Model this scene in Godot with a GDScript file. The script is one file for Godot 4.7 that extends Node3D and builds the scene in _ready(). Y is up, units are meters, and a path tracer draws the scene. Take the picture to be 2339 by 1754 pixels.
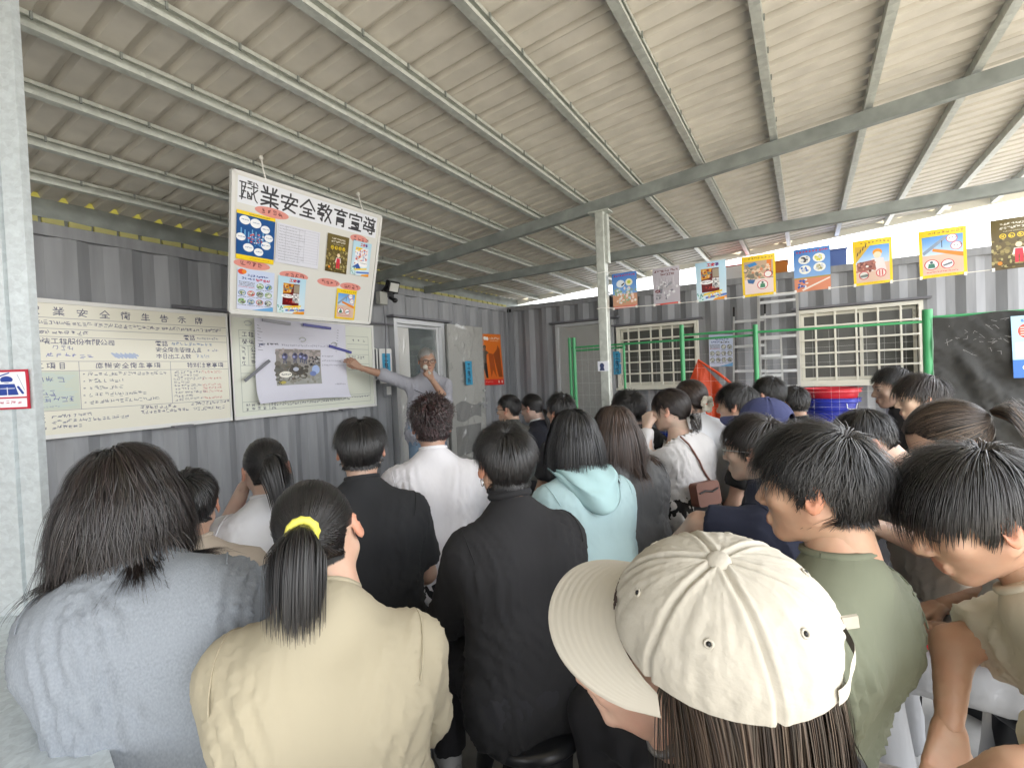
extends Node3D

var rng := RandomNumberGenerator.new()
var noise := FastNoiseLite.new()
var M := {}
var names := {}

func _ready():
	rng.seed = 7
	noise.seed = 3
	noise.frequency = 1.0
	# ---- camera, sky, sun, exposure
	var cam := Camera3D.new()
	cam.name = "camera"
	cam.position = Vector3(3.7426, 1.42, 6.0863)
	cam.rotation = Vector3(-0.01995, 0.54762, -0.04176)
	cam.fov = 77.0
	cam.near = 0.05
	cam.far = 400.0
	add_child(cam)
	cam.current = true
	var env := Environment.new()
	env.background_mode = Environment.BG_SKY
	var sky := Sky.new()
	var sm := ProceduralSkyMaterial.new()
	sm.sky_top_color = Color(0.88, 0.90, 0.94)
	sm.sky_horizon_color = Color(0.97, 0.97, 0.96)
	sm.sky_curve = 0.25
	sm.sky_energy_multiplier = 1.3
	sm.ground_bottom_color = Color(0.45, 0.44, 0.42)
	sm.ground_horizon_color = Color(0.75, 0.75, 0.74)
	sm.sun_angle_max = 1.0
	sky.sky_material = sm
	env.sky = sky
	env.tonemap_mode = Environment.TONE_MAPPER_LINEAR
	env.tonemap_exposure = 3.7
	env.sdfgi_enabled = true
	env.ssao_enabled = true
	env.ssil_enabled = true
	var we := WorldEnvironment.new()
	we.name = "world"
	we.environment = env
	add_child(we)
	var sun := DirectionalLight3D.new()
	sun.name = "sun"
	sun.light_energy = 1.3
	sun.light_color = Color(1.0, 0.93, 0.81)
	sun.light_angular_distance = 0.6
	sun.shadow_enabled = true
	sun.rotation_degrees = Vector3(-64, 66, 0)
	add_child(sun)
	# ---- the place
	materials()
	build_ground()
	build_canopy()
	build_containers()
	build_column()
	build_signs()
	build_props()
	build_outside()
	build_people()

# ------------------------------------------------------------------ helpers
class B:
	var v := PackedVector3Array()
	var n := PackedVector3Array()
	var u := PackedVector2Array()
	var c := PackedColorArray()
	var ix := PackedInt32Array()
	var col := Color.WHITE
	func vert(p: Vector3, nn: Vector3, uv := Vector2.ZERO) -> int:
		v.append(p)
		n.append(nn)
		u.append(uv)
		c.append(col)
		return v.size() - 1
	func tri(a: int, b: int, d: int):
		ix.append(a)
		ix.append(b)
		ix.append(d)
	# corners clockwise seen from the front
	func quad(a: Vector3, b: Vector3, d: Vector3, e: Vector3, flip := false):
		var nn := (d - a).cross(b - a).normalized()
		if flip:
			nn = -nn
		var i := vert(a, nn, Vector2(0, 0))
		vert(b, nn, Vector2(1, 0))
		vert(d, nn, Vector2(1, 1))
		vert(e, nn, Vector2(0, 1))
		if flip:
			tri(i, i + 2, i + 1)
			tri(i, i + 3, i + 2)
		else:
			tri(i, i + 1, i + 2)
			tri(i, i + 2, i + 3)
	func box(ctr: Vector3, size: Vector3, bs := Basis.IDENTITY):
		var x := bs.x * size.x * 0.5
		var y := bs.y * size.y * 0.5
		var z := bs.z * size.z * 0.5
		quad(ctr - x + y + z, ctr + x + y + z, ctr + x - y + z, ctr - x - y + z)
		quad(ctr + x + y - z, ctr - x + y - z, ctr - x - y - z, ctr + x - y - z)
		quad(ctr + x + y + z, ctr + x + y - z, ctr + x - y - z, ctr + x - y + z)
		quad(ctr - x + y - z, ctr - x + y + z, ctr - x - y + z, ctr - x - y - z)
		quad(ctr - x + y - z, ctr + x + y - z, ctr + x + y + z, ctr - x + y + z)
		quad(ctr - x - y + z, ctr + x - y + z, ctr + x - y - z, ctr - x - y - z)
	# box with chamfered long edges (12 sided corners)
	func rbox(ctr: Vector3, size: Vector3, r: float, bs := Basis.IDENTITY):
		# rounded in x/y, extruded along z
		var hx := size.x * 0.5
		var hy := size.y * 0.5
		var pts: Array[Vector2] = []
		for q in 4:
			var cx: float = [hx - r, -hx + r, -hx + r, hx - r][q]
			var cy: float = [hy - r, hy - r, -hy + r, -hy + r][q]
			for k in 4:
				var a := (q + k / 3.0) * PI * 0.5
				pts.append(Vector2(cx + cos(a) * r, cy + sin(a) * r))
		prism(pts, ctr, bs, size.z)
	# closed outline (counter-clockwise in x/y seen from +z), extruded along z about ctr
	func prism(pts: Array[Vector2], ctr: Vector3, bs: Basis, depth: float):
		var k := pts.size()
		var f := bs.z * depth * 0.5
		for i in k:
			var p := pts[i]
			var q := pts[(i + 1) % k]
			var a := ctr + bs.x * p.x + bs.y * p.y
			var b := ctr + bs.x * q.x + bs.y * q.y
			quad(a - f, a + f, b + f, b - f)
		var flat := PackedVector2Array(pts)
		var t := Geometry2D.triangulate_polygon(flat)
		for s in [1.0, -1.0]:
			var nn: Vector3 = bs.z * s
			var base := v.size()
			for p in pts:
				vert(ctr + bs.x * p.x + bs.y * p.y + f * s, nn, p)
			for i in range(0, t.size(), 3):
				var e1 := pts[t[i + 1]] - pts[t[i]]
				var e2 := pts[t[i + 2]] - pts[t[i]]
				var ccw := e1.cross(e2) > 0.0
				if ccw == (s > 0.0):
					tri(base + t[i], base + t[i + 2], base + t[i + 1])
				else:
					tri(base + t[i], base + t[i + 1], base + t[i + 2])
	func bar(p: Vector3, q: Vector3, w: float, h: float, up := Vector3.UP):
		var z := (q - p).normalized()
		var x := up.cross(z).normalized()
		var y := z.cross(x)
		box((p + q) * 0.5, Vector3(w, h, p.distance_to(q)), Basis(x, y, z))
	func tube(pts: PackedVector3Array, rad: PackedFloat32Array, sides := 8, caps := true):
		var m := pts.size()
		var t0 := (pts[1] - pts[0]).normalized()
		var x := t0.cross(Vector3.UP if absf(t0.y) < 0.9 else Vector3.RIGHT).normalized()
		var base := v.size()
		for i in m:
			var t := (pts[mini(i + 1, m - 1)] - pts[maxi(i - 1, 0)]).normalized()
			x = (x - t * x.dot(t)).normalized()
			var y := t.cross(x)
			for k in sides + 1:
				var a := TAU * k / sides
				var d := x * cos(a) + y * sin(a)
				vert(pts[i] + d * rad[i], d, Vector2(float(k) / sides, float(i) / (m - 1)))
		for i in m - 1:
			for k in sides:
				var a := base + i * (sides + 1) + k
				var b := a + sides + 1
				tri(a, b, a + 1)
				tri(a + 1, b, b + 1)
		if caps:
			for e in [0, m - 1]:
				var t: Vector3 = (pts[0] - pts[1]).normalized() if e == 0 else (pts[m - 1] - pts[m - 2]).normalized()
				var ci := vert(pts[e], t)
				var st := v.size()
				for k in sides:
					vert(v[base + e * (sides + 1) + k], t)
				for k in sides:
					if e == 0:
						tri(ci, st + k, st + (k + 1) % sides)
					else:
						tri(ci, st + (k + 1) % sides, st + k)
	func rod(p: Vector3, q: Vector3, r: float, sides := 8):
		tube(PackedVector3Array([p, q]), PackedFloat32Array([r, r]), sides)
	func ball(ctr: Vector3, r: Vector3, bs := Basis.IDENTITY, nu := 10, nv := 6):
		var base := v.size()
		for j in nv + 1:
			var e := PI * (float(j) / nv - 0.5)
			for i in nu + 1:
				var a := TAU * i / nu
				var d := Vector3(cos(e) * cos(a), sin(e), cos(e) * sin(a))
				vert(ctr + bs * (d * r), (bs * (d / r)).normalized())
		for j in nv:
			for i in nu:
				var a := base + j * (nu + 1) + i
				var b := a + nu + 1
				tri(a, a + 1, b)
				tri(a + 1, b + 1, b)
	# a bent sheet: rows of points, smooth normals; first index = row
	func sheet(rows: Array, flip := false):
		var h := rows.size()
		var w: int = rows[0].size()
		var base := v.size()
		for j in h:
			for i in w:
				var dx: Vector3 = rows[j][mini(i + 1, w - 1)] - rows[j][maxi(i - 1, 0)]
				var dy: Vector3 = rows[mini(j + 1, h - 1)][i] - rows[maxi(j - 1, 0)][i]
				var nn := dy.cross(dx).normalized()
				vert(rows[j][i], -nn if flip else nn, Vector2(float(i) / (w - 1), float(j) / (h - 1)))
		for j in h - 1:
			for i in w - 1:
				var a := base + j * w + i
				if flip:
					tri(a, a + w, a + 1)
					tri(a + 1, a + w, a + w + 1)
				else:
					tri(a, a + 1, a + w)
					tri(a + 1, a + w + 1, a + w)
	func lathe(prof: Array, ctr: Vector3, sides := 24, bs := Basis.IDENTITY):
		# prof: Vector2(radius, height), from bottom to top on the outside
		var rows := []
		for p in prof:
			var row: Array[Vector3] = []
			for k in sides + 1:
				var a := TAU * k / sides
				row.append(ctr + bs * Vector3(cos(a) * p.x, p.y, sin(a) * p.x))
			rows.append(row)
		sheet(rows)
	func mesh() -> ArrayMesh:
		var a := []
		a.resize(Mesh.ARRAY_MAX)
		a[Mesh.ARRAY_VERTEX] = v
		a[Mesh.ARRAY_NORMAL] = n
		a[Mesh.ARRAY_TEX_UV] = u
		a[Mesh.ARRAY_COLOR] = c
		a[Mesh.ARRAY_INDEX] = ix
		var m := ArrayMesh.new()
		m.add_surface_from_arrays(Mesh.PRIMITIVE_TRIANGLES, a)
		return m

func numbered(called: String) -> String:
	if not names.has(called):
		names[called] = 0
		return called
	names[called] += 1
	return "%s_%03d" % [called, names[called]]

func obj(called: String, b, m: Material, parent: Node = null, at := Vector3.ZERO) -> MeshInstance3D:
	var o := MeshInstance3D.new()
	o.mesh = b.mesh() if b is B else b
	o.material_override = m
	if parent == null:
		o.name = numbered(called)
		add_child(o)
	else:
		o.name = called
		parent.add_child(o, true)
	o.position = at
	return o

func tag(o: Node, label: String, category: String, group := "") -> Node:
	o.set_meta("label", label)
	o.set_meta("category", category)
	if group:
		o.set_meta("group", group)
	return o

func thing(called: String, label: String, category: String, at := Vector3.ZERO, group := "") -> Node3D:
	var o := Node3D.new()
	o.name = numbered(called)
	add_child(o)
	o.position = at
	tag(o, label, category, group)
	return o

func struct(called: String, b, m: Material) -> MeshInstance3D:
	var o := obj(called, b, m)
	o.set_meta("kind", "structure")
	return o

func lin(r: float, g: float, b: float) -> Color:
	return Color(r, g, b).linear_to_srgb()

func mk(r: float, g: float, b: float, rough := 0.6, metal := 0.0) -> StandardMaterial3D:
	var m := StandardMaterial3D.new()
	m.albedo_color = lin(r, g, b)
	m.roughness = rough
	m.metallic = metal
	return m

func noise_tex(size: int, freq: float, lo: float, hi: float, oct := 4, type := FastNoiseLite.TYPE_SIMPLEX_SMOOTH, sd := 1, tint := Color.WHITE) -> NoiseTexture2D:
	var t := NoiseTexture2D.new()
	t.width = size
	t.height = size
	t.seamless = true
	var nz := FastNoiseLite.new()
	nz.noise_type = type
	nz.frequency = freq
	nz.fractal_octaves = oct
	nz.seed = sd
	if type == FastNoiseLite.TYPE_CELLULAR:
		nz.cellular_return_type = FastNoiseLite.RETURN_CELL_VALUE
	t.noise = nz
	var g := Gradient.new()
	g.set_color(0, Color(tint.r * lo, tint.g * lo, tint.b * lo))
	g.set_color(1, Color(tint.r * hi, tint.g * hi, tint.b * hi))
	t.color_ramp = g
	return t

func tri_map(m: StandardMaterial3D, scale: float, world := true):
	m.uv1_triplanar = true
	m.uv1_world_triplanar = world
	m.uv1_scale = Vector3.ONE * scale

func materials():
	# galvanised steel: spangle in tone and gloss
	var sp := noise_tex(256, 0.05, 0.88, 1.0, 2, FastNoiseLite.TYPE_CELLULAR, 5)
	var g := mk(0.60, 0.63, 0.58, 0.38, 0.3)
	g.albedo_texture = sp
	tri_map(g, 2.2)
	M.galv = g
	var g2: StandardMaterial3D = g.duplicate()
	g2.albedo_color = lin(0.72, 0.78, 0.80)
	g2.metallic = 0.3
	g2.roughness = 0.36
	g2.heightmap_enabled = true
	g2.heightmap_texture = noise_tex(256, 0.03, 0.0, 1.0, 3, FastNoiseLite.TYPE_SIMPLEX_SMOOTH, 8)
	g2.heightmap_scale = 0.12
	tri_map(g2, 5.0)
	M.galv_rough = g2
	var beam := mk(0.33, 0.36, 0.34, 0.55, 0.35)
	beam.albedo_texture = noise_tex(256, 0.02, 0.8, 1.0, 4, FastNoiseLite.TYPE_SIMPLEX_SMOOTH, 9)
	tri_map(beam, 1.0)
	M.beam = beam
	var roof := mk(0.69, 0.655, 0.575, 0.5, 0.0)
	roof.albedo_texture = noise_tex(512, 0.012, 0.88, 1.0, 5, FastNoiseLite.TYPE_SIMPLEX_SMOOTH, 10)
	tri_map(roof, 0.6)
	M.roof = roof
	var wall := mk(0.325, 0.335, 0.355, 0.5)
	wall.albedo_texture = noise_tex(512, 0.01, 0.84, 1.0, 5, FastNoiseLite.TYPE_SIMPLEX_SMOOTH, 11)
	tri_map(wall, 0.5)
	wall.uv1_scale = Vector3(2.2, 0.22, 2.2)
	M.wall = wall
	M.wall_dark = mk(0.15, 0.15, 0.17, 0.5)
	var conc := mk(0.42, 0.41, 0.385, 0.85)
	conc.albedo_texture = noise_tex(1024, 0.008, 0.8, 1.0, 6, FastNoiseLite.TYPE_SIMPLEX_SMOOTH, 12)
	conc.heightmap_enabled = true
	conc.heightmap_texture = noise_tex(512, 0.06, 0.0, 1.0, 4, FastNoiseLite.TYPE_SIMPLEX_SMOOTH, 13)
	conc.heightmap_scale = 0.2
	tri_map(conc, 0.35)
	M.concrete = conc
	M.white = mk(0.74, 0.74, 0.72, 0.45)
	M.frame_white = mk(0.78, 0.76, 0.66, 0.5)
	M.alu = mk(0.62, 0.63, 0.64, 0.38, 0.7)
	M.black = mk(0.012, 0.012, 0.013, 0.5)
	M.black_gloss = mk(0.012, 0.012, 0.013, 0.2)
	M.green = mk(0.06, 0.36, 0.14, 0.35)
	M.rope = mk(0.75, 0.74, 0.70, 0.9)
	var glass := StandardMaterial3D.new()
	glass.albedo_color = Color(0.75, 0.8, 0.8, 0.12)
	glass.roughness = 0.05
	glass.transparency = BaseMaterial3D.TRANSPARENCY_ALPHA
	M.glass = glass
	var film := mk(0.62, 0.62, 0.60, 0.16, 0.0)
	film.clearcoat_enabled = true
	film.clearcoat = 0.6
	film.clearcoat_roughness = 0.08
	M.film = film
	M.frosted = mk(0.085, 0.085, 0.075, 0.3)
	var fc := StandardMaterial3D.new()
	fc.albedo_color = Color(0.85, 0.85, 0.83, 0.12)
	fc.roughness = 0.07
	fc.transparency = BaseMaterial3D.TRANSPARENCY_ALPHA
	M.film_clear = fc
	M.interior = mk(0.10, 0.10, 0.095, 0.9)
	var yel := mk(0.66, 0.64, 0.30, 0.7)
	yel.backlight_enabled = true
	yel.backlight = lin(0.75, 0.7, 0.2)
	M.daylight_foam = yel  # yellow translucence stands for daylight coming through the eave gaps

# ------------------------------------------------------------------ structure
const SL := 0.088          # how steeply the roof falls towards the long container

func roof_y(x: float) -> float:
	return 2.56 + SL * x

func build_ground():
	var b := B.new()
	b.quad(Vector3(-150, -0.004, -150), Vector3(150, -0.004, -150), Vector3(150, -0.004, 150), Vector3(-150, -0.004, 150))
	struct("ground", b, M.concrete)
	var s := B.new()
	s.box(Vector3(2.9, -0.048, 4.1), Vector3(5.8, 0.1, 8.2))
	struct("floor_slab", s, M.concrete)

func c_channel(p: Vector3, q: Vector3, h: float, w: float, lip: float, th: float, up: Vector3, side: Vector3) -> B:
	# web on one side, flanges towards «side», small lips at their ends
	var b := B.new()
	b.bar(p + up * h * 0.5, q + up * h * 0.5, th, h, up)
	for e in [0.0, 1.0]:
		var y: float = th * 0.5 if e == 0.0 else h - th * 0.5
		var o := up * y + side * (w * 0.5 + th * 0.5)
		b.bar(p + o, q + o, w, th, up)
		var l := up * (th + lip * 0.5 if e == 0.0 else h - th - lip * 0.5) + side * w
		b.bar(p + l, q + l, th, lip, up)
	return b

func build_canopy():
	var t := thing("steel_canopy", "open steel canopy with corrugated metal roof over the seated crowd", "canopy")
	var xs := [4.98, 4.53, 4.07, 3.59, 3.15, 2.71, 2.29, 1.89, 1.53, 1.13, 0.70, 0.31, 5.42, 5.86]
	for x in xs:
		var y: float = 2.503 + SL * x
		obj("purlin", c_channel(Vector3(x, y, -0.36 - 0.085 * x), Vector3(x, y, 10.0), 0.056, 0.036, 0.012, 0.004, Vector3.UP, Vector3.RIGHT), M.galv, t)
		var scr := B.new()
		var z := 5.5
		while z > 2.7:
			scr.box(Vector3(x + 0.042, y + 0.042, z), Vector3(0.006, 0.026, 0.008))
			z -= 0.2475
		obj("screw_clip", scr, M.beam, t).set_meta("kind", "stuff")
	# corrugated sheets, ribs run down the slope
	var x0 := -0.06
	var x1 := 6.05
	var z0 := 10.2  # sheets carried on unseen behind the camera to hold back sky light
	for i in 15:
		var pr: Array[Vector2] = []
		var zz := z0 - i * 0.75
		for k in 6:
			var a := zz - k * 0.125
			pr.append_array([Vector2(a, 0), Vector2(a - 0.078, 0), Vector2(a - 0.09, 0.026), Vector2(a - 0.113, 0.026)])
		pr.append(Vector2(zz - 0.75, 0))
		var b := B.new()
		var lift := 0.004 + 0.0025 * (i % 2)
		for k in pr.size() - 1:
			var p := pr[k]
			var q := pr[k + 1]
			if p.x < -0.95:
				continue
			var m0 := Vector3(x0, roof_y(x0) + p.y + lift, p.x)
			var m1 := Vector3(x1, roof_y(x1) + p.y + lift, p.x)
			var n0 := Vector3(x0, roof_y(x0) + q.y + lift, q.x)
			var n1 := Vector3(x1, roof_y(x1) + q.y + lift, q.x)
			if p.x < -0.2:
				# skew cut at the eave end over the back container
				var cut := clampf((-p.x - 0.36) / 0.085, 0.0, 6.0)
				m0 = m0.lerp(m1, cut / 6.11)
				n0 = n0.lerp(n1, cut / 6.11)
			b.quad(m0, m1, n1, n0)
			b.quad(m0 + Vector3.UP * 0.004, m1 + Vector3.UP * 0.004, n1 + Vector3.UP * 0.004, n0 + Vector3.UP * 0.004, true)
		obj("roof_sheet", b, M.roof, t)
	# closure strips at the low eave: a channel, yellow strip and rib plugs standing for daylight in the gaps
	var ev := B.new()
	ev.box(Vector3(-0.045, 2.506, 3.0), Vector3(0.012, 0.112, 14.0))
	ev.box(Vector3(-0.058, 2.44, 3.0), Vector3(0.008, 0.07, 14.0))
	obj("eave_channel", ev, M.beam, t)
	var fs := B.new()
	for k in 80:
		fs.box(Vector3(-0.04, 2.432, 9.9 - k * 0.125), Vector3(0.02, 0.034, 0.098 + 0.008 * (k % 3)), Basis(Vector3.RIGHT, 0.03 * ((k % 5) - 2)))
	obj("daylight_foam_strip", fs, M.daylight_foam, t).set_meta("kind", "stuff")
	var pl := B.new()
	for k in 62:
		var zz := 7.95 - k * 0.125
		pl.box(Vector3(-0.04, 2.575, zz - 0.10), Vector3(0.012, 0.030, 0.050))
	obj("daylight_foam_plug", pl, M.daylight_foam, t).set_meta("kind", "stuff")
	# fascia along the eave over the back container
	var fa := B.new()
	fa.bar(Vector3(-0.06, roof_y(0) - 0.012, -0.375), Vector3(6.05, roof_y(6.05) - 0.012, -0.895), 0.01, 0.115)
	obj("fascia", fa, M.frame_white, t)
	# sloping main beam and level tie beam
	var b1 := B.new()
	b1.bar(Vector3(0.01, 2.4426, 2.6), Vector3(5.7, 2.4426 + SL * 5.7, 2.6), 0.05, 0.083)
	obj("beam", b1, M.beam, t)
	var b2 := B.new()
	b2.bar(Vector3(0.01, 2.434, 1.8), Vector3(5.7, 2.478, 1.8), 0.05, 0.078)
	obj("beam", b2, M.beam, t)
	var b3 := B.new()
	b3.bar(Vector3(0.01, 2.4426, 7.4), Vector3(5.7, 2.4426 + SL * 5.7, 7.4), 0.05, 0.083)
	obj("beam", b3, M.beam, t)
	# post under the main beam: square tube and a thin upright angle beside it
	var po := B.new()
	po.rbox(Vector3(2.455, 1.305, 2.6), Vector3(0.07, 0.07, 2.605), 0.008, Basis(Vector3.RIGHT, Vector3.FORWARD, Vector3.UP))
	var post := obj("post", po, M.galv, t)
	var pp := B.new()
	pp.box(Vector3(2.455, 2.605, 2.6), Vector3(0.16, 0.012, 0.1))
	pp.box(Vector3(2.502, 2.4, 2.6), Vector3(0.022, 0.36, 0.05))
	obj("bracket", pp, M.galv, post)
	for p in [Vector3(5.85, 0, 2.6), Vector3(5.85, 0, 7.4), Vector3(0.2, 0, 7.4)]:
		var hh: float = 2.4 + SL * p.x
		var q := B.new()
		q.rbox(p + Vector3(0, hh * 0.5, 0), Vector3(0.07, 0.07, hh), 0.008, Basis(Vector3.RIGHT, Vector3.FORWARD, Vector3.UP))
		obj("post", q, M.galv, t)

# corrugated wall panel: along «d» from s0 to s1, between heights; out = direction of the outer face
func corrugated(b: B, org: Vector3, d: Vector3, out: Vector3, s0: float, s1: float, y0: float, y1: float):
	var per := 0.28
	var dep := 0.036
	var cuts: Array[float] = [s0]
	var k := int(floor(s0 / per)) - 1
	while k * per < s1 + per:
		for e in [0.0, 0.07, 0.14, 0.21]:
			var s: float = k * per + e
			if s > s0 + 0.001 and s < s1 - 0.001:
				cuts.append(s)
		k += 1
	cuts.append(s1)
	for i in cuts.size() - 1:
		var a := cuts[i]
		var c := cuts[i + 1]
		var pa := org + d * a + out * (-dep * prof(a / per))
		var pc := org + d * c + out * (-dep * prof(c / per))
		var up := Vector3.UP
		var flip := d.cross(up).dot(out) < 0.0
		b.quad(pa + up * y1, pc + up * y1, pc + up * y0, pa + up * y0, flip)

func prof(t: float) -> float:
	var f := fposmod(t, 1.0)
	if f < 0.25:
		return 0.0
	if f < 0.5:
		return (f - 0.25) * 4.0
	if f < 0.75:
		return 1.0
	return (1.0 - f) * 4.0

func container(called: String, label: String, org: Vector3, d: Vector3, out: Vector3, length: float, holes: Array) -> Node3D:
	# org = outer bottom corner; d along the wall; holes = [s0, s1, y0, y1]
	var t := thing(called, label, "container", org)
	var top := 2.41
	var w := B.new()
	var s := 0.1
	var gaps := holes.duplicate()
	gaps.sort_custom(func(a, c): return a[0] < c[0])
	var inner := -out * 0.012
	for h in gaps:
		corrugated(w, inner, d, out, s, h[0], 0.14, top - 0.07)
		corrugated(w, inner, d, out, h[0], h[1], h[3], top - 0.07)
		if h[2] > 0.2:
			corrugated(w, inner, d, out, h[0], h[1], 0.14, h[2])
		s = h[1]
	corrugated(w, inner, d, out, s, length - 0.1, 0.14, top - 0.07)
	obj("corrugated_panel", w, M.wall, t)
	var r := B.new()
	r.bar(d * 0.0 - out * 0.03 + Vector3.UP * (top - 0.035), d * length - out * 0.03 + Vector3.UP * (top - 0.035), 0.06, 0.07)
	obj("top_rail", r, M.wall, t)
	var r2 := B.new()
	r2.bar(-out * 0.03 + Vector3.UP * 0.07, d * length - out * 0.03 + Vector3.UP * 0.07, 0.06, 0.14)
	obj("bottom_rail", r2, M.wall, t)
	for e in [0.05, length - 0.05]:
		var c := B.new()
		c.bar(d * e - out * 0.052 + Vector3.UP * 0.0, d * e - out * 0.052 + Vector3.UP * (top + 0.004), 0.1, 0.1, out)
		var cp := obj("corner_post", c, M.wall, t)
		var cc := B.new()
		cc.box(d * e + out * 0.0 + Vector3.UP * (top - 0.055), Vector3(0.03, 0.045, 0.03) if absf(d.x) > 0.5 else Vector3(0.03, 0.045, 0.03))
		obj("lifting_slot", cc, M.black, cp)
	# shell
	var sh := B.new()
	var back := -out * 2.4
	var tp := Vector3.UP * (top - 0.01)
	sh.box((d * length - out * 2.4) * 0.5 + tp - Vector3.UP * 0.03 - out * 0.04, (Vector3(length - 0.02, 0.04, 2.3) if absf(d.x) > 0.5 else Vector3(2.3, 0.04, length - 0.02)))
	obj("roof_plate", sh, M.wall, t)
	var bk := B.new()
	bk.box(d * length * 0.5 + back + Vector3.UP * 1.2, (Vector3(length - 0.02, 2.36, 0.04) if absf(d.x) > 0.5 else Vector3(0.04, 2.36, length - 0.02)))
	for e in [0.06, length - 0.06]:
		bk.box(d * e - out * 1.25 + Vector3.UP * 1.2, (Vector3(0.03, 2.34, 2.28) if absf(d.x) > 0.5 else Vector3(2.28, 2.34, 0.03)))
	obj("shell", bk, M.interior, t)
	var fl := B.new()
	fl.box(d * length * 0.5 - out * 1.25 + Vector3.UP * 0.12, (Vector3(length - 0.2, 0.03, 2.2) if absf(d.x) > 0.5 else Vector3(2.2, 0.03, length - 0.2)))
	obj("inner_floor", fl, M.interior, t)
	return t

func rect_frame(b: B, c0: Vector3, ex: Vector3, w: float, h: float, th: float, dep: float):
	# frame standing on c0, width along ex, height up
	var up := Vector3.UP
	b.bar(c0 + ex * th * 0.5, c0 + ex * th * 0.5 + up * h, dep, th, ex)
	b.bar(c0 + ex * (w - th * 0.5), c0 + ex * (w - th * 0.5) + up * h, dep, th, ex)
	b.bar(c0 + ex * th + up * (h - th * 0.5), c0 + ex * (w - th) + up * (h - th * 0.5), dep, th, up)
	b.bar(c0 + ex * th + up * th * 0.5, c0 + ex * (w - th) + up * th * 0.5, dep, th, up)

# crinkled plastic film stretched over a door
func film_sheet(c0: Vector3, ex: Vector3, out: Vector3, w: float, h: float, amp: float, sd: int) -> B:
	var b := B.new()
	var rows := []
	var nz := FastNoiseLite.new()
	nz.seed = sd
	nz.frequency = 1.0
	nz.noise_type = FastNoiseLite.TYPE_SIMPLEX
	nz.fractal_type = FastNoiseLite.FRACTAL_RIDGED
	nz.fractal_octaves = 3
	var nx := 56
	var ny := 110
	for j in ny + 1:
		var row: Array[Vector3] = []
		for i in nx + 1:
			var x := w * i / nx
			var y := h * (1.0 - float(j) / ny)
			var e := minf(minf(x, w - x), minf(y, h - y))
			var a := nz.get_noise_2d(x * 2.2 + y * 0.9, y * 0.8 - x * 0.5) * 0.7 + 0.3 * nz.get_noise_2d(x * 5.0 - y * 2.0, y * 1.6)
			row.append(c0 + ex * x + Vector3.UP * y + out * (amp * (a * a * (1.0 if a > 0.0 else -0.3) + 0.25 * sin(y * 3.0 + x * 5.0)) * clampf(e * 14.0, 0.0, 1.0)))
		rows.append(row)
	b.sheet(rows, ex.cross(Vector3.UP).dot(out) < 0.0)
	return b

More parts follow.
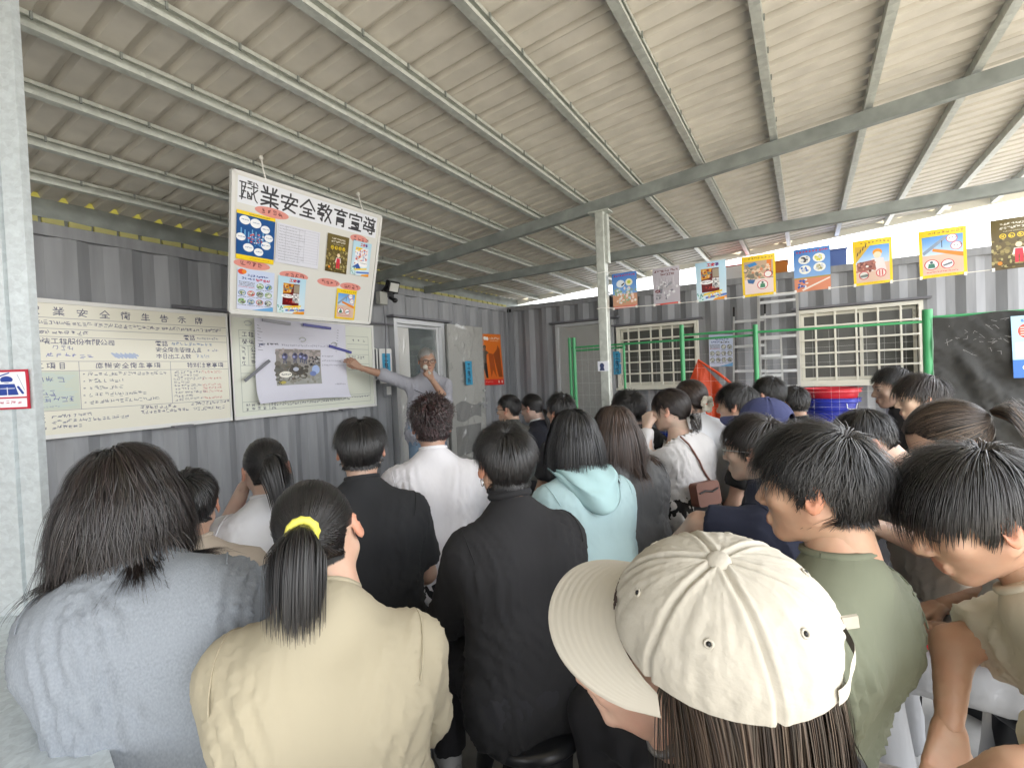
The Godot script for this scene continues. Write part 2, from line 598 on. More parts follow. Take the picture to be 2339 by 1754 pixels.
func build_containers():
	var A := container("shipping_container", "long grey corrugated container office behind the whiteboards", Vector3(0, 0, 6.12), Vector3(0, 0, -1), Vector3(1, 0, 0), 6.18, [[6.12 - 2.36, 6.12 - 1.55, 0.0, 2.06]])
	var Z := Vector3(0, 0, -1)
	# local z of A: 6.12 - s
	var f := B.new()
	rect_frame(f, Vector3(0.0, 0.12, 2.365 - 6.12), Z, 0.83, 1.95, 0.05, 0.09)
	var fr := obj("door_frame", f, M.alu, A)
	var hd := B.new()
	hd.bar(Vector3(0.05, 2.085, 2.42 - 6.12), Vector3(0.05, 2.085, 1.45 - 6.12), 0.10, 0.02)
	obj("drip_cap", hd, M.wall_dark, fr)
	var inn := B.new()
	rect_frame(inn, Vector3(-0.02, 0.17, 2.31 - 6.12), Z, 0.72, 1.85, 0.035, 0.03)
	obj("inner_frame", inn, M.alu, fr)
	var gl := B.new()
	gl.bar(Vector3(-0.03, 1.1, 2.30 - 6.12), Vector3(-0.03, 1.1, 1.60 - 6.12), 0.006, 1.84)
	obj("glass_pane", gl, M.glass, A)
	obj("plastic_film", film_sheet(Vector3(-0.012, 0.2, 2.29 - 6.12), Z, Vector3.RIGHT, 0.2, 1.78, 0.03, 4), M.film, A)
	# open door leaf folded back on the wall, wrapped in plastic
	var lf := B.new()
	lf.box(Vector3(0.045, 1.1, 1.13 - 6.12), Vector3(0.035, 1.92, 0.74))
	var leaf := obj("door_leaf", lf, mk(0.42, 0.42, 0.40, 0.4), A)
	obj("plastic_film", film_sheet(Vector3(0.066, 0.12, 1.52 - 6.12), Z, Vector3.RIGHT, 0.79, 1.95, 0.05, 9), M.film_clear, leaf)
	var vents := B.new()
	for k in 22:
		vents.box(Vector3(0.065, 0.62, 1.40 - 6.12 - k * 0.024), Vector3(0.008, 0.36, 0.009))
		vents.box(Vector3(0.065, 0.98, 1.38 - 6.12 - k * 0.024), Vector3(0.008, 0.2 + 0.06 * sin(k * 0.3), 0.009))
	obj("vent_slat", vents, mk(0.25, 0.25, 0.25, 0.5), leaf).set_meta("kind", "stuff")
	var lk := B.new()
	lk.box(Vector3(0.085, 1.05, 0.84 - 6.12), Vector3(0.04, 0.03, 0.14))
	lk.box(Vector3(0.075, 1.06, 0.80 - 6.12), Vector3(0.02, 0.14, 0.045))
	lk.ball(Vector3(0.09, 1.22, 0.81 - 6.12), Vector3(0.02, 0.02, 0.02))
	obj("door_handle", lk, M.alu, leaf)
	container("shipping_container", "unseen grey container added across the back behind the camera to block sky light", Vector3(4.2, 0, 10.6), Vector3(-1, 0, 0), Vector3(0, 0, -1), 4.1, [])  # out of view, added to keep sky light off the near rows
	container("shipping_container", "unseen second grey container added in line behind the left column to block sky light", Vector3(0, 0, 12.4), Vector3(0, 0, -1), Vector3(1, 0, 0), 6.1, [])  # added out of view as a blocker for light from the back left
	# back container with a door and two barred windows
	var Bc := container("shipping_container", "grey corrugated container office at the back with two barred windows", Vector3(0.004, 0, 0.0), Vector3(1, 0, 0), Vector3(0, 0, 1), 6.1, [[0.80, 1.62, 0.0, 2.07], [1.68, 2.64, 1.19, 1.96], [3.69, 4.70, 1.19, 1.965]])
	var X := Vector3(1, 0, 0)
	var f2 := B.new()
	rect_frame(f2, Vector3(0.79, 0.12, 0.0), X, 0.84, 1.96, 0.04, 0.09)
	var fr2 := obj("door_frame", f2, M.alu, Bc)
	var hd2 := B.new()
	hd2.bar(Vector3(0.72, 2.10, 0.05), Vector3(1.70, 2.10, 0.05), 0.10, 0.02)
	obj("drip_cap", hd2, M.wall_dark, fr2)
	var l2 := B.new()
	l2.box(Vector3(1.21, 1.1, -0.02), Vector3(0.75, 1.9, 0.04))
	var leaf2 := obj("door_leaf", l2, mk(0.36, 0.36, 0.34, 0.4), Bc)
	obj("plastic_film", film_sheet(Vector3(0.83, 0.15, 0.012), X, Vector3(0, 0, 1), 0.76, 1.92, 0.045, 14), M.film_clear, leaf2)
	var lk2 := B.new()
	lk2.box(Vector3(1.50, 1.06, 0.05), Vector3(0.12, 0.025, 0.03))
	obj("door_handle", lk2, M.alu, leaf2)
	barred_window(Bc, 1.66, 1.00, 1.185, 0.785, [0.155, 0.29, 0.44, 0.565, 0.70, 0.83])
	barred_window(Bc, 3.67, 1.05, 1.185, 0.785, [0.17, 0.34, 0.52, 0.70, 0.88])

func barred_window(par: Node3D, x: float, w: float, y: float, h: float, bars: Array):
	var X := Vector3(1, 0, 0)
	var o := B.new()
	rect_frame(o, Vector3(x, y, 0.01), X, w, h, 0.035, 0.07)
	var fr := obj("window", o, M.frame_white, par)
	var hd := B.new()
	hd.bar(Vector3(x - 0.05, y + h + 0.02, 0.04), Vector3(x + w + 0.06, y + h + 0.02, 0.04), 0.09, 0.02)
	obj("drip_cap", hd, M.wall_dark, fr)
	var sill := B.new()
	sill.box(Vector3(x + w * 0.5, y - 0.012, 0.05), Vector3(w + 0.02, 0.025, 0.10))
	obj("sill", sill, M.frame_white, fr)
	# sliding sashes behind
	var sa := B.new()
	rect_frame(sa, Vector3(x + 0.036, y + 0.036, -0.045), X, w * 0.52, h - 0.072, 0.03, 0.025)
	rect_frame(sa, Vector3(x + w * 0.46, y + 0.036, -0.072), X, w * 0.54 - 0.036, h - 0.072, 0.03, 0.025)
	obj("sash", sa, M.frame_white, fr)
	for k in 2:
		var g := B.new()
		g.box(Vector3(x + w * (0.27 if k == 0 else 0.74), y + h * 0.5, -0.045 - 0.027 * k), Vector3(w * 0.5, h - 0.1, 0.005))
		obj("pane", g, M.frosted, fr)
	for s in bars:
		var v := B.new()
		v.rbox(Vector3(x + s, y + h * 0.5, 0.028), Vector3(0.019, 0.016, h - 0.07), 0.004, Basis(X, Vector3(0, 0, -1), Vector3.UP))
		obj("bar", v, M.frame_white, fr)
	for k in 4:
		var v := B.new()
		var yy := y + 0.035 + (h - 0.07) * (k + 1) / 5.0
		v.rbox(Vector3(x + w * 0.5, yy, 0.044), Vector3(0.016, 0.019, w - 0.07), 0.004, Basis(Vector3(0, 0, 1), Vector3.UP, -X))
		obj("bar", v, M.frame_white, fr)
	# what stands behind the glass
	var cu := B.new()
	cu.box(Vector3(x + w * 0.5, y + h * 0.5, -0.5), Vector3(w * 1.3, h * 1.3, 0.02))
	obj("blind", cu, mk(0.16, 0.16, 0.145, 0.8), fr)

func build_column():
	# galvanised column at the left edge of the view: a broad channel with a folded groove
	var t := thing("steel_column", "broad galvanised steel column at the far left beside the grey t-shirt", "column", Vector3(1.755, 0, 5.594))
	# outline in plan (x right in view, towards camera)
	var ex := Vector3(0.8537, 0, -0.5207)
	var ez := Vector3(0.5207, 0, 0.8537)
	var bs := Basis(ex, Vector3.UP.cross(ex) * -1.0, Vector3.UP)
	bs = Basis(ex, -ez, Vector3.UP)
	var pts: Array[Vector2] = [Vector2(0.0, 0.0), Vector2(-0.002, 0.028), Vector2(-0.20, 0.028), Vector2(-0.20, 0.0), Vector2(-0.073, 0.0), Vector2(-0.070, 0.012), Vector2(-0.062, 0.012), Vector2(-0.059, 0.0)]
	var b := B.new()
	b.prism(pts, Vector3(0, 1.70, 0), bs, 1.9)
	obj("shaft", b, M.galv_rough, t)
	# guard rail at hip height running past the first row
	var g := thing("guard_rail", "galvanised steel rail at hip height beside the grey t-shirt sitter", "rail", Vector3(1.69, 0, 5.63))
	var p := Vector3(-0.1, 0.70, -0.024)
	var q := Vector3(1.25, 0.70, 0.26)
	var c := B.new()
	var dirv := (q - p).normalized()
	c.bar(p, q, 0.17, 0.1)
	obj("rail_beam", c, M.galv_rough, g)
	var lg := B.new()
	for e in [0.12, 0.88]:
		var m := p.lerp(q, e)
		lg.bar(Vector3(m.x, 0, m.z), Vector3(m.x, 0.65, m.z), 0.07, 0.07, Vector3.RIGHT)
	obj("leg", lg, M.galv_rough, g)

# ------------------------------------------------------------------ printing and handwriting
class P:
	var im: Image
	var w: int
	var h: int
	var rg := RandomNumberGenerator.new()
	func _init(ww: int, hh: int, bg: Color):
		w = ww
		h = hh
		im = Image.create(w, h, false, Image.FORMAT_RGB8)
		im.fill(bg)
		rg.seed = ww * 31 + hh
	func rect(x: float, y: float, rw: float, rh: float, c: Color):
		im.fill_rect(Rect2i(int(round(x)), int(round(y)), maxi(1, int(round(rw))), maxi(1, int(round(rh)))), c)
	func grad(x: float, y: float, rw: float, rh: float, c0: Color, c1: Color):
		for j in int(rh):
			rect(x, y + j, rw, 1, c0.lerp(c1, j / rh))
	func put(x: int, y: int, c: Color, a: float):
		if x < 0 or y < 0 or x >= w or y >= h or a <= 0.0:
			return
		im.set_pixel(x, y, im.get_pixel(x, y).lerp(c, minf(a, 1.0)))
	func line(a: Vector2, b: Vector2, th: float, c: Color):
		var r := th * 0.5
		var d := b - a
		var l2 := maxf(d.length_squared(), 0.0001)
		var y0 := int(minf(a.y, b.y) - r - 1)
		var y1 := int(maxf(a.y, b.y) + r + 1)
		var x0 := int(minf(a.x, b.x) - r - 1)
		var x1 := int(maxf(a.x, b.x) + r + 1)
		for y in range(y0, y1 + 1):
			for x in range(x0, x1 + 1):
				var p := Vector2(x + 0.5, y + 0.5)
				var t := clampf((p - a).dot(d) / l2, 0.0, 1.0)
				var e := p.distance_to(a + d * t)
				if e < r + 0.5:
					put(x, y, c, r + 0.5 - e)
	func oval(cx: float, cy: float, rx: float, ry: float, c: Color):
		for y in range(int(cy - ry), int(cy + ry) + 1):
			var t := 1.0 - pow((y + 0.5 - cy) / ry, 2)
			if t > 0.0:
				var hw := rx * sqrt(t)
				rect(cx - hw, y, hw * 2.0, 1, c)
	func ring(cx: float, cy: float, r: float, th: float, c: Color, inside: Color):
		oval(cx, cy, r, r, c)
		oval(cx, cy, r - th, r - th, inside)
	func poly(pts: Array, c: Color):
		var y0 := 1e9
		var y1 := -1e9
		for p in pts:
			y0 = minf(y0, p.y)
			y1 = maxf(y1, p.y)
		for y in range(int(y0), int(y1) + 1):
			var xs := []
			for i in pts.size():
				var a: Vector2 = pts[i]
				var b: Vector2 = pts[(i + 1) % pts.size()]
				if (a.y <= y + 0.5) != (b.y <= y + 0.5):
					xs.append(a.x + (y + 0.5 - a.y) / (b.y - a.y) * (b.x - a.x))
			xs.sort()
			for i in range(0, xs.size() - 1, 2):
				rect(xs[i], y, xs[i + 1] - xs[i], 1, c)
	func glyph(s: String, x: float, y: float, sz: float, th: float, c: Color, sq := 1.0):
		for st in s.split(" ", false):
			var q := sz / 9.0
			for i in range(0, st.length() - 3, 2):
				var a := Vector2(x + st.unicode_at(i) * q * sq - 48 * q * sq, y + (st.unicode_at(i + 1) - 48) * q)
				var b := Vector2(x + (st.unicode_at(i + 2) - 48) * q * sq, y + (st.unicode_at(i + 3) - 48) * q)
				line(a, b, th, c)
	# writing too small to read in the photograph: short strokes in cells
	func small(x: float, y: float, sz: float, count: int, c: Color, gap := 1.25, th := 1.0, wild := 0.0):
		for k in count:
			var px := x + k * sz * gap
			var py := y + rg.randf_range(-wild, wild) * sz
			for j in rg.randi_range(3, 5):
				var hz := rg.randf() < 0.6
				var a := Vector2(rg.randf_range(0, 0.35), rg.randf_range(0, 1)) if hz else Vector2(rg.randf_range(0, 1), rg.randf_range(0, 0.4))
				var b := a + (Vector2(rg.randf_range(0.45, 0.65), rg.randf_range(-0.1, 0.1)) if hz else Vector2(rg.randf_range(-0.25, 0.25), rg.randf_range(0.45, 0.6)))
				line(Vector2(px, py) + a * sz, Vector2(px, py) + b * sz, th, c)
	func blotch(x: float, y: float, rw: float, rh: float, cols: Array, count: int, r: float):
		for k in count:
			var c: Color = cols[rg.randi() % cols.size()]
			oval(x + rg.randf() * rw, y + rg.randf() * rh, r * rg.randf_range(0.4, 1.0), r * rg.randf_range(0.4, 1.0), c)
	func mat(rough := 0.5) -> StandardMaterial3D:
		var m := StandardMaterial3D.new()
		m.albedo_texture = ImageTexture.create_from_image(im)
		m.roughness = rough
		m.texture_repeat = false
		return m

var G := {
	"職": "0131 1118 3119 1333 1535 0838 4060 5051 4363 4161 4568 4548 6568 4767 4868 6292 707588998 9366 8091",
	"業": "3033 6063 1022 8072 0393 1585 0797 5359 5709 5799",
	"安": "5051 0292 0203 9293 432789 734719 0595",
	"全": "5005 5095 2575 2777 5559 0999",
	"教": "0151 2023 0353 5005 154536 363928 0646 7054 6292 9259 6499",
	"育": "5051 0191 412373 6283 2529 2575 757969 2676 2777",
	"宣": "5051 0191 0103 9193 2373 2575 2578 7578 2676 2878 0999",
	"導": "3041 7061 3191 4245 4285 8285 4383 4585 1021 0323 2306 0596 0797 767959 3748",
	"衛": "2002 3104 1419 4060 3262 5052 4464 4446 6466 4666 3767 5669 7191 7393 838979",
	"生": "3013 2282 1585 5059 0898",
	"告": "2013 1282 5054 0494 2676 2629 7679 2979",
	"示": "2171 0393 535949 3518 6598",
	"牌": "1119 3033 1333 3639 1636 6051 5191 5155 9195 5393 5595 7155 4797 7579",
	"電": "1080 0191 0103 9193 4044 2272 2676 2628 7678 2777 2878 464999",
	"話": "2021 0131 1333 1535 1737 1719 3739 1939 8050 4292 7075 5696 5659 9699 5999",
	"工": "1181 5158 0898",
	"項": "0131 1217 0736 4090 6052 5292 5257 9297 5494 5696 5797 6748 7799",
	"目": "2070 2029 7079 2373 2676 2979",
	"應": "5051 1191 110609 4234 3337 5383 5585 5283 5787 2829 4749 4979 8798",
	"辦": "1011 0131 0222 0333 0535 1319 4363 6368 5048 8081 7191 7393 7595 8389",
	"事": "0191 5059 2272 2224 7274 2474 1585 8587 0696 1787 5939",
	"特": "1012 0232 2029 0636 6063 5191 4393 4595 858969 5758",
	"別": "0141 0103 4143 0343 0545 4548 4838 2509 7177 909979",
	"注": "0011 0313 0917 6071 4292 7279 4595 3999",
	"意": "5051 1181 2232 6272 0393 2474 2426 7476 2676 2575 1718 3739 3969 8798",
	"本": "0292 5059 5206 5296 3777",
	"日": "2070 2029 7079 2474 2979",
	"出": "5058 1114 8184 1484 0609 9699 0999",
	"人": "50531999 5499",
	"數": "0141 0103 4143 2024 0343 0646 1539 3719 7054 6292 9259 6499",
	"司": "1181 8189 8969 1363 1565 1518 6568 1868",
	"公": "3005 6095 441888 6698",
	"有": "0292 4006 3339 3373 7379 3575 3777",
	"限": "0009 0030 301232 3525 5090 5059 9094 5292 5494 5969 6699 9369",
	"股": "1009 1030 3039 1333 1535 6051 6080 8083 4595 9549 5599",
	"份": "2004 1319 5034 7095 4585 8589 8969 6539",
	"程": "3011 0232 2029 2407 2437 5181 5153 8183 5383 5585 7579 5797 4999",
	"營": "1013 2021 3033 6063 7071 8083 0494 0406 9496 3565 3567 6567 3767 2878 2829 7879",
	"造": "1021 0323 2306 0599 4232 6065 3292 4595 4686 4649 8689",
	"管": "1002 0131 5042 6052 5191 4344 0494 0405 9495 2676 2629 7678 2878 2979 7779",
	"理": "0131 0434 0838 1118 4191 4145 9195 4595 4393 7179 4797 4999",
	"員": "3070 3032 7072 3272 2474 2428 7478 2676 2878 4809 5899",
	"務": "0131 3113 1217 0434 1517 6041 5292 8246 4396 4696 869969 6639",
	"所": "0131 0109 0333 3336 0636 9051 5159 5494 8489",
}

func write(p: P, s: String, x: float, y: float, sz: float, gap: float, th: float, c: Color, sq := 1.0):
	for ch in s:
		if G.has(ch):
			p.glyph(G[ch], x, y, sz, th, c, sq)
		x += gap

func card(called: String, m: Material, parent: Node, tl: Vector3, tr: Vector3, bl: Vector3, br: Vector3, bow := 0.0) -> MeshInstance3D:
	# a sheet of paper or card between four corners, slightly bowed, with a back face
	var rows := []
	var back := []
	var nn := (bl - tl).cross(tr - tl).normalized()
	for j in 9:
		var row: Array[Vector3] = []
		var row2: Array[Vector3] = []
		for i in 9:
			var a := i / 8.0
			var b := j / 8.0
			var q := tl.lerp(tr, a).lerp(bl.lerp(br, a), b)
			q += nn * bow * (sin(a * PI) * 0.6 + sin(b * 5.0 + a * 3.0) * 0.4)
			row.append(q)
			row2.append(q - nn * 0.0012)
		rows.append(row)
		back.append(row2)
	var b2 := B.new()
	b2.sheet(rows)
	b2.sheet(back, true)
	return obj(called, b2, m, parent)

const YEL := Color(0.96, 0.83, 0.16)
const INK := Color(0.16, 0.17, 0.22)

func poster(kind: String) -> StandardMaterial3D:
	var p := P.new(200, 283, Color(0.93, 0.94, 0.95))
	p.rg.seed = kind.hash()
	var red := Color(0.78, 0.14, 0.22)
	match kind:
		"bubbles":
			p.rect(0, 0, 200, 283, Color(0.12, 0.33, 0.58))
			p.rect(0, 0, 200, 20, YEL)
			p.rect(0, 254, 200, 29, YEL)
			p.small(60, 8, 5, 18, INK)
			for k in 9:
				var x := 20 + k * 19
				p.rect(x, 96 + (k % 3) * 8, 6, 60, Color(0.45, 0.68, 0.85))
			for q in [[40, 50, 27], [96, 56, 29], [148, 80, 25], [168, 128, 24], [22, 150, 24], [154, 176, 26], [62, 206, 27], [116, 222, 25]]:
				p.oval(q[0], q[1], q[2], q[2] * 0.92, Color(0.95, 0.96, 0.97))
				p.small(q[0] - q[2] * 0.6, q[1] - 5, 6, 5, Color(0.3, 0.4, 0.6))
			p.blotch(60, 120, 80, 70, [Color(0.85, 0.35, 0.3), Color(0.9, 0.9, 0.92), Color(0.3, 0.55, 0.8)], 40, 6)
			p.small(70, 264, 7, 12, Color(0.75, 0.45, 0.1))
		"table":
			p.rect(0, 0, 200, 283, Color(0.86, 0.87, 0.91))
			for k in 13:
				p.rect(6, 12 + k * 20, 188, 1, Color(0.62, 0.63, 0.68))
				p.small(12, 16 + k * 20, 5, 12 + p.rg.randi() % 8, Color(0.5, 0.5, 0.56), 1.3)
			for x in [6, 40, 100, 125, 193]:
				p.rect(x, 12, 1, 240, Color(0.62, 0.63, 0.68))
		"olive":
			p.grad(0, 0, 200, 283, Color(0.42, 0.37, 0.20), Color(0.36, 0.30, 0.16))
			p.blotch(0, 110, 200, 160, [Color(0.5, 0.45, 0.25), Color(0.62, 0.56, 0.34), Color(0.32, 0.27, 0.14), Color(0.7, 0.66, 0.45)], 120, 11)
			p.small(38, 24, 13, 9, Color(0.97, 0.96, 0.92), 1.1, 2.4)
			p.small(38, 44, 13, 9, Color(0.97, 0.96, 0.92), 1.1, 2.4)
			p.small(50, 68, 5, 16, Color(0.9, 0.9, 0.8))
			for k in 4:
				p.ring(48 + k * 36, 96, 14, 4, YEL, Color(0.42, 0.37, 0.2))
				p.blotch(42 + k * 36, 90, 10, 12, [YEL], 5, 4)
			p.oval(112, 150, 14, 15, Color(0.95, 0.86, 0.74))
			p.poly([Vector2(92, 168), Vector2(132, 168), Vector2(140, 205), Vector2(84, 205)], Color(0.93, 0.92, 0.9))
			p.poly([Vector2(97, 172), Vector2(127, 172), Vector2(130, 205), Vector2(94, 205)], Color(0.85, 0.2, 0.28))
			p.rect(95, 205, 15, 45, Color(0.85, 0.2, 0.28))
			p.rect(114, 205, 15, 45, Color(0.85, 0.2, 0.28))
			p.rect(60, 258, 100, 10, Color(0.3, 0.26, 0.12))
			p.oval(34, 246, 10, 10, Color(0.9, 0.55, 0.15))
		"comic", "comic2":
			p.grad(0, 0, 200, 283, Color(0.72, 0.86, 0.93), Color(0.86, 0.92, 0.96))
			write(p, "工安", 78, 14, 22, 27, 4.5, red)
			p.glyph(G["事"], 132, 14, 22, 4.0, Color(0.35, 0.2, 0.5))
			if kind == "comic":
				p.rect(36, 50, 118, 170, Color(0.42, 0.07, 0.09))
				p.poly([Vector2(36, 50), Vector2(110, 50), Vector2(90, 120), Vector2(36, 128)], Color(0.85, 0.6, 0.15))
				p.blotch(40, 58, 60, 50, [Color(0.6, 0.25, 0.15), Color(0.9, 0.75, 0.5), Color(0.45, 0.5, 0.5)], 24, 10)
				p.rect(112, 56, 42, 62, Color(0.62, 0.58, 0.5))
				p.rect(108, 122, 46, 74, Color(0.8, 0.8, 0.8))
				p.blotch(110, 125, 42, 68, [Color(0.4, 0.42, 0.45), Color(0.92, 0.92, 0.92), Color(0.6, 0.6, 0.6)], 30, 8)
				p.oval(70, 148, 44, 15, Color(0.97, 0.97, 0.97))
				p.small(40, 142, 9, 6, INK, 1.2, 1.6)
				p.small(60, 182, 15, 4, Color(0.85, 0.3, 0.25), 1.1, 2.2)
			else:
				p.rect(30, 50, 140, 150, Color(0.93, 0.93, 0.95))
				p.poly([Vector2(30, 50), Vector2(110, 50), Vector2(60, 80), Vector2(30, 90)], YEL)
				p.blotch(34, 60, 130, 130, [Color(0.85, 0.4, 0.35), Color(0.55, 0.65, 0.85), Color(0.95, 0.95, 0.97), Color(0.9, 0.7, 0.55), Color(0.75, 0.78, 0.85)], 90, 10)
				p.oval(125, 182, 50, 26, Color(0.97, 0.97, 0.98))
				p.small(90, 172, 8, 8, INK)
				p.poly([Vector2(10, 220), Vector2(70, 180), Vector2(110, 230), Vector2(20, 250)], Color(0.2, 0.36, 0.66))
			p.poly([Vector2(30, 232), Vector2(170, 212), Vector2(172, 224), Vector2(32, 246)], YEL)
			p.poly([Vector2(60, 254), Vector2(200, 240), Vector2(200, 256), Vector2(60, 268)], Color(0.35, 0.5, 0.8))
			p.poly([Vector2(120, 272), Vector2(200, 258), Vector2(200, 283), Vector2(110, 283)], Color(0.93, 0.62, 0.15))
			p.blotch(0, 225, 50, 58, [Color(0.7, 0.88, 0.85), Color(0.35, 0.6, 0.6), Color(0.85, 0.93, 0.9)], 30, 8)
			if kind == "comic":
				p.blotch(60, 226, 110, 40, [Color(0.95, 0.85, 0.4), Color(0.6, 0.8, 0.75), Color(0.95, 0.95, 0.95), Color(0.9, 0.6, 0.4)], 30, 7)
		"dots", "dots_grey":
			var g := kind == "dots_grey"
			p.grad(0, 0, 200, 283, Color(0.80, 0.85, 0.95), Color(0.86, 0.88, 0.96))
			if not g:
				p.oval(22, 22, 20, 18, Color(0.87, 0.32, 0.24))
				p.oval(34, 20, 12, 14, Color(0.92, 0.55, 0.2))
			p.small(52, 34, 13, 8, Color(0.17, 0.27, 0.55), 1.1, 2.6)
			p.small(22, 58, 13, 5, Color(0.17, 0.27, 0.55), 1.1, 2.6)
			p.small(96, 56, 18, 4, Color(0.75, 0.16, 0.3) if not g else INK, 1.1, 3.4)
			for k in 5:
				p.small(8, 86 + k * 9, 5, 13, INK if k < 4 else red, 1.3)
			for r in 3:
				for q in 4:
					if r == 0 and q < 2:
						continue
					var cx := 26.0 + q * 48
					var cy := 108.0 + r * 58
					var rim := [Color(0.82, 0.25, 0.25), Color(0.25, 0.3, 0.35), Color(0.35, 0.6, 0.25), Color(0.2, 0.45, 0.7)]
					var cc: Color = rim[(r * 3 + q) % 4] if not g else Color(0.35, 0.36, 0.38)
					p.ring(cx, cy, 20, 3, cc, Color(0.78, 0.8, 0.76))
					p.blotch(cx - 12, cy - 12, 24, 24, [cc, Color(0.5, 0.6, 0.35), Color(0.9, 0.9, 0.88), Color(0.45, 0.45, 0.45)] if not g else [Color(0.5, 0.5, 0.5), Color(0.85, 0.85, 0.84)], 9, 7)
					p.small(cx - 20, cy + 24, 5, 7, INK)
			p.poly([Vector2(80, 283), Vector2(200, 250), Vector2(200, 283)], Color(0.45, 0.7, 0.9))
		"crane", "crane2", "worker", "site":
			p.rect(0, 0, 200, 283, YEL)
			p.rect(14, 40, 172, 226, Color(0.86, 0.75, 0.68))
			p.grad(14, 40, 172, 110, Color(0.36, 0.62, 0.90), Color(0.80, 0.88, 0.95))
			p.small(40, 14, 13, 8, Color(0.55, 0.42, 0.2), 1.5, 2.0)
			if kind == "worker":
				p.poly([Vector2(14, 40), Vector2(90, 40), Vector2(14, 140)], Color(0.85, 0.7, 0.25))
				for k in 4:
					p.poly([Vector2(20 + k * 14, 100 - k * 16), Vector2(27 + k * 14, 92 - k * 16), Vector2(30 + k * 14, 70 - k * 16), Vector2(24 + k * 14, 78 - k * 16)], INK)
				p.oval(126, 86, 24, 22, Color(0.95, 0.6, 0.15))
				p.oval(126, 102, 20, 20, Color(0.96, 0.85, 0.74))
				p.poly([Vector2(96, 122), Vector2(156, 122), Vector2(170, 200), Vector2(84, 200)], Color(0.9, 0.86, 0.86))
				p.poly([Vector2(20, 140), Vector2(110, 130), Vector2(118, 190), Vector2(20, 200)], Color(0.62, 0.38, 0.33))
				p.blotch(20, 140, 90, 60, [Color(0.75, 0.5, 0.42), Color(0.45, 0.25, 0.22), Color(0.92, 0.9, 0.88)], 26, 9)
				p.ring(54, 222, 26, 4, red, Color(0.86, 0.86, 0.84))
				p.poly([Vector2(32, 222), Vector2(78, 214), Vector2(76, 232), Vector2(36, 234)], Color(0.45, 0.5, 0.48))
				p.ring(142, 216, 26, 4, red, Color(0.95, 0.86, 0.84))
				p.rect(132, 198, 6, 36, Color(0.8, 0.35, 0.35))
				p.rect(146, 198, 6, 36, Color(0.8, 0.35, 0.35))
			elif kind == "site":
				p.rect(14, 40, 172, 110, Color(0.78, 0.66, 0.55))
				p.poly([Vector2(20, 60), Vector2(80, 46), Vector2(96, 66), Vector2(30, 84)], Color(0.25, 0.55, 0.8))
				p.rect(150, 40, 26, 90, Color(0.9, 0.5, 0.15))
				p.blotch(16, 70, 160, 100, [Color(0.62, 0.6, 0.5), Color(0.85, 0.55, 0.4), Color(0.5, 0.48, 0.42), Color(0.9, 0.8, 0.7)], 70, 13)
				p.rect(14, 165, 172, 100, Color(0.93, 0.86, 0.84))
				p.poly([Vector2(30, 160), Vector2(80, 168), Vector2(66, 196), Vector2(36, 188)], Color(0.25, 0.42, 0.62))
				p.ring(156, 138, 24, 4, red, Color(0.95, 0.93, 0.92))
				p.ring(122, 208, 32, 4, red, Color(0.95, 0.93, 0.92))
				p.oval(122, 192, 7, 7, Color(0.3, 0.4, 0.35))
				p.poly([Vector2(110, 200), Vector2(134, 200), Vector2(138, 228), Vector2(106, 228)], Color(0.3, 0.55, 0.42))
			else:
				p.poly([Vector2(14, 130), Vector2(110, 44), Vector2(122, 56), Vector2(20, 148)], Color(0.55, 0.62, 0.72))
				p.rect(96, 70, 3, 40, INK)
				p.poly([Vector2(60, 112), Vector2(186, 150), Vector2(186, 176), Vector2(56, 128)], Color(0.92, 0.55, 0.18))
				p.ring(140, 62, 24, 3, red, Color(0.95, 0.95, 0.96))
				p.ring(158, 108, 24, 3, red, Color(0.95, 0.95, 0.96))
				p.small(126, 54, 10, 3, INK)
				p.small(146, 100, 10, 3, INK)
				p.ring(52, 206, 31, 4, red, Color(0.95, 0.95, 0.95))
				p.oval(52, 192, 7, 7, Color(0.25, 0.35, 0.4))
				p.poly([Vector2(40, 200), Vector2(64, 200), Vector2(68, 226), Vector2(36, 226)], Color(0.25, 0.5, 0.42))
				p.ring(120, 210, 28, 4, red, Color(0.95, 0.95, 0.95))
				p.poly([Vector2(100, 214), Vector2(138, 200), Vector2(140, 210), Vector2(104, 222)], Color(0.4, 0.45, 0.5))
				p.small(30, 248, 6, 18, red)
			p.small(50, 270, 7, 13, Color(0.7, 0.5, 0.1))
		"skyblue", "skyblue2":
			p.grad(0, 0, 200, 283, Color(0.28, 0.50, 0.80), Color(0.66, 0.80, 0.94))
			p.small(16, 14, 14, 10, red, 1.25, 3.0)
			if kind == "skyblue":
				p.oval(70, 86, 34, 30, Color(0.9, 0.93, 0.95))
				p.oval(138, 80, 28, 28, Color(0.93, 0.93, 0.8))
				p.poly([Vector2(74, 96), Vector2(98, 80), Vector2(102, 88), Vector2(80, 106)], INK)
				p.oval(138, 78, 14, 13, Color(0.75, 0.8, 0.3))
				p.rect(0, 170, 200, 113, Color(0.82, 0.62, 0.5))
				p.blotch(20, 120, 170, 120, [Color(0.92, 0.9, 0.88), Color(0.75, 0.85, 0.9), Color(0.6, 0.7, 0.55), Color(0.88, 0.7, 0.55), Color(0.95, 0.85, 0.8)], 70, 13)
				p.rect(0, 262, 200, 21, Color(0.87, 0.5, 0.45))
			else:
				for q in [[60, 74, 0], [140, 70, 1], [62, 140, 2], [142, 132, 3]]:
					p.oval(q[0], q[1], 33, 29, Color(0.93, 0.93, 0.9))
					var cc: Color = [INK, Color(0.8, 0.78, 0.25), Color(0.2, 0.4, 0.75), Color(0.6, 0.58, 0.4)][q[2]]
					p.blotch(q[0] - 18, q[1] - 14, 36, 28, [cc, Color(0.8, 0.82, 0.85), cc.lightened(0.3)], 16, 9)
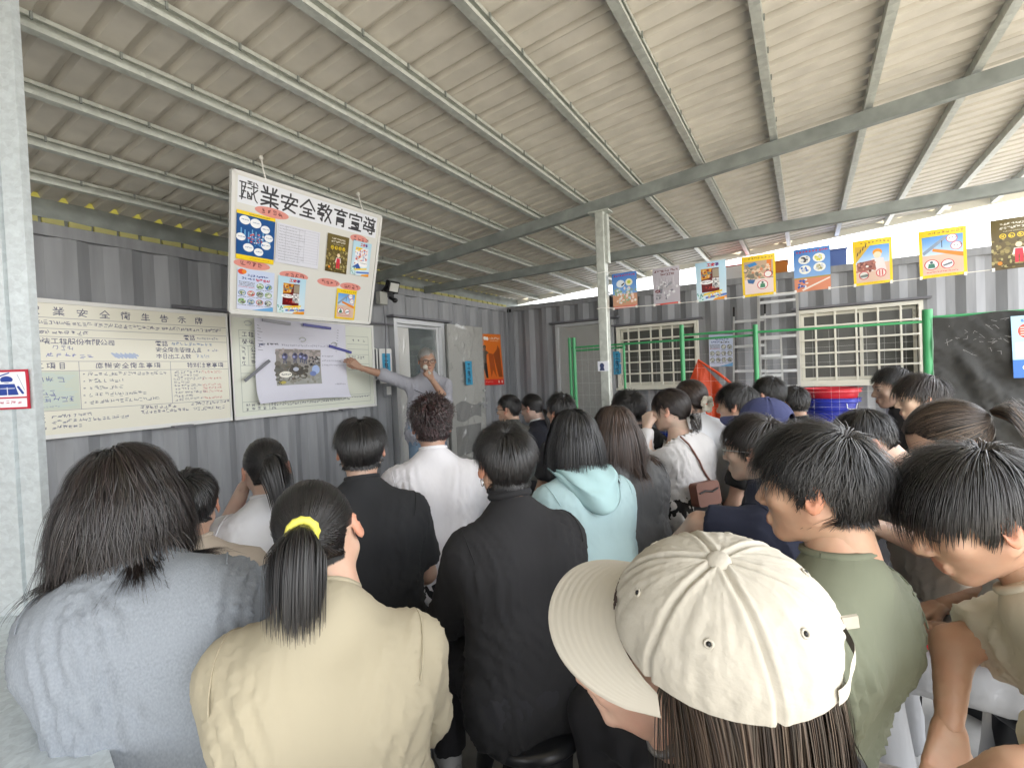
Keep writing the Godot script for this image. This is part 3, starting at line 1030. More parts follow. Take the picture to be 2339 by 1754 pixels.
				p.rect(0, 196, 200, 87, Color(0.85, 0.55, 0.42))
				p.rect(0, 190, 200, 9, Color(0.72, 0.62, 0.3))
				p.poly([Vector2(40, 270), Vector2(196, 204), Vector2(198, 212), Vector2(48, 280)], Color(0.93, 0.9, 0.86))
				p.blotch(20, 205, 50, 50, [Color(0.2, 0.38, 0.7), Color(0.9, 0.9, 0.92)], 14, 10)
		"grey":
			p.rect(0, 0, 200, 283, Color(0.74, 0.72, 0.75))
			p.small(12, 16, 19, 9, Color(0.42, 0.24, 0.25), 1.05, 3.2)
			p.small(60, 44, 19, 5, Color(0.42, 0.24, 0.25), 1.05, 3.2)
			for k in 26:
				p.rect(20 + p.rg.randf() * 150, 70 + p.rg.randf() * 60, 3, 20 + p.rg.randf() * 60, Color(0.62, 0.61, 0.64) if k % 2 else Color(0.86, 0.85, 0.87))
			p.blotch(20, 110, 160, 130, [Color(0.6, 0.6, 0.62), Color(0.86, 0.86, 0.87), Color(0.5, 0.5, 0.54), Color(0.7, 0.68, 0.7)], 60, 12)
			p.oval(34, 176, 20, 12, Color(0.45, 0.16, 0.2))
			p.rect(24, 174, 20, 4, Color(0.9, 0.9, 0.9))
			p.rect(0, 272, 200, 11, Color(0.85, 0.35, 0.3))
		"orange":
			p.grad(0, 0, 200, 283, Color(0.89, 0.47, 0.13), Color(0.87, 0.42, 0.12))
			p.oval(34, 24, 14, 10, Color(0.97, 0.93, 0.9))
			p.oval(56, 26, 12, 10, Color(0.97, 0.93, 0.9))
			p.small(80, 17, 11, 8, Color(0.97, 0.93, 0.9), 1.2, 2.4)
			p.small(80, 34, 6, 12, Color(0.97, 0.93, 0.9))
			# three plain figures at work
			p.oval(24, 72, 14, 10, Color(0.2, 0.15, 0.1))
			p.oval(24, 82, 11, 13, Color(0.45, 0.33, 0.24))
			p.poly([Vector2(8, 92), Vector2(40, 92), Vector2(62, 104), Vector2(40, 116), Vector2(38, 160), Vector2(8, 160)], Color(0.35, 0.30, 0.26))
			p.poly([Vector2(8, 160), Vector2(40, 160), Vector2(46, 244), Vector2(30, 244), Vector2(8, 190)], Color(0.14, 0.12, 0.11))
			p.poly([Vector2(58, 104), Vector2(110, 112), Vector2(128, 240), Vector2(98, 200), Vector2(76, 240)], Color(0.66, 0.30, 0.08))
			p.poly([Vector2(110, 110), Vector2(150, 84), Vector2(160, 60), Vector2(180, 84), Vector2(190, 240), Vector2(150, 240)], Color(0.58, 0.27, 0.09))
			p.rect(0, 252, 200, 31, Color(0.82, 0.16, 0.14))
			p.small(20, 262, 8, 7, Color(0.97, 0.8, 0.75))
			p.oval(146, 266, 7, 8, Color(0.95, 0.85, 0.8))
			p.oval(180, 266, 7, 8, Color(0.95, 0.85, 0.8))
		"medical":
			p.rect(0, 0, 200, 283, Color(0.66, 0.82, 0.93))
			p.small(30, 14, 14, 8, Color(0.2, 0.4, 0.7), 1.3, 2.4)
			for q in [[50, 70], [100, 66]]:
				p.oval(q[0], q[1], 30, 34, Color(0.8, 0.28, 0.2))
				for k in 4:
					p.rect(q[0] - 22, q[1] - 18 + k * 11, 44, 4, Color(0.93, 0.85, 0.82))
			p.rect(10, 120, 180, 70, Color(0.75, 0.78, 0.8))
			p.oval(60, 156, 22, 26, Color(0.85, 0.82, 0.76))
			p.oval(70, 150, 10, 14, Color(0.75, 0.2, 0.25))
			p.rect(0, 200, 200, 83, Color(0.16, 0.42, 0.75))
			p.oval(70, 236, 40, 22, Color(0.9, 0.93, 0.96))
			p.oval(150, 250, 30, 18, Color(0.9, 0.93, 0.96))
	return p.mat(0.32)

func build_signs():
	var ink := Color(0.23, 0.23, 0.34)
	# ---- left board
	var p := P.new(1100, 700, Color(0.88, 0.87, 0.81))
	write(p, "職業安全衛生告示牌", 158, 30, 40, 93.5, 3.8, ink)
	var lc := Color(0.42, 0.42, 0.48)
	for y in [84, 140, 182, 310, 360, 566]:
		p.rect(0, y, 1096, 2, lc)
	p.rect(338, 310, 2, 256, lc)
	p.rect(758, 310, 2, 256, lc)
	p.small(120, 100, 22, 42, ink, 1.0, 2.0)
	p.small(990, 96, 16, 4, ink, 1.2, 1.6)
	p.small(120, 150, 22, 11, ink, 1.1, 2.2)
	write(p, "電話", 840, 148, 26, 32, 3.0, ink)
	p.small(912, 156, 14, 9, Color(0.4, 0.42, 0.5), 1.0, 1.4)
	write(p, "營造工程股份有限公司", 170, 192, 28, 33, 3.0, ink)
	p.small(130, 192, 28, 1, ink, 1.1, 3.0)
	write(p, "電話", 690, 190, 26, 32, 3.0, ink)
	p.small(770, 192, 22, 10, Color(0.4, 0.48, 0.62), 1.05, 2.2)
	p.small(130, 228, 26, 2, ink, 1.1, 2.6)
	p.small(240, 228, 24, 3, Color(0.3, 0.32, 0.5), 1.2, 2.0)
	write(p, "安全衛生管理人員", 690, 226, 26, 31, 2.8, ink)
	p.small(968, 228, 20, 3, Color(0.3, 0.32, 0.5), 1.3, 1.8)
	p.small(130, 268, 26, 1, ink, 1.1, 2.6)
	p.small(220, 268, 26, 6, Color(0.25, 0.3, 0.62), 1.2, 2.4, 0.1)
	for k in 26:
		p.line(Vector2(480 + k * 4, 266 + (k % 5) * 5), Vector2(500 + k * 4, 274 + (k % 4) * 6), 7.0, Color(0.62, 0.68, 0.80))
	write(p, "本日出工人數", 690, 266, 26, 31, 2.8, ink)
	p.small(900, 264, 26, 3, Color(0.35, 0.42, 0.6), 1.0, 2.2)
	write(p, "出工項目", 130, 320, 29, 43, 3.2, ink)
	write(p, "應辦安全衛生事項", 410, 320, 28, 38, 3.0, ink)
	write(p, "特別注意事項", 850, 320, 28, 36, 3.0, ink)
	# the bluish field of hand-written jobs
	p.rect(112, 364, 224, 200, Color(0.76, 0.79, 0.73))
	for k in 30:
		p.line(Vector2(120 + (k * 37) % 200, 370 + (k * 53) % 180), Vector2(150 + (k * 37) % 180, 376 + (k * 53) % 180), 8.0, Color(0.74, 0.79, 0.76))
	p.small(130, 390, 34, 4, Color(0.3, 0.36, 0.55), 1.15, 2.6, 0.08)
	p.small(126, 462, 28, 4, Color(0.25, 0.29, 0.55), 1.1, 2.4, 0.1)
	p.small(170, 494, 28, 5, Color(0.25, 0.29, 0.55), 1.1, 2.4, 0.1)
	p.small(126, 540, 10, 12, Color(0.55, 0.6, 0.66), 1.1, 1.2)
	for k in 5:
		p.small(352, 376 + k * 38, 9, 1, ink, 1, 1.4)
		p.small(374, 370 + k * 38, 20, [17, 7, 7, 12, 15][k], Color(0.26, 0.28, 0.36), 1.08, 1.8, 0.08)
	for k in 9:
		p.small(774, 370 + k * 21, 16, [9, 8, 10, 5, 9, 7, 10, 6, 9][k], Color(0.32, 0.32, 0.4), 1.08, 1.5, 0.06)
		if k % 2 == 0 or k == 5:
			p.small(774 + 16 * 1.08 * 9, 370 + k * 21, 16, 7, Color(0.72, 0.4, 0.36), 1.05, 1.5, 0.06)
	for k in 3:
		p.small(130, 586 + k * 28, 22, 3, ink, 1.15, 2.4)
		p.small(222, 588 + k * 28, 19, [8, 16, 6][k], Color(0.26, 0.28, 0.40), 1.05, 1.9, 0.05)
	p.small(596, 572, 22, 8, ink, 1.05, 2.2)
	p.small(596, 600, 20, 12, ink, 1.05, 2.0)
	p.small(860, 570, 20, 11, ink, 1.05, 2.0)
	p.small(870, 604, 20, 9, ink, 1.05, 2.0)
	for k in 40:
		p.put(int(p.rg.randf() * 1100), int(p.rg.randf() * 700), Color(0.6, 0.58, 0.5), 0.5)
	var bd := thing("notice_board", "left whiteboard headed with large characters and filled with handwriting", "whiteboard", Vector3(0.02, 0, 4.72), "")
	board(bd, 5.36 - 4.72, 4.086 - 4.72, 1.172, 1.952, p.mat(0.28))
	# ---- right board
	p = P.new(900, 520, Color(0.87, 0.88, 0.83))
	p.rect(46, 70, 820, 420, Color(0.62, 0.65, 0.62))
	p.rect(48, 72, 816, 416, Color(0.87, 0.88, 0.83))
	for q in [[48, 112, 160], [48, 150, 160], [48, 252, 160], [48, 292, 160], [700, 120, 164], [700, 152, 164], [700, 186, 164], [700, 246, 164], [700, 284, 164], [48, 440, 816]]:
		p.rect(q[0], q[1], q[2], 2, Color(0.6, 0.63, 0.62))
	p.rect(88, 150, 2, 102, Color(0.6, 0.63, 0.62))
	p.rect(186, 440, 2, 50, Color(0.45, 0.46, 0.5))
	var gi := Color(0.30, 0.31, 0.36)
	write(p, "工程", 62, 80, 24, 33, 2.4, gi)
	p.small(128, 80, 24, 2, gi, 1.3, 2.2)
	p.glyph(G["營"], 62, 118, 24, 2.2, gi)
	p.glyph(G["造"], 95, 118, 24, 2.2, gi)
	p.small(128, 118, 24, 2, gi, 1.3, 2.2)
	for k in 4:
		p.small(58, 158 + k * 24, 20, 1, gi, 1.3, 2.2)
	write(p, "公司", 104, 158, 24, 34, 2.4, gi)
	write(p, "工", 104, 190, 24, 34, 2.4, gi)
	p.small(138, 190, 24, 2, gi, 1.3, 2.2)
	p.small(104, 222, 24, 2, gi, 1.3, 2.2)
	p.glyph(G["人"], 162, 222, 22, 2.2, gi)
	p.glyph(G["本"], 140, 262, 22, 2.2, gi)
	p.small(740, 88, 16, 3, gi, 2.6, 1.6)
	p.small(706, 196, 18, 6, gi, 1.2, 1.8)
	p.small(706, 222, 18, 3, gi, 1.2, 1.8)
	p.small(716, 258, 20, 4, gi, 1.8, 2.0)
	p.small(64, 450, 17, 4, gi, 1.7, 2.0)
	p.small(64, 470, 17, 4, gi, 1.7, 2.0)
	for k in 3:
		p.small(196, 443 + k * 16, 13, [6, 34, 2][k], gi, 1.15, 1.6)
	p.small(700, 450, 12, 12, gi, 1.1, 1.4)
	var bd2 := thing("notice_board", "right whiteboard half covered by the pinned paper chart", "whiteboard", Vector3(0.02, 0, 3.37))
	board(bd2, 4.076 - 3.37, 2.668 - 3.37, 1.172, 1.955, p.mat(0.28))
	# ---- paper chart on the right board
	p = P.new(560, 500, Color(0.86, 0.86, 0.91))
	for k in 9:
		p.line(Vector2(14, 40 + k * 18), Vector2(22 + (k % 3) * 8, 44 + k * 18), 2.0, Color(0.4, 0.4, 0.45))
		p.line(Vector2(500 - k * 2, 40 + k * 18), Vector2(510 - k * 2, 42 + k * 18), 2.0, Color(0.4, 0.4, 0.45))
	p.rect(110, 88, 240, 1, Color(0.78, 0.78, 0.84))
	p.rect(90, 64, 220, 1, Color(0.8, 0.8, 0.86))
	p.small(18, 148, 18, 2, Color(0.2, 0.24, 0.4), 1.0, 3.0)
	p.small(60, 146, 12, 5, Color(0.2, 0.22, 0.3), 1.1, 2.4)
	p.small(140, 150, 11, 22, Color(0.45, 0.45, 0.55), 1.15, 1.2)
	for k in 3:
		p.small(392, 216 + k * 30, 9, [8, 14, 16][k], Color(0.5, 0.5, 0.58), 1.05, 1.1)
	p.small(470, 404, 9, 8, Color(0.45, 0.45, 0.52), 1.05, 1.1)
	# the printed photograph of people round a pit
	p.grad(108, 180, 276, 224, Color(0.56, 0.53, 0.51), Color(0.62, 0.63, 0.61))
	p.blotch(112, 184, 262, 60, [Color(0.66, 0.62, 0.60), Color(0.56, 0.54, 0.53), Color(0.7, 0.66, 0.66)], 60, 16)
	p.blotch(112, 262, 120, 110, [Color(0.38, 0.36, 0.33), Color(0.46, 0.44, 0.41), Color(0.42, 0.42, 0.40)], 70, 18)
	p.blotch(180, 290, 120, 80, [Color(0.33, 0.31, 0.28), Color(0.42, 0.39, 0.35), Color(0.29, 0.28, 0.26)], 60, 15)
	p.blotch(120, 350, 250, 46, [Color(0.62, 0.62, 0.6), Color(0.55, 0.54, 0.5), Color(0.66, 0.66, 0.64)], 60, 11)
	for q in [[160, 226], [222, 224], [262, 222], [286, 230]]:
		p.oval(q[0], q[1], 17, 22, Color(0.36, 0.36, 0.5))
		p.oval(q[0] + 3, q[1] - 12, 8, 8, Color(0.25, 0.24, 0.32))
		p.oval(q[0] - 6, q[1] + 4, 8, 7, Color(0.62, 0.65, 0.82))
		p.line(Vector2(q[0] - 4, q[1] + 18), Vector2(q[0] - 6, q[1] + 40), 7, Color(0.35, 0.36, 0.46))
		p.line(Vector2(q[0] + 5, q[1] + 18), Vector2(q[0] + 8, q[1] + 40), 7, Color(0.33, 0.34, 0.42))
	p.blotch(312, 226, 66, 60, [Color(0.22, 0.22, 0.24), Color(0.75, 0.75, 0.76), Color(0.35, 0.34, 0.36), Color(0.5, 0.48, 0.46)], 44, 8)
	p.oval(352, 310, 24, 30, Color(0.66, 0.74, 0.9))
	p.oval(334, 336, 20, 16, Color(0.45, 0.52, 0.74))
	p.oval(228, 306, 18, 13, Color(0.74, 0.76, 0.82))
	p.oval(164, 338, 38, 20, Color(0.95, 0.94, 0.9))
	p.small(138, 334, 8, 7, INK, 1.0, 1.4)
	p.oval(140, 386, 24, 9, Color(0.75, 0.7, 0.35))
	p.blotch(114, 376, 20, 20, [Color(0.2, 0.2, 0.18), Color(0.4, 0.4, 0.36)], 8, 6)
	var chart := thing("paper_chart", "white paper chart with a printed photo held on the right whiteboard by magnet bars", "poster", Vector3(0.06, 0, 3.45))
	var rows := []
	for j in 25:
		var row: Array[Vector3] = []
		for i in 17:
			var a := i / 16.0
			var b := j / 24.0
			var z := lerpf(3.895, 3.025, a) + lerpf(0.0, 0.02, b) - 3.45
			var y := lerpf(1.945, 1.272, b) + 0.012 * sin(a * PI) * b
			var x := 0.012 + 0.02 * b * b + 0.012 * sin(b * 7.0 + a) * b + 0.05 * maxf(0.0, b - 0.82) * maxf(0.0, b - 0.82) * 20.0 + 0.006 * sin(a * 9.0)
			row.append(Vector3(x, y, z))
		rows.append(row)
	var cb := B.new()
	cb.sheet(rows)
	obj("sheet", cb, p.mat(0.6), chart)
	# magnet bars and chalk holders
	var bars := [["grey magnetic bar at the top left of the paper chart", Vector3(0.092, 1.932, 3.84), Vector3(0.092, 1.915, 3.60), Color(0.6, 0.6, 0.63)], ["blue magnetic bar at the top of the paper chart", Vector3(0.092, 1.918, 3.48), Vector3(0.092, 1.902, 3.20), Color(0.30, 0.30, 0.58)], ["blue magnetic bar at the right of the paper chart", Vector3(0.10, 1.742, 3.23), Vector3(0.07, 1.69, 2.965), Color(0.28, 0.29, 0.58)], ["dark grey magnetic bar hanging diagonally left of the paper chart", Vector3(0.08, 1.455, 4.0), Vector3(0.11, 1.61, 3.81), Color(0.32, 0.33, 0.36)]]
	for q in bars:
		var mb := B.new()
		mb.bar(q[1], q[2], 0.012, 0.022)
		var o := obj("magnetic_bar", mb, mk(q[3].r * q[3].r, q[3].g * q[3].g, q[3].b * q[3].b, 0.35))
		tag(o, q[0], "magnet")
	for q in [[Vector3(0.075, 1.90, 4.0 - 0.05), "at the top left of the chart"], [Vector3(0.09, 1.79, 3.49), "in the upper middle of the chart"], [Vector3(0.09, 1.76, 3.17), "at the upper right of the chart"]]:
		var rb := B.new()
		var pts := PackedVector3Array()
		var rad := PackedFloat32Array()
		for k in 11:
			var a := k / 10.0 * 5.4
			pts.append(q[0] + Vector3(0, sin(a) * 0.018, cos(a) * 0.028))
			rad.append(0.004)
		rb.tube(pts, rad, 5)
		var o := obj("ring_clip", rb, mk(0.5, 0.52, 0.5, 0.4))
		tag(o, "small round clip " + q[1], "clip", "ring clips of the paper chart")
	# ---- hanging sign
	p = P.new(960, 720, Color(0.86, 0.86, 0.84))
	for k in 8:
		var tx := 34.0 + k * 113
		p.rect(tx - 10, 14, 116, 128, Color(0.90, 0.91, 0.94))
		p.glyph(G["職業安全教育宣導"[k]], tx, 30, 92, 6.0 if k == 0 else 10.0, Color(0.20, 0.20, 0.22))
	for q in [[210, 152, 96, 0], [800, 172, 70, 1], [110, 446, 100, 2], [360, 470, 92, 3], [600, 478, 84, 4], [770, 484, 84, 5]]:
		p.oval(q[0], q[1], q[2], 25, Color(0.87, 0.58, 0.54))
		p.small(q[0] - q[2] * 0.62, q[1] - 13, 25, 4, Color(0.42, 0.2, 0.2), 1.25, 3.0)
	p.rect(4, 100, 5, 612, Color(0.2, 0.2, 0.2))
	p.rect(950, 160, 4, 550, Color(0.2, 0.2, 0.2))
	var tl := Vector3(1.2, 2.553, 4.641)
	var tr := Vector3(1.2, 2.573, 3.604)
	var bl := Vector3(0.87, 1.856, 4.512)
	var br := Vector3(0.87, 1.862, 3.459)
	var hs := thing("hanging_sign", "white safety sign with bold black heading hanging tilted from the roof", "sign", Vector3(1.03, 1.85, 4.05))
	var o0 := hs.position
	var rt := (tr - tl).normalized()
	var dn := (bl - tl).normalized()
	var nn := dn.cross(rt).normalized()
	if nn.x < 0:
		nn = -nn
	card("panel", p.mat(0.4), hs, tl - o0, tr - o0, bl - o0, br - o0)
	var fb := B.new()
	for e in [[tl, tr], [tr, br], [br, bl], [bl, tl]]:
		fb.bar(e[0] - o0 - nn * 0.006, e[1] - o0 - nn * 0.006, 0.018, 0.024, nn)
	obj("frame", fb, M.white, hs)
	var place := func(kind: String, u: float, v: float, w: float, h: float, lab: String):
		var f := func(a: float, b: float) -> Vector3:
			return tl.lerp(tr, a).lerp(bl.lerp(br, a), b) + nn * 0.006
		var ctr: Vector3 = f.call(u + w * 0.5, v + h)
		var m := poster(kind)
		var th := thing("poster", lab, "poster", ctr, "posters on the hanging sign")
		card("sheet", m, th, f.call(u, v) - ctr, f.call(u + w, v) - ctr, f.call(u, v + h) - ctr, f.call(u + w, v + h) - ctr, 0.002)
	place.call("bubbles", 0.02, 0.245, 0.215, 0.345, "dark blue poster with white bubbles and yellow bands on the hanging sign")
	place.call("table", 0.245, 0.265, 0.285, 0.30, "pale printed table sheet on the hanging sign")
	place.call("olive", 0.585, 0.25, 0.165, 0.315, "olive brown poster with a figure in red on the hanging sign")
	place.call("comic2", 0.785, 0.255, 0.155, 0.30, "light blue comic poster near the right edge of the hanging sign")
	place.call("dots", 0.03, 0.655, 0.215, 0.315, "pale lilac poster with rows of round pictures on the hanging sign")
	place.call("comic", 0.27, 0.665, 0.185, 0.305, "light blue poster with dark red picture panels on the hanging sign")
	place.call("crane", 0.69, 0.70, 0.165, 0.28, "yellow bordered crane safety poster at the lower right of the hanging sign")
	for q in [[Vector3(1.2, 2.556, 4.46), Vector3(1.23, 2.66, 4.50), "left"], [Vector3(1.2, 2.572, 3.77), Vector3(1.23, 2.66, 3.83), "right"]]:
		var sb := B.new()
		var mid: Vector3 = q[0].lerp(q[1], 0.5) + Vector3(0.004, 0, 0.006)
		sb.tube(PackedVector3Array([q[0], mid, q[1]]), PackedFloat32Array([0.005, 0.004, 0.005]), 6)
		sb.ball(q[1], Vector3(0.012, 0.014, 0.012))
		obj("cord", sb, M.rope, hs, -o0)
	# conduit along the board tops
	var cd := B.new()
	cd.rod(Vector3(0.04, 1.985, 4.45), Vector3(0.04, 1.995, 2.37), 0.011)
	tag(obj("conduit", cd, M.wall_dark), "thin grey conduit running along the wall above the whiteboards", "conduit")
	# ---- posters strung on cords across the right side
	var zs := 2.52
	var xs := [[2.50, 0.19, "skyblue", "blue sky poster with white figures, first on the string beside the post"], [2.807, 0.19, "grey", "grey photo poster with dark red heading on the string"], [3.105, 0.195, "comic", "pale blue poster with dark red panels on the string"], [3.396, 0.197, "site", "yellow bordered poster of a building site on the string"], [3.693, 0.195, "skyblue2", "blue poster with four round pictures on the string"], [4.0, 0.188, "worker", "yellow bordered poster of a worker in an orange helmet on the string"], [4.306, 0.203, "crane2", "yellow bordered crane poster high on the string at the right"], [4.604, 0.19, "olive", "olive poster with a figure in red at the right end of the string"]]
	# heights found along the string
	var cord := B.new()
	for yy in [1.885, 2.155]:
		var pts := PackedVector3Array()
		var rad := PackedFloat32Array()
		for k in 31:
			var a := k / 30.0
			pts.append(Vector3(lerpf(2.49, 5.55, a), yy - 0.02 * sin(a * PI) + 0.005 * a, lerpf(2.585, zs, minf(1.0, a * 8.0))))
			rad.append(0.0025)
		cord.tube(pts, rad, 5)
	cord.tube(PackedVector3Array([Vector3(2.415, 1.885, 2.64), Vector3(2.495, 1.885, 2.64), Vector3(2.495, 1.888, 2.56)]), PackedFloat32Array([0.003, 0.003, 0.003]), 5)
	cord.tube(PackedVector3Array([Vector3(2.415, 2.15, 2.64), Vector3(2.495, 2.15, 2.64), Vector3(2.495, 2.155, 2.56)]), PackedFloat32Array([0.003, 0.003, 0.003]), 5)
	tag(obj("string", cord, M.rope), "white strings stretched from the post, carrying the row of posters", "string")
	for q in xs:
		var x: float = q[0]
		var w: float = q[1]
		var m := poster(q[2])
		m.backlight_enabled = true
		m.backlight = Color(0.6, 0.6, 0.6)
		var a := (x - 2.49) / 3.06
		var yb := 1.885 - 0.02 * sin(a * PI)
		var yt := yb + 0.262
		var at := Vector3(x + w * 0.5, yb, zs)
		var th := thing("poster", q[3], "poster", at, "posters strung across the right side")
		card("sheet", m, th, Vector3(-w * 0.5, yt - yb, 0.004), Vector3(w * 0.5, yt - yb, 0.004), Vector3(-w * 0.5 + 0.004, -0.004, 0.006), Vector3(w * 0.5, -0.002, 0.006), 0.006)
		for e in [-0.46, 0.46]:
			var cl := B.new()
			cl.box(Vector3(w * e, 0.0, 0.008), Vector3(0.012, 0.018, 0.008))
			obj("clip", cl, M.white, th)
	# ---- other posters and notices
	var th := thing("poster", "orange poster with three silhouettes on the wall right of the door", "poster", Vector3(0.03, 1.28, 0.5))
	card("sheet", poster("orange"), th, Vector3(0, 0.70, 0.255), Vector3(0, 0.715, -0.235), Vector3(0.012, 0.01, 0.235), Vector3(0.012, 0.0, -0.26), 0.01)
	th = thing("poster", "grey notice with rows of round pictures on the back container", "poster", Vector3(2.91, 1.41, 0.03))
	card("sheet", poster("dots_grey"), th, Vector3(-0.13, 0.375, 0), Vector3(0.13, 0.36, 0), Vector3(-0.13, 0.0, 0.004), Vector3(0.13, 0.0, 0.004), 0.004)
	th = thing("poster", "light blue medical poster on the dark net at the right edge", "poster", Vector3(5.17, 1.24, 1.17))
	card("sheet", poster("medical"), th, Vector3(-0.14, 0.45, 0), Vector3(0.19, 0.45, 0), Vector3(-0.13, 0.0, 0.0), Vector3(0.2, 0.0, 0.0), 0.004)
	# blue office labels
	for q in [["blue office label on a white card left of the presenter's door", Vector3(0.035, 1.40, 2.49), 0], ["blue office label stuck on the open door leaf", Vector3(0.115, 1.31, 1.17), 1], ["narrow blue label on the back container beside the barred window", Vector3(1.665, 1.36, 0.05), 2]]:
		var pw := P.new(120, 200, Color(0.27, 0.62, 0.78))
		for k in 3:
			pw.glyph(G["工務所"[k]], 34, 20 + k * 60, 48, 6.0, Color(0.05, 0.12, 0.2))
		var lb := thing("office_label", q[0], "sign", q[1])
		if q[2] == 0:
			var wc := B.new()
			wc.box(Vector3(-0.008, 0.16, 0), Vector3(0.006, 0.36, 0.17))
			obj("white_card", wc, M.white, lb)
			card("label", pw.mat(), lb, Vector3(0.004, 0.29, 0.055), Vector3(0.004, 0.29, -0.055), Vector3(0.004, 0.05, 0.055), Vector3(0.004, 0.05, -0.055))
		elif q[2] == 1:
			card("label", pw.mat(), lb, Vector3(0, 0.30, 0.07), Vector3(0, 0.30, -0.07), Vector3(0.002, 0, 0.065), Vector3(0.002, 0, -0.07), 0.004)
		else:
			card("label", pw.mat(), lb, Vector3(-0.05, 0.30, 0), Vector3(0.05, 0.30, 0), Vector3(-0.05, 0, 0), Vector3(0.05, 0, 0))
	# notice on the near column: red border, blue worker emblem
	p = P.new(200, 250, Color(0.92, 0.92, 0.94))
	var crim := Color(0.72, 0.13, 0.22)
	p.rect(0, 0, 200, 14, crim)
	p.rect(186, 0, 14, 250, crim)
	p.rect(0, 0, 14, 250, crim)
	p.rect(0, 172, 200, 10, crim)
	p.rect(0, 238, 200, 12, crim)
	var bl2 := Color(0.16, 0.26, 0.58)
	p.oval(96, 62, 30, 22, bl2)
	p.poly([Vector2(60, 90), Vector2(132, 90), Vector2(148, 160), Vector2(44, 160)], bl2)
	p.rect(62, 76, 68, 5, Color(0.92, 0.92, 0.94))
	p.line(Vector2(96, 112), Vector2(96, 158), 4, Color(0.92, 0.92, 0.94))
	p.line(Vector2(64, 118), Vector2(130, 118), 4, Color(0.92, 0.92, 0.94))
	p.line(Vector2(60, 40), Vector2(110, 20), 7, bl2)
	p.line(Vector2(148, 30), Vector2(176, 130), 3, Color(0.6, 0.62, 0.7))
	p.line(Vector2(44, 110), Vector2(22, 150), 12, bl2)
	p.line(Vector2(148, 110), Vector2(168, 150), 12, bl2)
	p.small(28, 196, 22, 5, Color(0.7, 0.3, 0.4), 1.25, 2.6)
	var ex := Vector3(0.8537, 0, -0.5207)
	var at2 := Vector3(1.755, 1.378, 5.594) + Vector3(0.5207, 0, 0.8537) * 0.006
	th = thing("notice", "red bordered notice with blue worker emblem on the left column", "sign", at2)
	card("sheet", p.mat(0.35), th, ex * -0.135 + Vector3.UP * 0.119, ex * -0.01 + Vector3.UP * 0.118, ex * -0.135, ex * -0.008, 0.002)
	# small notices on the middle post
	p = P.new(100, 90, Color(0.9, 0.91, 0.94))
	p.oval(40, 40, 20, 24, Color(0.2, 0.25, 0.4))
	p.poly([Vector2(16, 84), Vector2(64, 84), Vector2(54, 50), Vector2(26, 50)], Color(0.2, 0.25, 0.4))
	th = thing("notice", "small white notice with a dark figure on the middle post", "sign", Vector3(2.455, 1.415, 2.642))
	card("sheet", p.mat(), th, Vector3(-0.05, 0.075, 0), Vector3(0.035, 0.075, 0), Vector3(-0.05, 0, 0), Vector3(0.035, 0, 0), 0.003)

func board(t: Node3D, z0: float, z1: float, y0: float, y1: float, m: Material):
	var b := B.new()
	b.quad(Vector3(0.018, y1, z0), Vector3(0.018, y1, z1), Vector3(0.018, y0, z1), Vector3(0.018, y0, z0))
	obj("writing_surface", b, m, t)
	var bk := B.new()
	bk.box(Vector3(0.008, (y0 + y1) * 0.5, (z0 + z1) * 0.5), Vector3(0.014, y1 - y0, z0 - z1))
	obj("backing", bk, M.white, t)
	var f := B.new()
	for q in [[y0, y0 + 0.0], [y1, y1]]:
		f.bar(Vector3(0.014, q[0], z0 + 0.012), Vector3(0.014, q[0], z1 - 0.012), 0.028, 0.024)
	for z in [z0, z1]:
		f.bar(Vector3(0.014, y0 + 0.012, z), Vector3(0.014, y1 - 0.012, z), 0.024, 0.028, Vector3.RIGHT)
	obj("frame", f, M.white, t)
	var tr := B.new()
	tr.box(Vector3(0.05, y0 - 0.012, lerpf(z0, z1, 0.72)), Vector3(0.06, 0.012, 0.12))
	obj("pen_tray", tr, M.wall_dark, t)

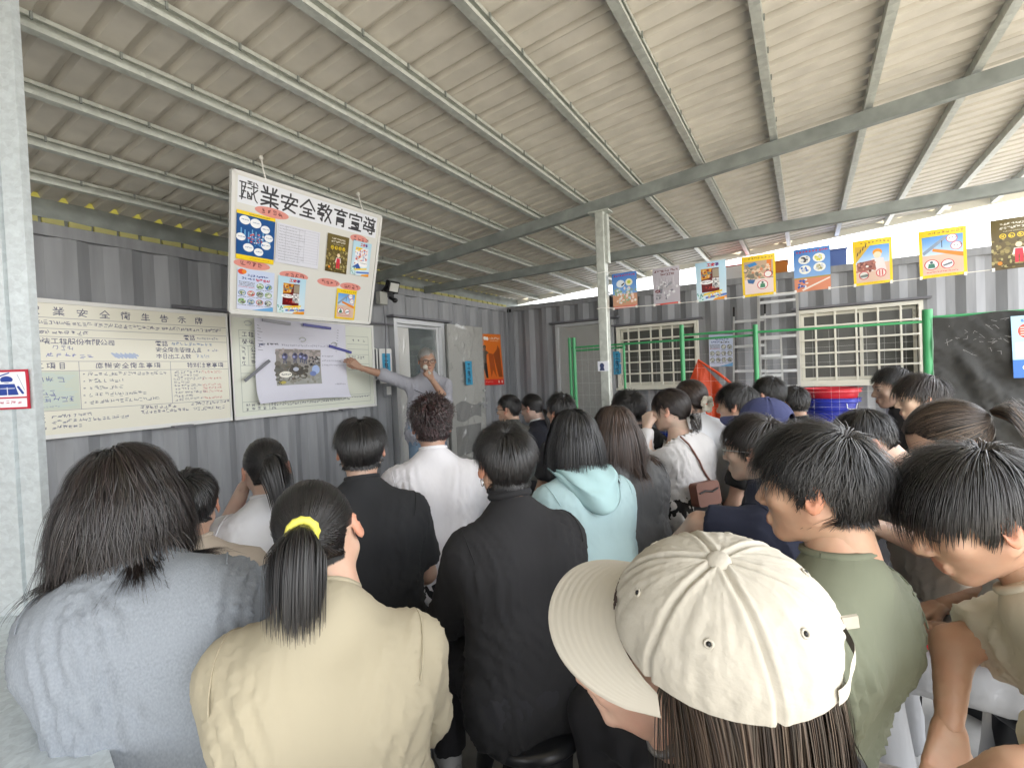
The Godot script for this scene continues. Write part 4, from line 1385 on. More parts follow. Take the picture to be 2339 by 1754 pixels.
# ------------------------------------------------------------------ things standing about
func build_props():
	# floodlight and junction box on the long container
	var t := thing("floodlight", "black floodlight with its grey junction box high on the wall right of the hanging sign", "floodlight", Vector3(0.05, 2.27, 2.47))
	var b := B.new()
	var tl := Basis(Vector3(1, 0, 0), 0.5)
	b.rbox(Vector3(0.10, 0.095, 0.0), Vector3(0.05, 0.12, 0.15), 0.012, Basis.IDENTITY.rotated(Vector3(0, 0, 1), -0.35))
	obj("housing", b, M.black, t)
	b = B.new()
	b.box(Vector3(0.128, 0.085, 0.0), Vector3(0.006, 0.085, 0.115), Basis.IDENTITY.rotated(Vector3(0, 0, 1), -0.35))
	obj("lens", b, mk(0.7, 0.7, 0.66, 0.25), t)
	b = B.new()
	b.bar(Vector3(0.0, 0.02, 0.085), Vector3(0.11, 0.1, 0.085), 0.02, 0.006)
	b.bar(Vector3(0.0, 0.02, -0.085), Vector3(0.11, 0.1, -0.085), 0.02, 0.006)
	b.box(Vector3(0.02, 0.02, 0), Vector3(0.02, 0.04, 0.18))
	b.rod(Vector3(0.02, 0.0, -0.03), Vector3(0.07, -0.03, -0.05), 0.016)
	b.ball(Vector3(0.08, -0.035, -0.05), Vector3(0.03, 0.026, 0.028))
	obj("bracket", b, M.black, t)
	b = B.new()
	b.rbox(Vector3(0.02, -0.02, 0.075), Vector3(0.06, 0.13, 0.10), 0.012)
	obj("junction_box", b, mk(0.42, 0.42, 0.38, 0.6), t)
	b = B.new()
	b.tube(PackedVector3Array([Vector3(0.02, -0.09, 0.06), Vector3(0.01, -0.3, 0.03), Vector3(-0.005, -0.6, 0.03), Vector3(-0.005, -0.85, 0.03)]), PackedFloat32Array([0.006, 0.006, 0.006, 0.006]), 6)
	obj("cable", b, M.wall_dark, t)
	t = thing("wall_switch", "white push switch box on the wall below the office card", "switch", Vector3(0.035, 1.25, 2.5))
	b = B.new()
	b.rbox(Vector3(0.01, 0.055, 0), Vector3(0.03, 0.12, 0.085), 0.01)
	obj("box", b, M.wall, t)
	b = B.new()
	b.rbox(Vector3(0.03, 0.055, 0), Vector3(0.016, 0.085, 0.05), 0.007)
	obj("button", b, M.white, t)
	b = B.new()
	b.tube(PackedVector3Array([Vector3(0.03, 1.74, 2.645), Vector3(0.07, 1.73, 2.645), Vector3(0.07, 1.43, 2.645), Vector3(0.03, 1.42, 2.645)]), PackedFloat32Array([0.007, 0.007, 0.007, 0.007]), 8)
	tag(obj("grab_bar", b, M.white), "white grab bar on the wall at the right edge of the right whiteboard", "handle")
	# ---- green pipe fence with a fine net
	t = thing("net_fence", "green pipe fence with a fine see-through net in front of the back container", "fence", Vector3(0, 0, 1.1))
	for q in [[1.485, 1.80, 0.02], [1.535, 1.80, 0.02], [2.105, 1.69, 0.013], [2.70, 1.84, 0.022], [3.355, 1.785, 0.022], [4.575, 1.795, 0.034]]:
		b = B.new()
		b.rod(Vector3(q[0], 0, 0), Vector3(q[0], q[1], 0), q[2], 10)
		obj("post", b, M.green, t)
	for q in [[1.5, 1.69, 2.70, 1.69, 0.0], [1.5, 1.655, 2.105, 1.66, -0.05], [2.70, 1.738, 3.355, 1.735, 0.0], [2.70, 1.69, 3.355, 1.69, -0.03], [3.355, 1.715, 4.575, 1.70, 0.0], [4.575, 1.73, 5.7, 1.73, 0.0]]:
		b = B.new()
		b.rod(Vector3(q[0], q[1], q[4]), Vector3(q[2], q[3], q[4]), 0.011, 8)
		obj("rail", b, M.green, t)
	b = B.new()
	var rg := RandomNumberGenerator.new()
	rg.seed = 5
	var x := 1.56
	while x < 4.55:
		var j := rg.randf_range(-0.012, 0.012)
		b.tube(PackedVector3Array([Vector3(x, 1.69, 0.01), Vector3(x + j, 0.9, 0.015), Vector3(x, 0.05, 0.01)]), PackedFloat32Array([0.0006, 0.0006, 0.0006]), 3, false)
		x += 0.12 if rg.randf() < 0.7 else 0.07
	for k in 12:
		var y := 1.55 - k * 0.13
		b.tube(PackedVector3Array([Vector3(1.55, y, 0.01), Vector3(3.0, y - 0.015, 0.012), Vector3(4.56, y, 0.01)]), PackedFloat32Array([0.0006, 0.0006, 0.0006]), 3, false)
	var net := obj("net", b, mk(0.75, 0.75, 0.72, 0.6), t)
	net.set_meta("kind", "stuff")
	# ---- dark net at the right
	var rows := []
	for jj in 61:
		var row: Array[Vector3] = []
		for i in 61:
			var a := i / 60.0
			var c := jj / 60.0
			var xx := lerpf(4.60, 5.75, a)
			var yy := lerpf(1.725, 0.02, c) - 0.012 * sin(a * 14.0) * (1.0 - c)
			var fold := noise.get_noise_2d(xx * 3.0 + yy * 2.2, yy * 1.2 - xx * 0.8) * 0.09 * smoothstep(0.0, 0.3, c) + noise.get_noise_2d(xx * 9.0 + yy * 7.0, yy * 5.0) * 0.02
			row.append(Vector3(xx, yy, fold))
		rows.append(row)
	b = B.new()
	b.sheet(rows)
	var dn := mk(0.05, 0.051, 0.05, 0.75)
	dn.heightmap_enabled = true
	dn.heightmap_texture = noise_tex(256, 0.2, 0, 1, 2, FastNoiseLite.TYPE_SIMPLEX, 21)
	dn.heightmap_scale = 0.5
	tri_map(dn, 5.0)
	tag(obj("shade_net", b, dn, null, Vector3(0, 0, 1.14)), "dark grey shade net hanging from the green rail at the right edge", "net")
	b = B.new()
	for k in 26:
		var xx := rg.randf_range(4.66, 5.0)
		var yy := rg.randf_range(1.42, 1.68)
		b.tube(PackedVector3Array([Vector3(xx, yy, 0.05), Vector3(xx + rg.randf_range(-0.03, 0.03), yy + rg.randf_range(-0.02, 0.02), 0.06), Vector3(xx + rg.randf_range(-0.04, 0.04), yy + rg.randf_range(-0.03, 0.03), 0.05)]), PackedFloat32Array([0.001, 0.0014, 0.001]), 4)
	tag(obj("white_tangle", b, mk(0.3, 0.3, 0.3, 0.5), null, Vector3(0, 0, 1.16)), "pale tangled ties caught at the top of the dark shade net", "cord").set_meta("kind", "stuff")
	# ---- ladders leaning on the back container
	ladder("tall aluminium ladder leaning in the middle of the back container", Vector3(3.50, 0, 0.75), Vector3(3.505, 2.175, 0.16), 0.36, 0.045, [0.1, 0.37, 0.64, 0.91, 1.18, 1.34, 1.48, 1.70, 1.92, 2.08, 2.15], false)
	ladder("narrow black tipped ladder left of the tall ladder", Vector3(3.215, 0, 0.62), Vector3(3.225, 1.96, 0.14), 0.31, 0.028, [0.2, 0.48, 0.76, 1.04, 1.35, 1.62, 1.90], true)
	ladder("short aluminium step ladder behind the rails of the tall ladder", Vector3(3.47, 0, 0.92), Vector3(3.44, 1.70, 0.45), 0.19, 0.03, [0.3, 0.55, 0.8, 1.05, 1.30, 1.5, 1.68], false)
	# ---- orange board
	var fab := mk(0.72, 0.085, 0.025, 0.55)
	fab.backlight_enabled = true
	fab.backlight = lin(0.3, 0.03, 0.01)
	t = thing("orange_tarp", "orange red pointed tarp behind the net beside the left barred window", "tarp", Vector3(2.85, 0, 0.66))
	rows = []
	for jj in 41:
		var c := jj / 40.0
		var yy := lerpf(1.487, 0.66, c)
		var xl := lerpf(2.765, 2.505, minf(1.0, c * 1.4)) - 2.85
		var xr := lerpf(2.768, 3.24, minf(1.0, c * 1.45)) - 2.85
		var row: Array[Vector3] = []
		for i in 41:
			var a := i / 40.0
			var xx := lerpf(xl, xr, a)
			row.append(Vector3(xx, yy, 0.018 * sin(xx * 38.0 + yy * 3.0) * smoothstep(0.05, 0.5, c) + 0.02 * noise.get_noise_2d(xx * 6.0, yy * 2.0)))
		rows.append(row)
	b = B.new()
	b.sheet(rows)
	obj("cloth", b, fab, t)
	b = B.new()
	b.tube(PackedVector3Array([Vector3(-0.085, 1.49, 0.0), Vector3(0.12, 1.335, 0.01), Vector3(0.39, 1.09, 0.01)]), PackedFloat32Array([0.012, 0.014, 0.014]), 8)
	obj("hem", b, fab, t)
	b = B.new()
	b.rod(Vector3(0.0, 0.0, -0.03), Vector3(-0.07, 1.46, -0.03), 0.012)
	obj("pole", b, M.alu, t)
	# ---- blue and green hoarding with white line drawings
	var p := P.new(700, 340, Color(0.055, 0.17, 0.48))
	p.poly([Vector2(0, 200), Vector2(160, 176), Vector2(330, 214), Vector2(520, 186), Vector2(700, 210), Vector2(700, 340), Vector2(0, 340)], Color(0.10, 0.36, 0.18))
	var wh := Color(0.85, 0.88, 0.9)
	for q in [[70, 110, 1.0], [90, 60, 0.7], [480, 70, 1.0], [600, 50, 0.8], [250, 60, 0.8]]:
		var c := Vector2(q[0], q[1])
		p.line(c + Vector2(-26, -8) * q[2], c, 3, wh)
		p.line(c, c + Vector2(22, -10) * q[2], 3, wh)
		p.line(c + Vector2(-8, 2) * q[2], c + Vector2(2, 14) * q[2], 3, wh)
	for q in [[530, 130, 34], [580, 150, 28], [330, 170, 24], [140, 190, 20]]:
		for k in 24:
			var a0 := TAU * k / 24
			var a1 := TAU * (k + 1) / 24
			p.line(Vector2(q[0] + cos(a0) * q[2], q[1] + sin(a0) * q[2]), Vector2(q[0] + cos(a1) * q[2], q[1] + sin(a1) * q[2]), 2.5, wh)
		p.line(Vector2(q[0], q[1] + q[2]), Vector2(q[0], q[1] + q[2] + 50), 2.5, wh)
	for k in 4:
		p.line(Vector2(60 + k * 36, 230), Vector2(74 + k * 36, 300), 2.5, wh)
		p.rect(560 + k * 26, 240, 14, 3, wh)
		p.rect(560 + k * 26, 258, 14, 3, wh)
	t = thing("hoarding_panel", "low blue and green hoarding with white line drawings of birds and trees", "hoarding", Vector3(2.6, 0, 0.9))
	b = B.new()
	b.quad(Vector3(-0.62, 0.745, 0.012), Vector3(0.9, 0.745, 0.012), Vector3(0.9, 0.0, 0.012), Vector3(-0.62, 0.0, 0.012))
	obj("printed_face", b, p.mat(0.35), t)
	b = B.new()
	b.box(Vector3(0.14, 0.372, 0.0), Vector3(1.52, 0.742, 0.02))
	obj("backing", b, M.wall, t)
	# ---- nested buckets
	for q in [["red tub nested on top of the blue tubs below the right barred window", 1.165, Color(0.62, 0.03, 0.05), 0.10, 0.222], ["upper blue tub with wire handle nested under the red tub", 1.075, Color(0.035, 0.05, 0.42), 0.13, 0.214], ["lower blue tub standing below the upper blue tub", 0.96, Color(0.035, 0.05, 0.40), 0.96, 0.206]]:
		t = thing("tub", q[0], "tub", Vector3(3.95, q[1] - q[3], 0.62))
		b = B.new()
		var h: float = q[3]
		var r: float = q[4]
		b.lathe([Vector2(r - 0.03, 0), Vector2(r - 0.012, h - 0.045), Vector2(r + 0.0, h - 0.04), Vector2(r + 0.012, h - 0.035), Vector2(r + 0.012, h - 0.028), Vector2(r, h - 0.022), Vector2(r + 0.004, h - 0.008), Vector2(r + 0.016, h - 0.006), Vector2(r + 0.016, h), Vector2(r, h + 0.002), Vector2(r - 0.012, h - 0.03), Vector2(r - 0.03, h - 0.09)], Vector3.ZERO, 40)
		var m := mk(q[2].r, q[2].g, q[2].b, 0.32)
		var bo := obj("body", b, m, t)
		if q[3] == 0.13:
			b = B.new()
			b.tube(PackedVector3Array([Vector3(0.10, 0.085, 0.2), Vector3(0.105, 0.045, 0.215), Vector3(0.13, 0.035, 0.205), Vector3(0.17, 0.04, 0.18), Vector3(0.18, 0.085, 0.16)]), PackedFloat32Array([0.005, 0.005, 0.005, 0.005, 0.005]), 6)
			obj("handle", b, M.alu, bo)
	# ---- floodlight and hook on the back container
	t = thing("floodlight", "dark floodlight behind the middle post under the eave of the back container", "floodlight", Vector3(1.60, 2.30, 0.08))
	b = B.new()
	b.rbox(Vector3(0, 0.0, 0.02), Vector3(0.09, 0.13, 0.05), 0.012)
	b.bar(Vector3(-0.055, -0.02, 0), Vector3(-0.055, 0.12, 0), 0.01, 0.02)
	b.bar(Vector3(-0.06, 0.12, 0), Vector3(0.03, 0.12, 0), 0.01, 0.02)
	obj("housing", b, M.black, t)
	b = B.new()
	b.tube(PackedVector3Array([Vector3(-0.05, 0.0, 0), Vector3(-0.075, -0.1, 0), Vector3(-0.06, -0.2, 0), Vector3(0.0, -0.25, 0)]), PackedFloat32Array([0.005, 0.005, 0.005, 0.005]), 6)
	obj("cable", b, mk(0.4, 0.4, 0.4), t)

func ladder(label: String, foot: Vector3, head: Vector3, w: float, rw: float, rungs: Array, tips: bool):
	var t := thing("ladder", label, "ladder", foot)
	var d := head - foot
	for s in [-0.5, 0.5]:
		var b := B.new()
		b.bar(Vector3(w * s, 0, 0), Vector3(w * s, 0, 0) + d, rw * 0.55, rw, Vector3(0, 0.3, 1).normalized())
		var rl := obj("side_rail", b, M.alu, t)
		if tips:
			b = B.new()
			b.bar(Vector3(w * s, 0, 0) + d, Vector3(w * s, 0, 0) + d * 1.055, rw * 0.6, rw * 1.1, Vector3(0, 0.3, 1).normalized())
			obj("rubber_tip", b, M.black, rl)
	for y in rungs:
		var b := B.new()
		var c: Vector3 = d * (y / d.y)
		b.box(c, Vector3(w, 0.028, 0.03))
		obj("rung", b, M.alu, t)

func build_outside():
	# seen over the back container: a pale works building and site signs
	var b := B.new()
	b.box(Vector3(0, 3.2, 0), Vector3(34, 6.4, 8))
	var t := thing("works_building", "pale hazy works building far behind the back container", "building", Vector3(-6, 0, -48))
	obj("wall", b, mk(0.62, 0.62, 0.60, 0.8), t)
	b = B.new()
	for k in 9:
		b.box(Vector3(-15 + k * 3.6, 4.6, 4.05), Vector3(1.8, 1.0, 0.08))
	obj("window_band", b, mk(0.16, 0.19, 0.22, 0.3), t)
	t = thing("site_sign", "white sign with a red band seen above the back container", "sign", Vector3(1.9, 0, -9))
	b = B.new()
	b.box(Vector3(0, 3.35, 0), Vector3(0.8, 0.7, 0.04))
	obj("panel", b, M.white, t)
	b = B.new()
	b.box(Vector3(0, 3.58, 0.03), Vector3(0.8, 0.16, 0.02))
	obj("red_band", b, mk(0.5, 0.06, 0.06), t)
	b = B.new()
	b.rod(Vector3(-0.3, 0, -0.05), Vector3(-0.3, 3.6, -0.05), 0.04)
	b.rod(Vector3(0.3, 0, -0.05), Vector3(0.3, 3.6, -0.05), 0.04)
	obj("leg", b, M.galv, t)
	t = thing("parked_crane", "blue and white crane body standing behind the back container", "crane", Vector3(3.2, 0, -9))
	b = B.new()
	b.box(Vector3(0, 3.2, 0), Vector3(0.5, 0.5, 1.2))
	b.box(Vector3(0, 1.5, 0), Vector3(1.4, 2.9, 2.0))
	obj("body", b, mk(0.08, 0.14, 0.4, 0.4), t)
	b = B.new()
	b.bar(Vector3(0.1, 3.2, 0), Vector3(1.2, 4.4, 0), 0.25, 0.3)
	obj("boom", b, M.white, t)
	# things lying on the roof of the back container
	for q in [["orange crate lying on the roof of the back container", Vector3(3.48, 2.41, -0.6), Vector3(0.22, 0.2, 0.3), Color(0.6, 0.2, 0.03)], ["white sheet with red edge lying on the roof of the back container", Vector3(2.97, 2.41, -0.8), Vector3(0.32, 0.26, 0.3), Color(0.7, 0.7, 0.68)], ["small blue box lying on the roof of the back container", Vector3(4.06, 2.41, -0.9), Vector3(0.24, 0.3, 0.3), Color(0.12, 0.2, 0.5)]]:
		t = thing("roof_box", q[0], "box", q[1])
		b = B.new()
		b.rbox(Vector3(0, q[2].y * 0.5, 0), q[2], 0.02)
		obj("body", b, mk(q[3].r, q[3].g, q[3].b, 0.6), t)
		b = B.new()
		b.box(Vector3(0, q[2].y + 0.008, 0), Vector3(q[2].x + 0.02, 0.016, q[2].z + 0.02))
		obj("lid", b, mk(0.5, 0.08, 0.06, 0.6) if q[3].r > 0.65 else mk(q[3].r * 0.7, q[3].g * 0.7, q[3].b * 0.7, 0.6), t)

# ------------------------------------------------------------------ people: one distance field per body or garment, meshed as surface nets
class Field:
	var o: Vector3
	var c: float
	var nx: int
	var ny: int
	var nz: int
	var d := PackedFloat32Array()
	func _init(lo: Vector3, hi: Vector3, cell: float):
		c = cell
		o = lo - Vector3.ONE * cell * 2.0
		var s := (hi - lo) / cell
		nx = int(s.x) + 5
		ny = int(s.y) + 5
		nz = int(s.z) + 5
		d.resize(nx * ny * nz)
		d.fill(1.0)
	# tapered capsule, optionally flattened along fl; mode 0 joins smoothly, 1 cuts away; cut = flat end at b
	func cap(a: Vector3, b: Vector3, ra: float, rb: float, k := 0.02, fl := Vector3.ZERO, fk := 1.0, mode := 0, cut := false):
		var ab := b - a
		var ex := 0.0
		if fk < 0.999:
			ex = 1.0 / fk - 1.0
			ab += fl * (ab.dot(fl) * ex)
		var l2 := maxf(ab.length_squared(), 1e-9)
		var il := 1.0 / l2
		var ln := sqrt(l2)
		var dr := rb - ra
		var pad := maxf(ra, rb) + k + c * 1.6
		var lo := (a.min(b) - Vector3.ONE * pad - o) / c
		var hi := (a.max(b) + Vector3.ONE * pad - o) / c
		var x0 := clampi(int(lo.x), 0, nx - 1)
		var x1 := clampi(int(hi.x) + 1, 0, nx - 1)
		for z in range(clampi(int(lo.z), 0, nz - 1), clampi(int(hi.z) + 1, 0, nz - 1) + 1):
			for y in range(clampi(int(lo.y), 0, ny - 1), clampi(int(hi.y) + 1, 0, ny - 1) + 1):
				var i := (z * ny + y) * nx + x0
				var q0 := Vector3(o.x + x0 * c - a.x, o.y + y * c - a.y, o.z + z * c - a.z)
				for x in range(x0, x1 + 1):
					var q := q0
					if ex > 0.0:
						q += fl * (q.dot(fl) * ex)
					var t := clampf(q.dot(ab) * il, 0.0, 1.0)
					var v := (q - ab * t).length() - ra - dr * t
					if cut:
						v = maxf(v, (q - ab).dot(ab) / ln)
					var u := d[i]
					if mode == 0:
						if v < u + k:
							var h := maxf(k - absf(u - v), 0.0)
							d[i] = minf(u, v) - (h * h / k * 0.25 if k > 0.0 else 0.0)
					else:
						if -v > u - k:
							var h := maxf(k - absf(u + v), 0.0)
							d[i] = maxf(u, -v) + (h * h / k * 0.25 if k > 0.0 else 0.0)
					i += 1
					q0.x += c
	func ell(p: Vector3, r: Vector3, bs := Basis.IDENTITY, k := 0.02, mode := 0):
		var pad := maxf(r.x, maxf(r.y, r.z)) + k + c * 1.6
		var lo := (p - Vector3.ONE * pad - o) / c
		var hi := (p + Vector3.ONE * pad - o) / c
		var inv := bs.inverse()
		for z in range(clampi(int(lo.z), 0, nz - 1), clampi(int(hi.z) + 1, 0, nz - 1) + 1):
			for y in range(clampi(int(lo.y), 0, ny - 1), clampi(int(hi.y) + 1, 0, ny - 1) + 1):
				for x in range(clampi(int(lo.x), 0, nx - 1), clampi(int(hi.x) + 1, 0, nx - 1) + 1):
					var i := (z * ny + y) * nx + x
					var q: Vector3 = inv * (o + Vector3(x, y, z) * c - p) / r
					var l := q.length()
					var v := (l - 1.0) * l / maxf((q / r).length(), 1e-5)
					var u := d[i]
					if mode == 0:
						if v < u + k:
							var h := maxf(k - absf(u - v), 0.0)
							d[i] = minf(u, v) - h * h / k * 0.25
					elif -v > u - k:
						var h := maxf(k - absf(u + v), 0.0)
						d[i] = maxf(u, -v) + h * h / k * 0.25
	func net() -> Array:
		var vs := PackedVector3Array()
		var id := PackedInt32Array()
		id.resize(nx * ny * nz)
		id.fill(-1)
		var act := PackedInt32Array()
		var sy := nx
		var sz := nx * ny
		var lim := c * 3.2
		for z in nz - 1:
			for y in ny - 1:
				var i := z * sz + y * sy
				for x in nx - 1:
					var a := d[i]
					if a < lim and a > -lim:
						var e := [a, d[i + 1], d[i + sy], d[i + sy + 1], d[i + sz], d[i + sz + 1], d[i + sz + sy], d[i + sz + sy + 1]]
						var m := 0
						for j in 8:
							if e[j] < 0.0:
								m += 1
						if m > 0 and m < 8:
							var s := Vector3.ZERO
							var n := 0
							for j in 8:
								for ax in 3:
									var b := 1 << ax
									if j & b == 0 and (e[j] < 0.0) != (e[j | b] < 0.0):
										var t: float = e[j] / (e[j] - e[j | b])
										var p := Vector3(j & 1, (j >> 1) & 1, j >> 2)
										p[ax] = t
										s += p
										n += 1
							id[i] = vs.size()
							act.append(i)
							vs.append(o + (Vector3(x, y, z) + s / n) * c)
					i += 1
		var ix := PackedInt32Array()
		for i in act:
			var a := d[i]
			for ax in 3:
				var st: int = [1, sy, sz][ax]
				var b := d[i + st]
				if (a < 0.0) == (b < 0.0):
					continue
				var p: int = [sy, sz, 1][ax]
				var q: int = [sz, 1, sy][ax]
				if i - p - q < 0:
					continue
				var v0 := id[i]
				var v1 := id[i - p]
				var v2 := id[i - p - q]
				var v3 := id[i - q]
				if v1 < 0 or v2 < 0 or v3 < 0:
					continue
				if a < 0.0:
					ix.append_array(PackedInt32Array([v0, v2, v1, v0, v3, v2]))
				else:
					ix.append_array(PackedInt32Array([v0, v1, v2, v0, v2, v3]))
		return [vs, normals(vs, ix), ix]
	static func normals(vs: PackedVector3Array, ix: PackedInt32Array) -> PackedVector3Array:
		var nn := PackedVector3Array()
		nn.resize(vs.size())
		for i in range(0, ix.size(), 3):
			var a := vs[ix[i]]
			var n := (vs[ix[i + 2]] - a).cross(vs[ix[i + 1]] - a)
			nn[ix[i]] += n
			nn[ix[i + 1]] += n
			nn[ix[i + 2]] += n
		for i in nn.size():
			nn[i] = nn[i].normalized()
		return nn

func add_net(b: B, net: Array, col: Color, bs := Basis.IDENTITY, at := Vector3.ZERO, mirror := false):
	var base := b.v.size()
	var vs: PackedVector3Array = net[0]
	var ns: PackedVector3Array = net[1]
	var ix: PackedInt32Array = net[2]
	for i in vs.size():
		var p := vs[i]
		var n := ns[i]
		if mirror:
			p.x = -p.x
			n.x = -n.x
		b.v.append(bs * p + at)
		b.n.append((bs * n).normalized())
		b.u.append(Vector2.ZERO)
		b.c.append(blotchy(col, bs * p + at) if col != Color.WHITE else col)
	for i in range(0, ix.size(), 3):
		b.ix.append(base + ix[i])
		b.ix.append(base + ix[i + (2 if mirror else 1)])
		b.ix.append(base + ix[i + (1 if mirror else 2)])

# living skin is never one even tone
func blotchy(c: Color, p: Vector3) -> Color:
	var a := noise.get_noise_3d(p.x * 14.0, p.y * 14.0, p.z * 14.0)
	var b := noise.get_noise_3d(p.x * 55.0 + 9.0, p.y * 55.0, p.z * 55.0)
	return Color(c.r * (1.0 + 0.05 * a + 0.04 * b), c.g * (1.0 - 0.07 * a + 0.05 * b), c.b * (1.0 - 0.10 * a + 0.05 * b))

var head_lods := []
var hand_open := []
var hand_grip := []

# head space: x to the person's left, y up, z forward; origin between the ears
func head_net(cell: float) -> Array:
	var f := Field.new(Vector3(-0.1, -0.15, -0.125), Vector3(0.1, 0.135, 0.125), cell)
	f.ell(Vector3(0, 0.03, -0.012), Vector3(0.075, 0.091, 0.096), Basis.IDENTITY, 0.02)
	f.ell(Vector3(0, -0.030, 0.024), Vector3(0.060, 0.074, 0.062), Basis.IDENTITY, 0.03)
	f.ell(Vector3(0, -0.090, 0.060), Vector3(0.022, 0.016, 0.018), Basis.IDENTITY, 0.025)
	for s in [-1.0, 1.0]:
		f.cap(Vector3(s * 0.052, -0.045, -0.005), Vector3(s * 0.018, -0.088, 0.054), 0.019, 0.015, 0.025)
		f.ell(Vector3(s * 0.042, -0.016, 0.058), Vector3(0.023, 0.019, 0.020), Basis.IDENTITY, 0.02)
	f.cap(Vector3(-0.034, 0.024, 0.076), Vector3(0.034, 0.024, 0.076), 0.012, 0.012, 0.015)
	f.cap(Vector3(0, 0.014, 0.082), Vector3(0, -0.026, 0.101), 0.007, 0.011, 0.012)
	for s in [-1.0, 1.0]:
		f.ell(Vector3(s * 0.012, -0.031, 0.092), Vector3(0.008, 0.008, 0.010), Basis.IDENTITY, 0.008)
		f.ell(Vector3(s * 0.031, 0.006, 0.094), Vector3(0.017, 0.010, 0.014), Basis.IDENTITY, 0.012, 1)
		f.ell(Vector3(s * 0.031, 0.004, 0.071), Vector3(0.0135, 0.0125, 0.0125), Basis.IDENTITY, 0.004)
	f.cap(Vector3(-0.018, -0.060, 0.083), Vector3(0.018, -0.060, 0.083), 0.006, 0.006, 0.008)
	f.cap(Vector3(-0.014, -0.071, 0.083), Vector3(0.014, -0.071, 0.083), 0.007, 0.007, 0.008)
	f.cap(Vector3(-0.02, -0.0655, 0.094), Vector3(0.02, -0.0655, 0.094), 0.003, 0.003, 0.004, Vector3.ZERO, 1.0, 1)
	for s in [-1.0, 1.0]:
		var eb := Basis(Vector3.RIGHT, -0.2).rotated(Vector3.UP, s * 0.35)
		f.ell(Vector3(s * 0.083, -0.003, -0.014), Vector3(0.007, 0.031, 0.018), eb, 0.006)
		f.ell(Vector3(s * 0.089, 0.001, -0.008), Vector3(0.006, 0.017, 0.010), eb, 0.004, 1)
	f.cap(Vector3(0, -0.04, -0.03), Vector3(0, -0.14, -0.05), 0.054, 0.054, 0.03)
	return f.net()

# hand space: wrist at the origin, fingers along y, back of the hand towards +z, thumb at +x
func hand_net(curl: Array, cell: float) -> Array:
	var f := Field.new(Vector3(-0.055, -0.03, -0.09), Vector3(0.085, 0.19, 0.035), cell)
	f.cap(Vector3(0, -0.03, 0), Vector3(0, 0.015, 0), 0.024, 0.024, 0.01, Vector3(0, 0, 1), 0.72)
	for i in 4:
		var u := 1.5 - i
		var base := Vector3(u * 0.0195, [0.084, 0.088, 0.084, 0.076][i], -0.002 * absf(u))
		f.cap(Vector3(u * 0.010, 0.012, 0), base, 0.0135, 0.0105, 0.012)
		var sc: float = [0.93, 1.0, 0.94, 0.76][i]
		var p := base
		var a := 0.0
		for j in 3:
			a += deg_to_rad(curl[j] * [0.92, 1.0, 1.06, 1.1][i])
			var q: Vector3 = p + Vector3(u * 0.0015, cos(a), -sin(a)) * [0.043, 0.027, 0.021][j] * sc
			f.cap(p, q, [0.0092, 0.0084, 0.0077][j], [0.0084, 0.0077, 0.0068][j], 0.004)
			p = q
	f.cap(Vector3(0.012, 0.02, -0.004), Vector3(0.038, 0.050, -0.016), 0.015, 0.0115, 0.014)
	var th: float = curl[3]
	f.cap(Vector3(0.038, 0.050, -0.016), Vector3(0.048 - th * 0.022, 0.080, -0.026 - th * 0.014), 0.0108, 0.0095, 0.005)
	f.cap(Vector3(0.048 - th * 0.022, 0.080, -0.026 - th * 0.014), Vector3(0.050 - th * 0.045, 0.104, -0.032 - th * 0.018), 0.0095, 0.008, 0.004)
	return f.net()

func sm(a: float, b: float, x: float) -> float:
	return smoothstep(a, b, x)

# lowest scalp point that carries hair, by direction
func hairline(p: Vector3) -> float:
	var a := rad_to_deg(atan2(absf(p.x), p.z + 0.012))
	if a < 38.0:
		return 0.078
	if a < 66.0:
		return lerpf(0.078, 0.042, (a - 38.0) / 28.0)
	if a < 82.0:
		return lerpf(0.042, 0.004, (a - 66.0) / 16.0)
	if a < 96.0:
		return lerpf(0.004, 0.026, (a - 82.0) / 14.0)
	if a < 112.0:
		return 0.026
	if a < 138.0:
		return lerpf(0.026, -0.058, (a - 112.0) / 26.0)
	return -0.07

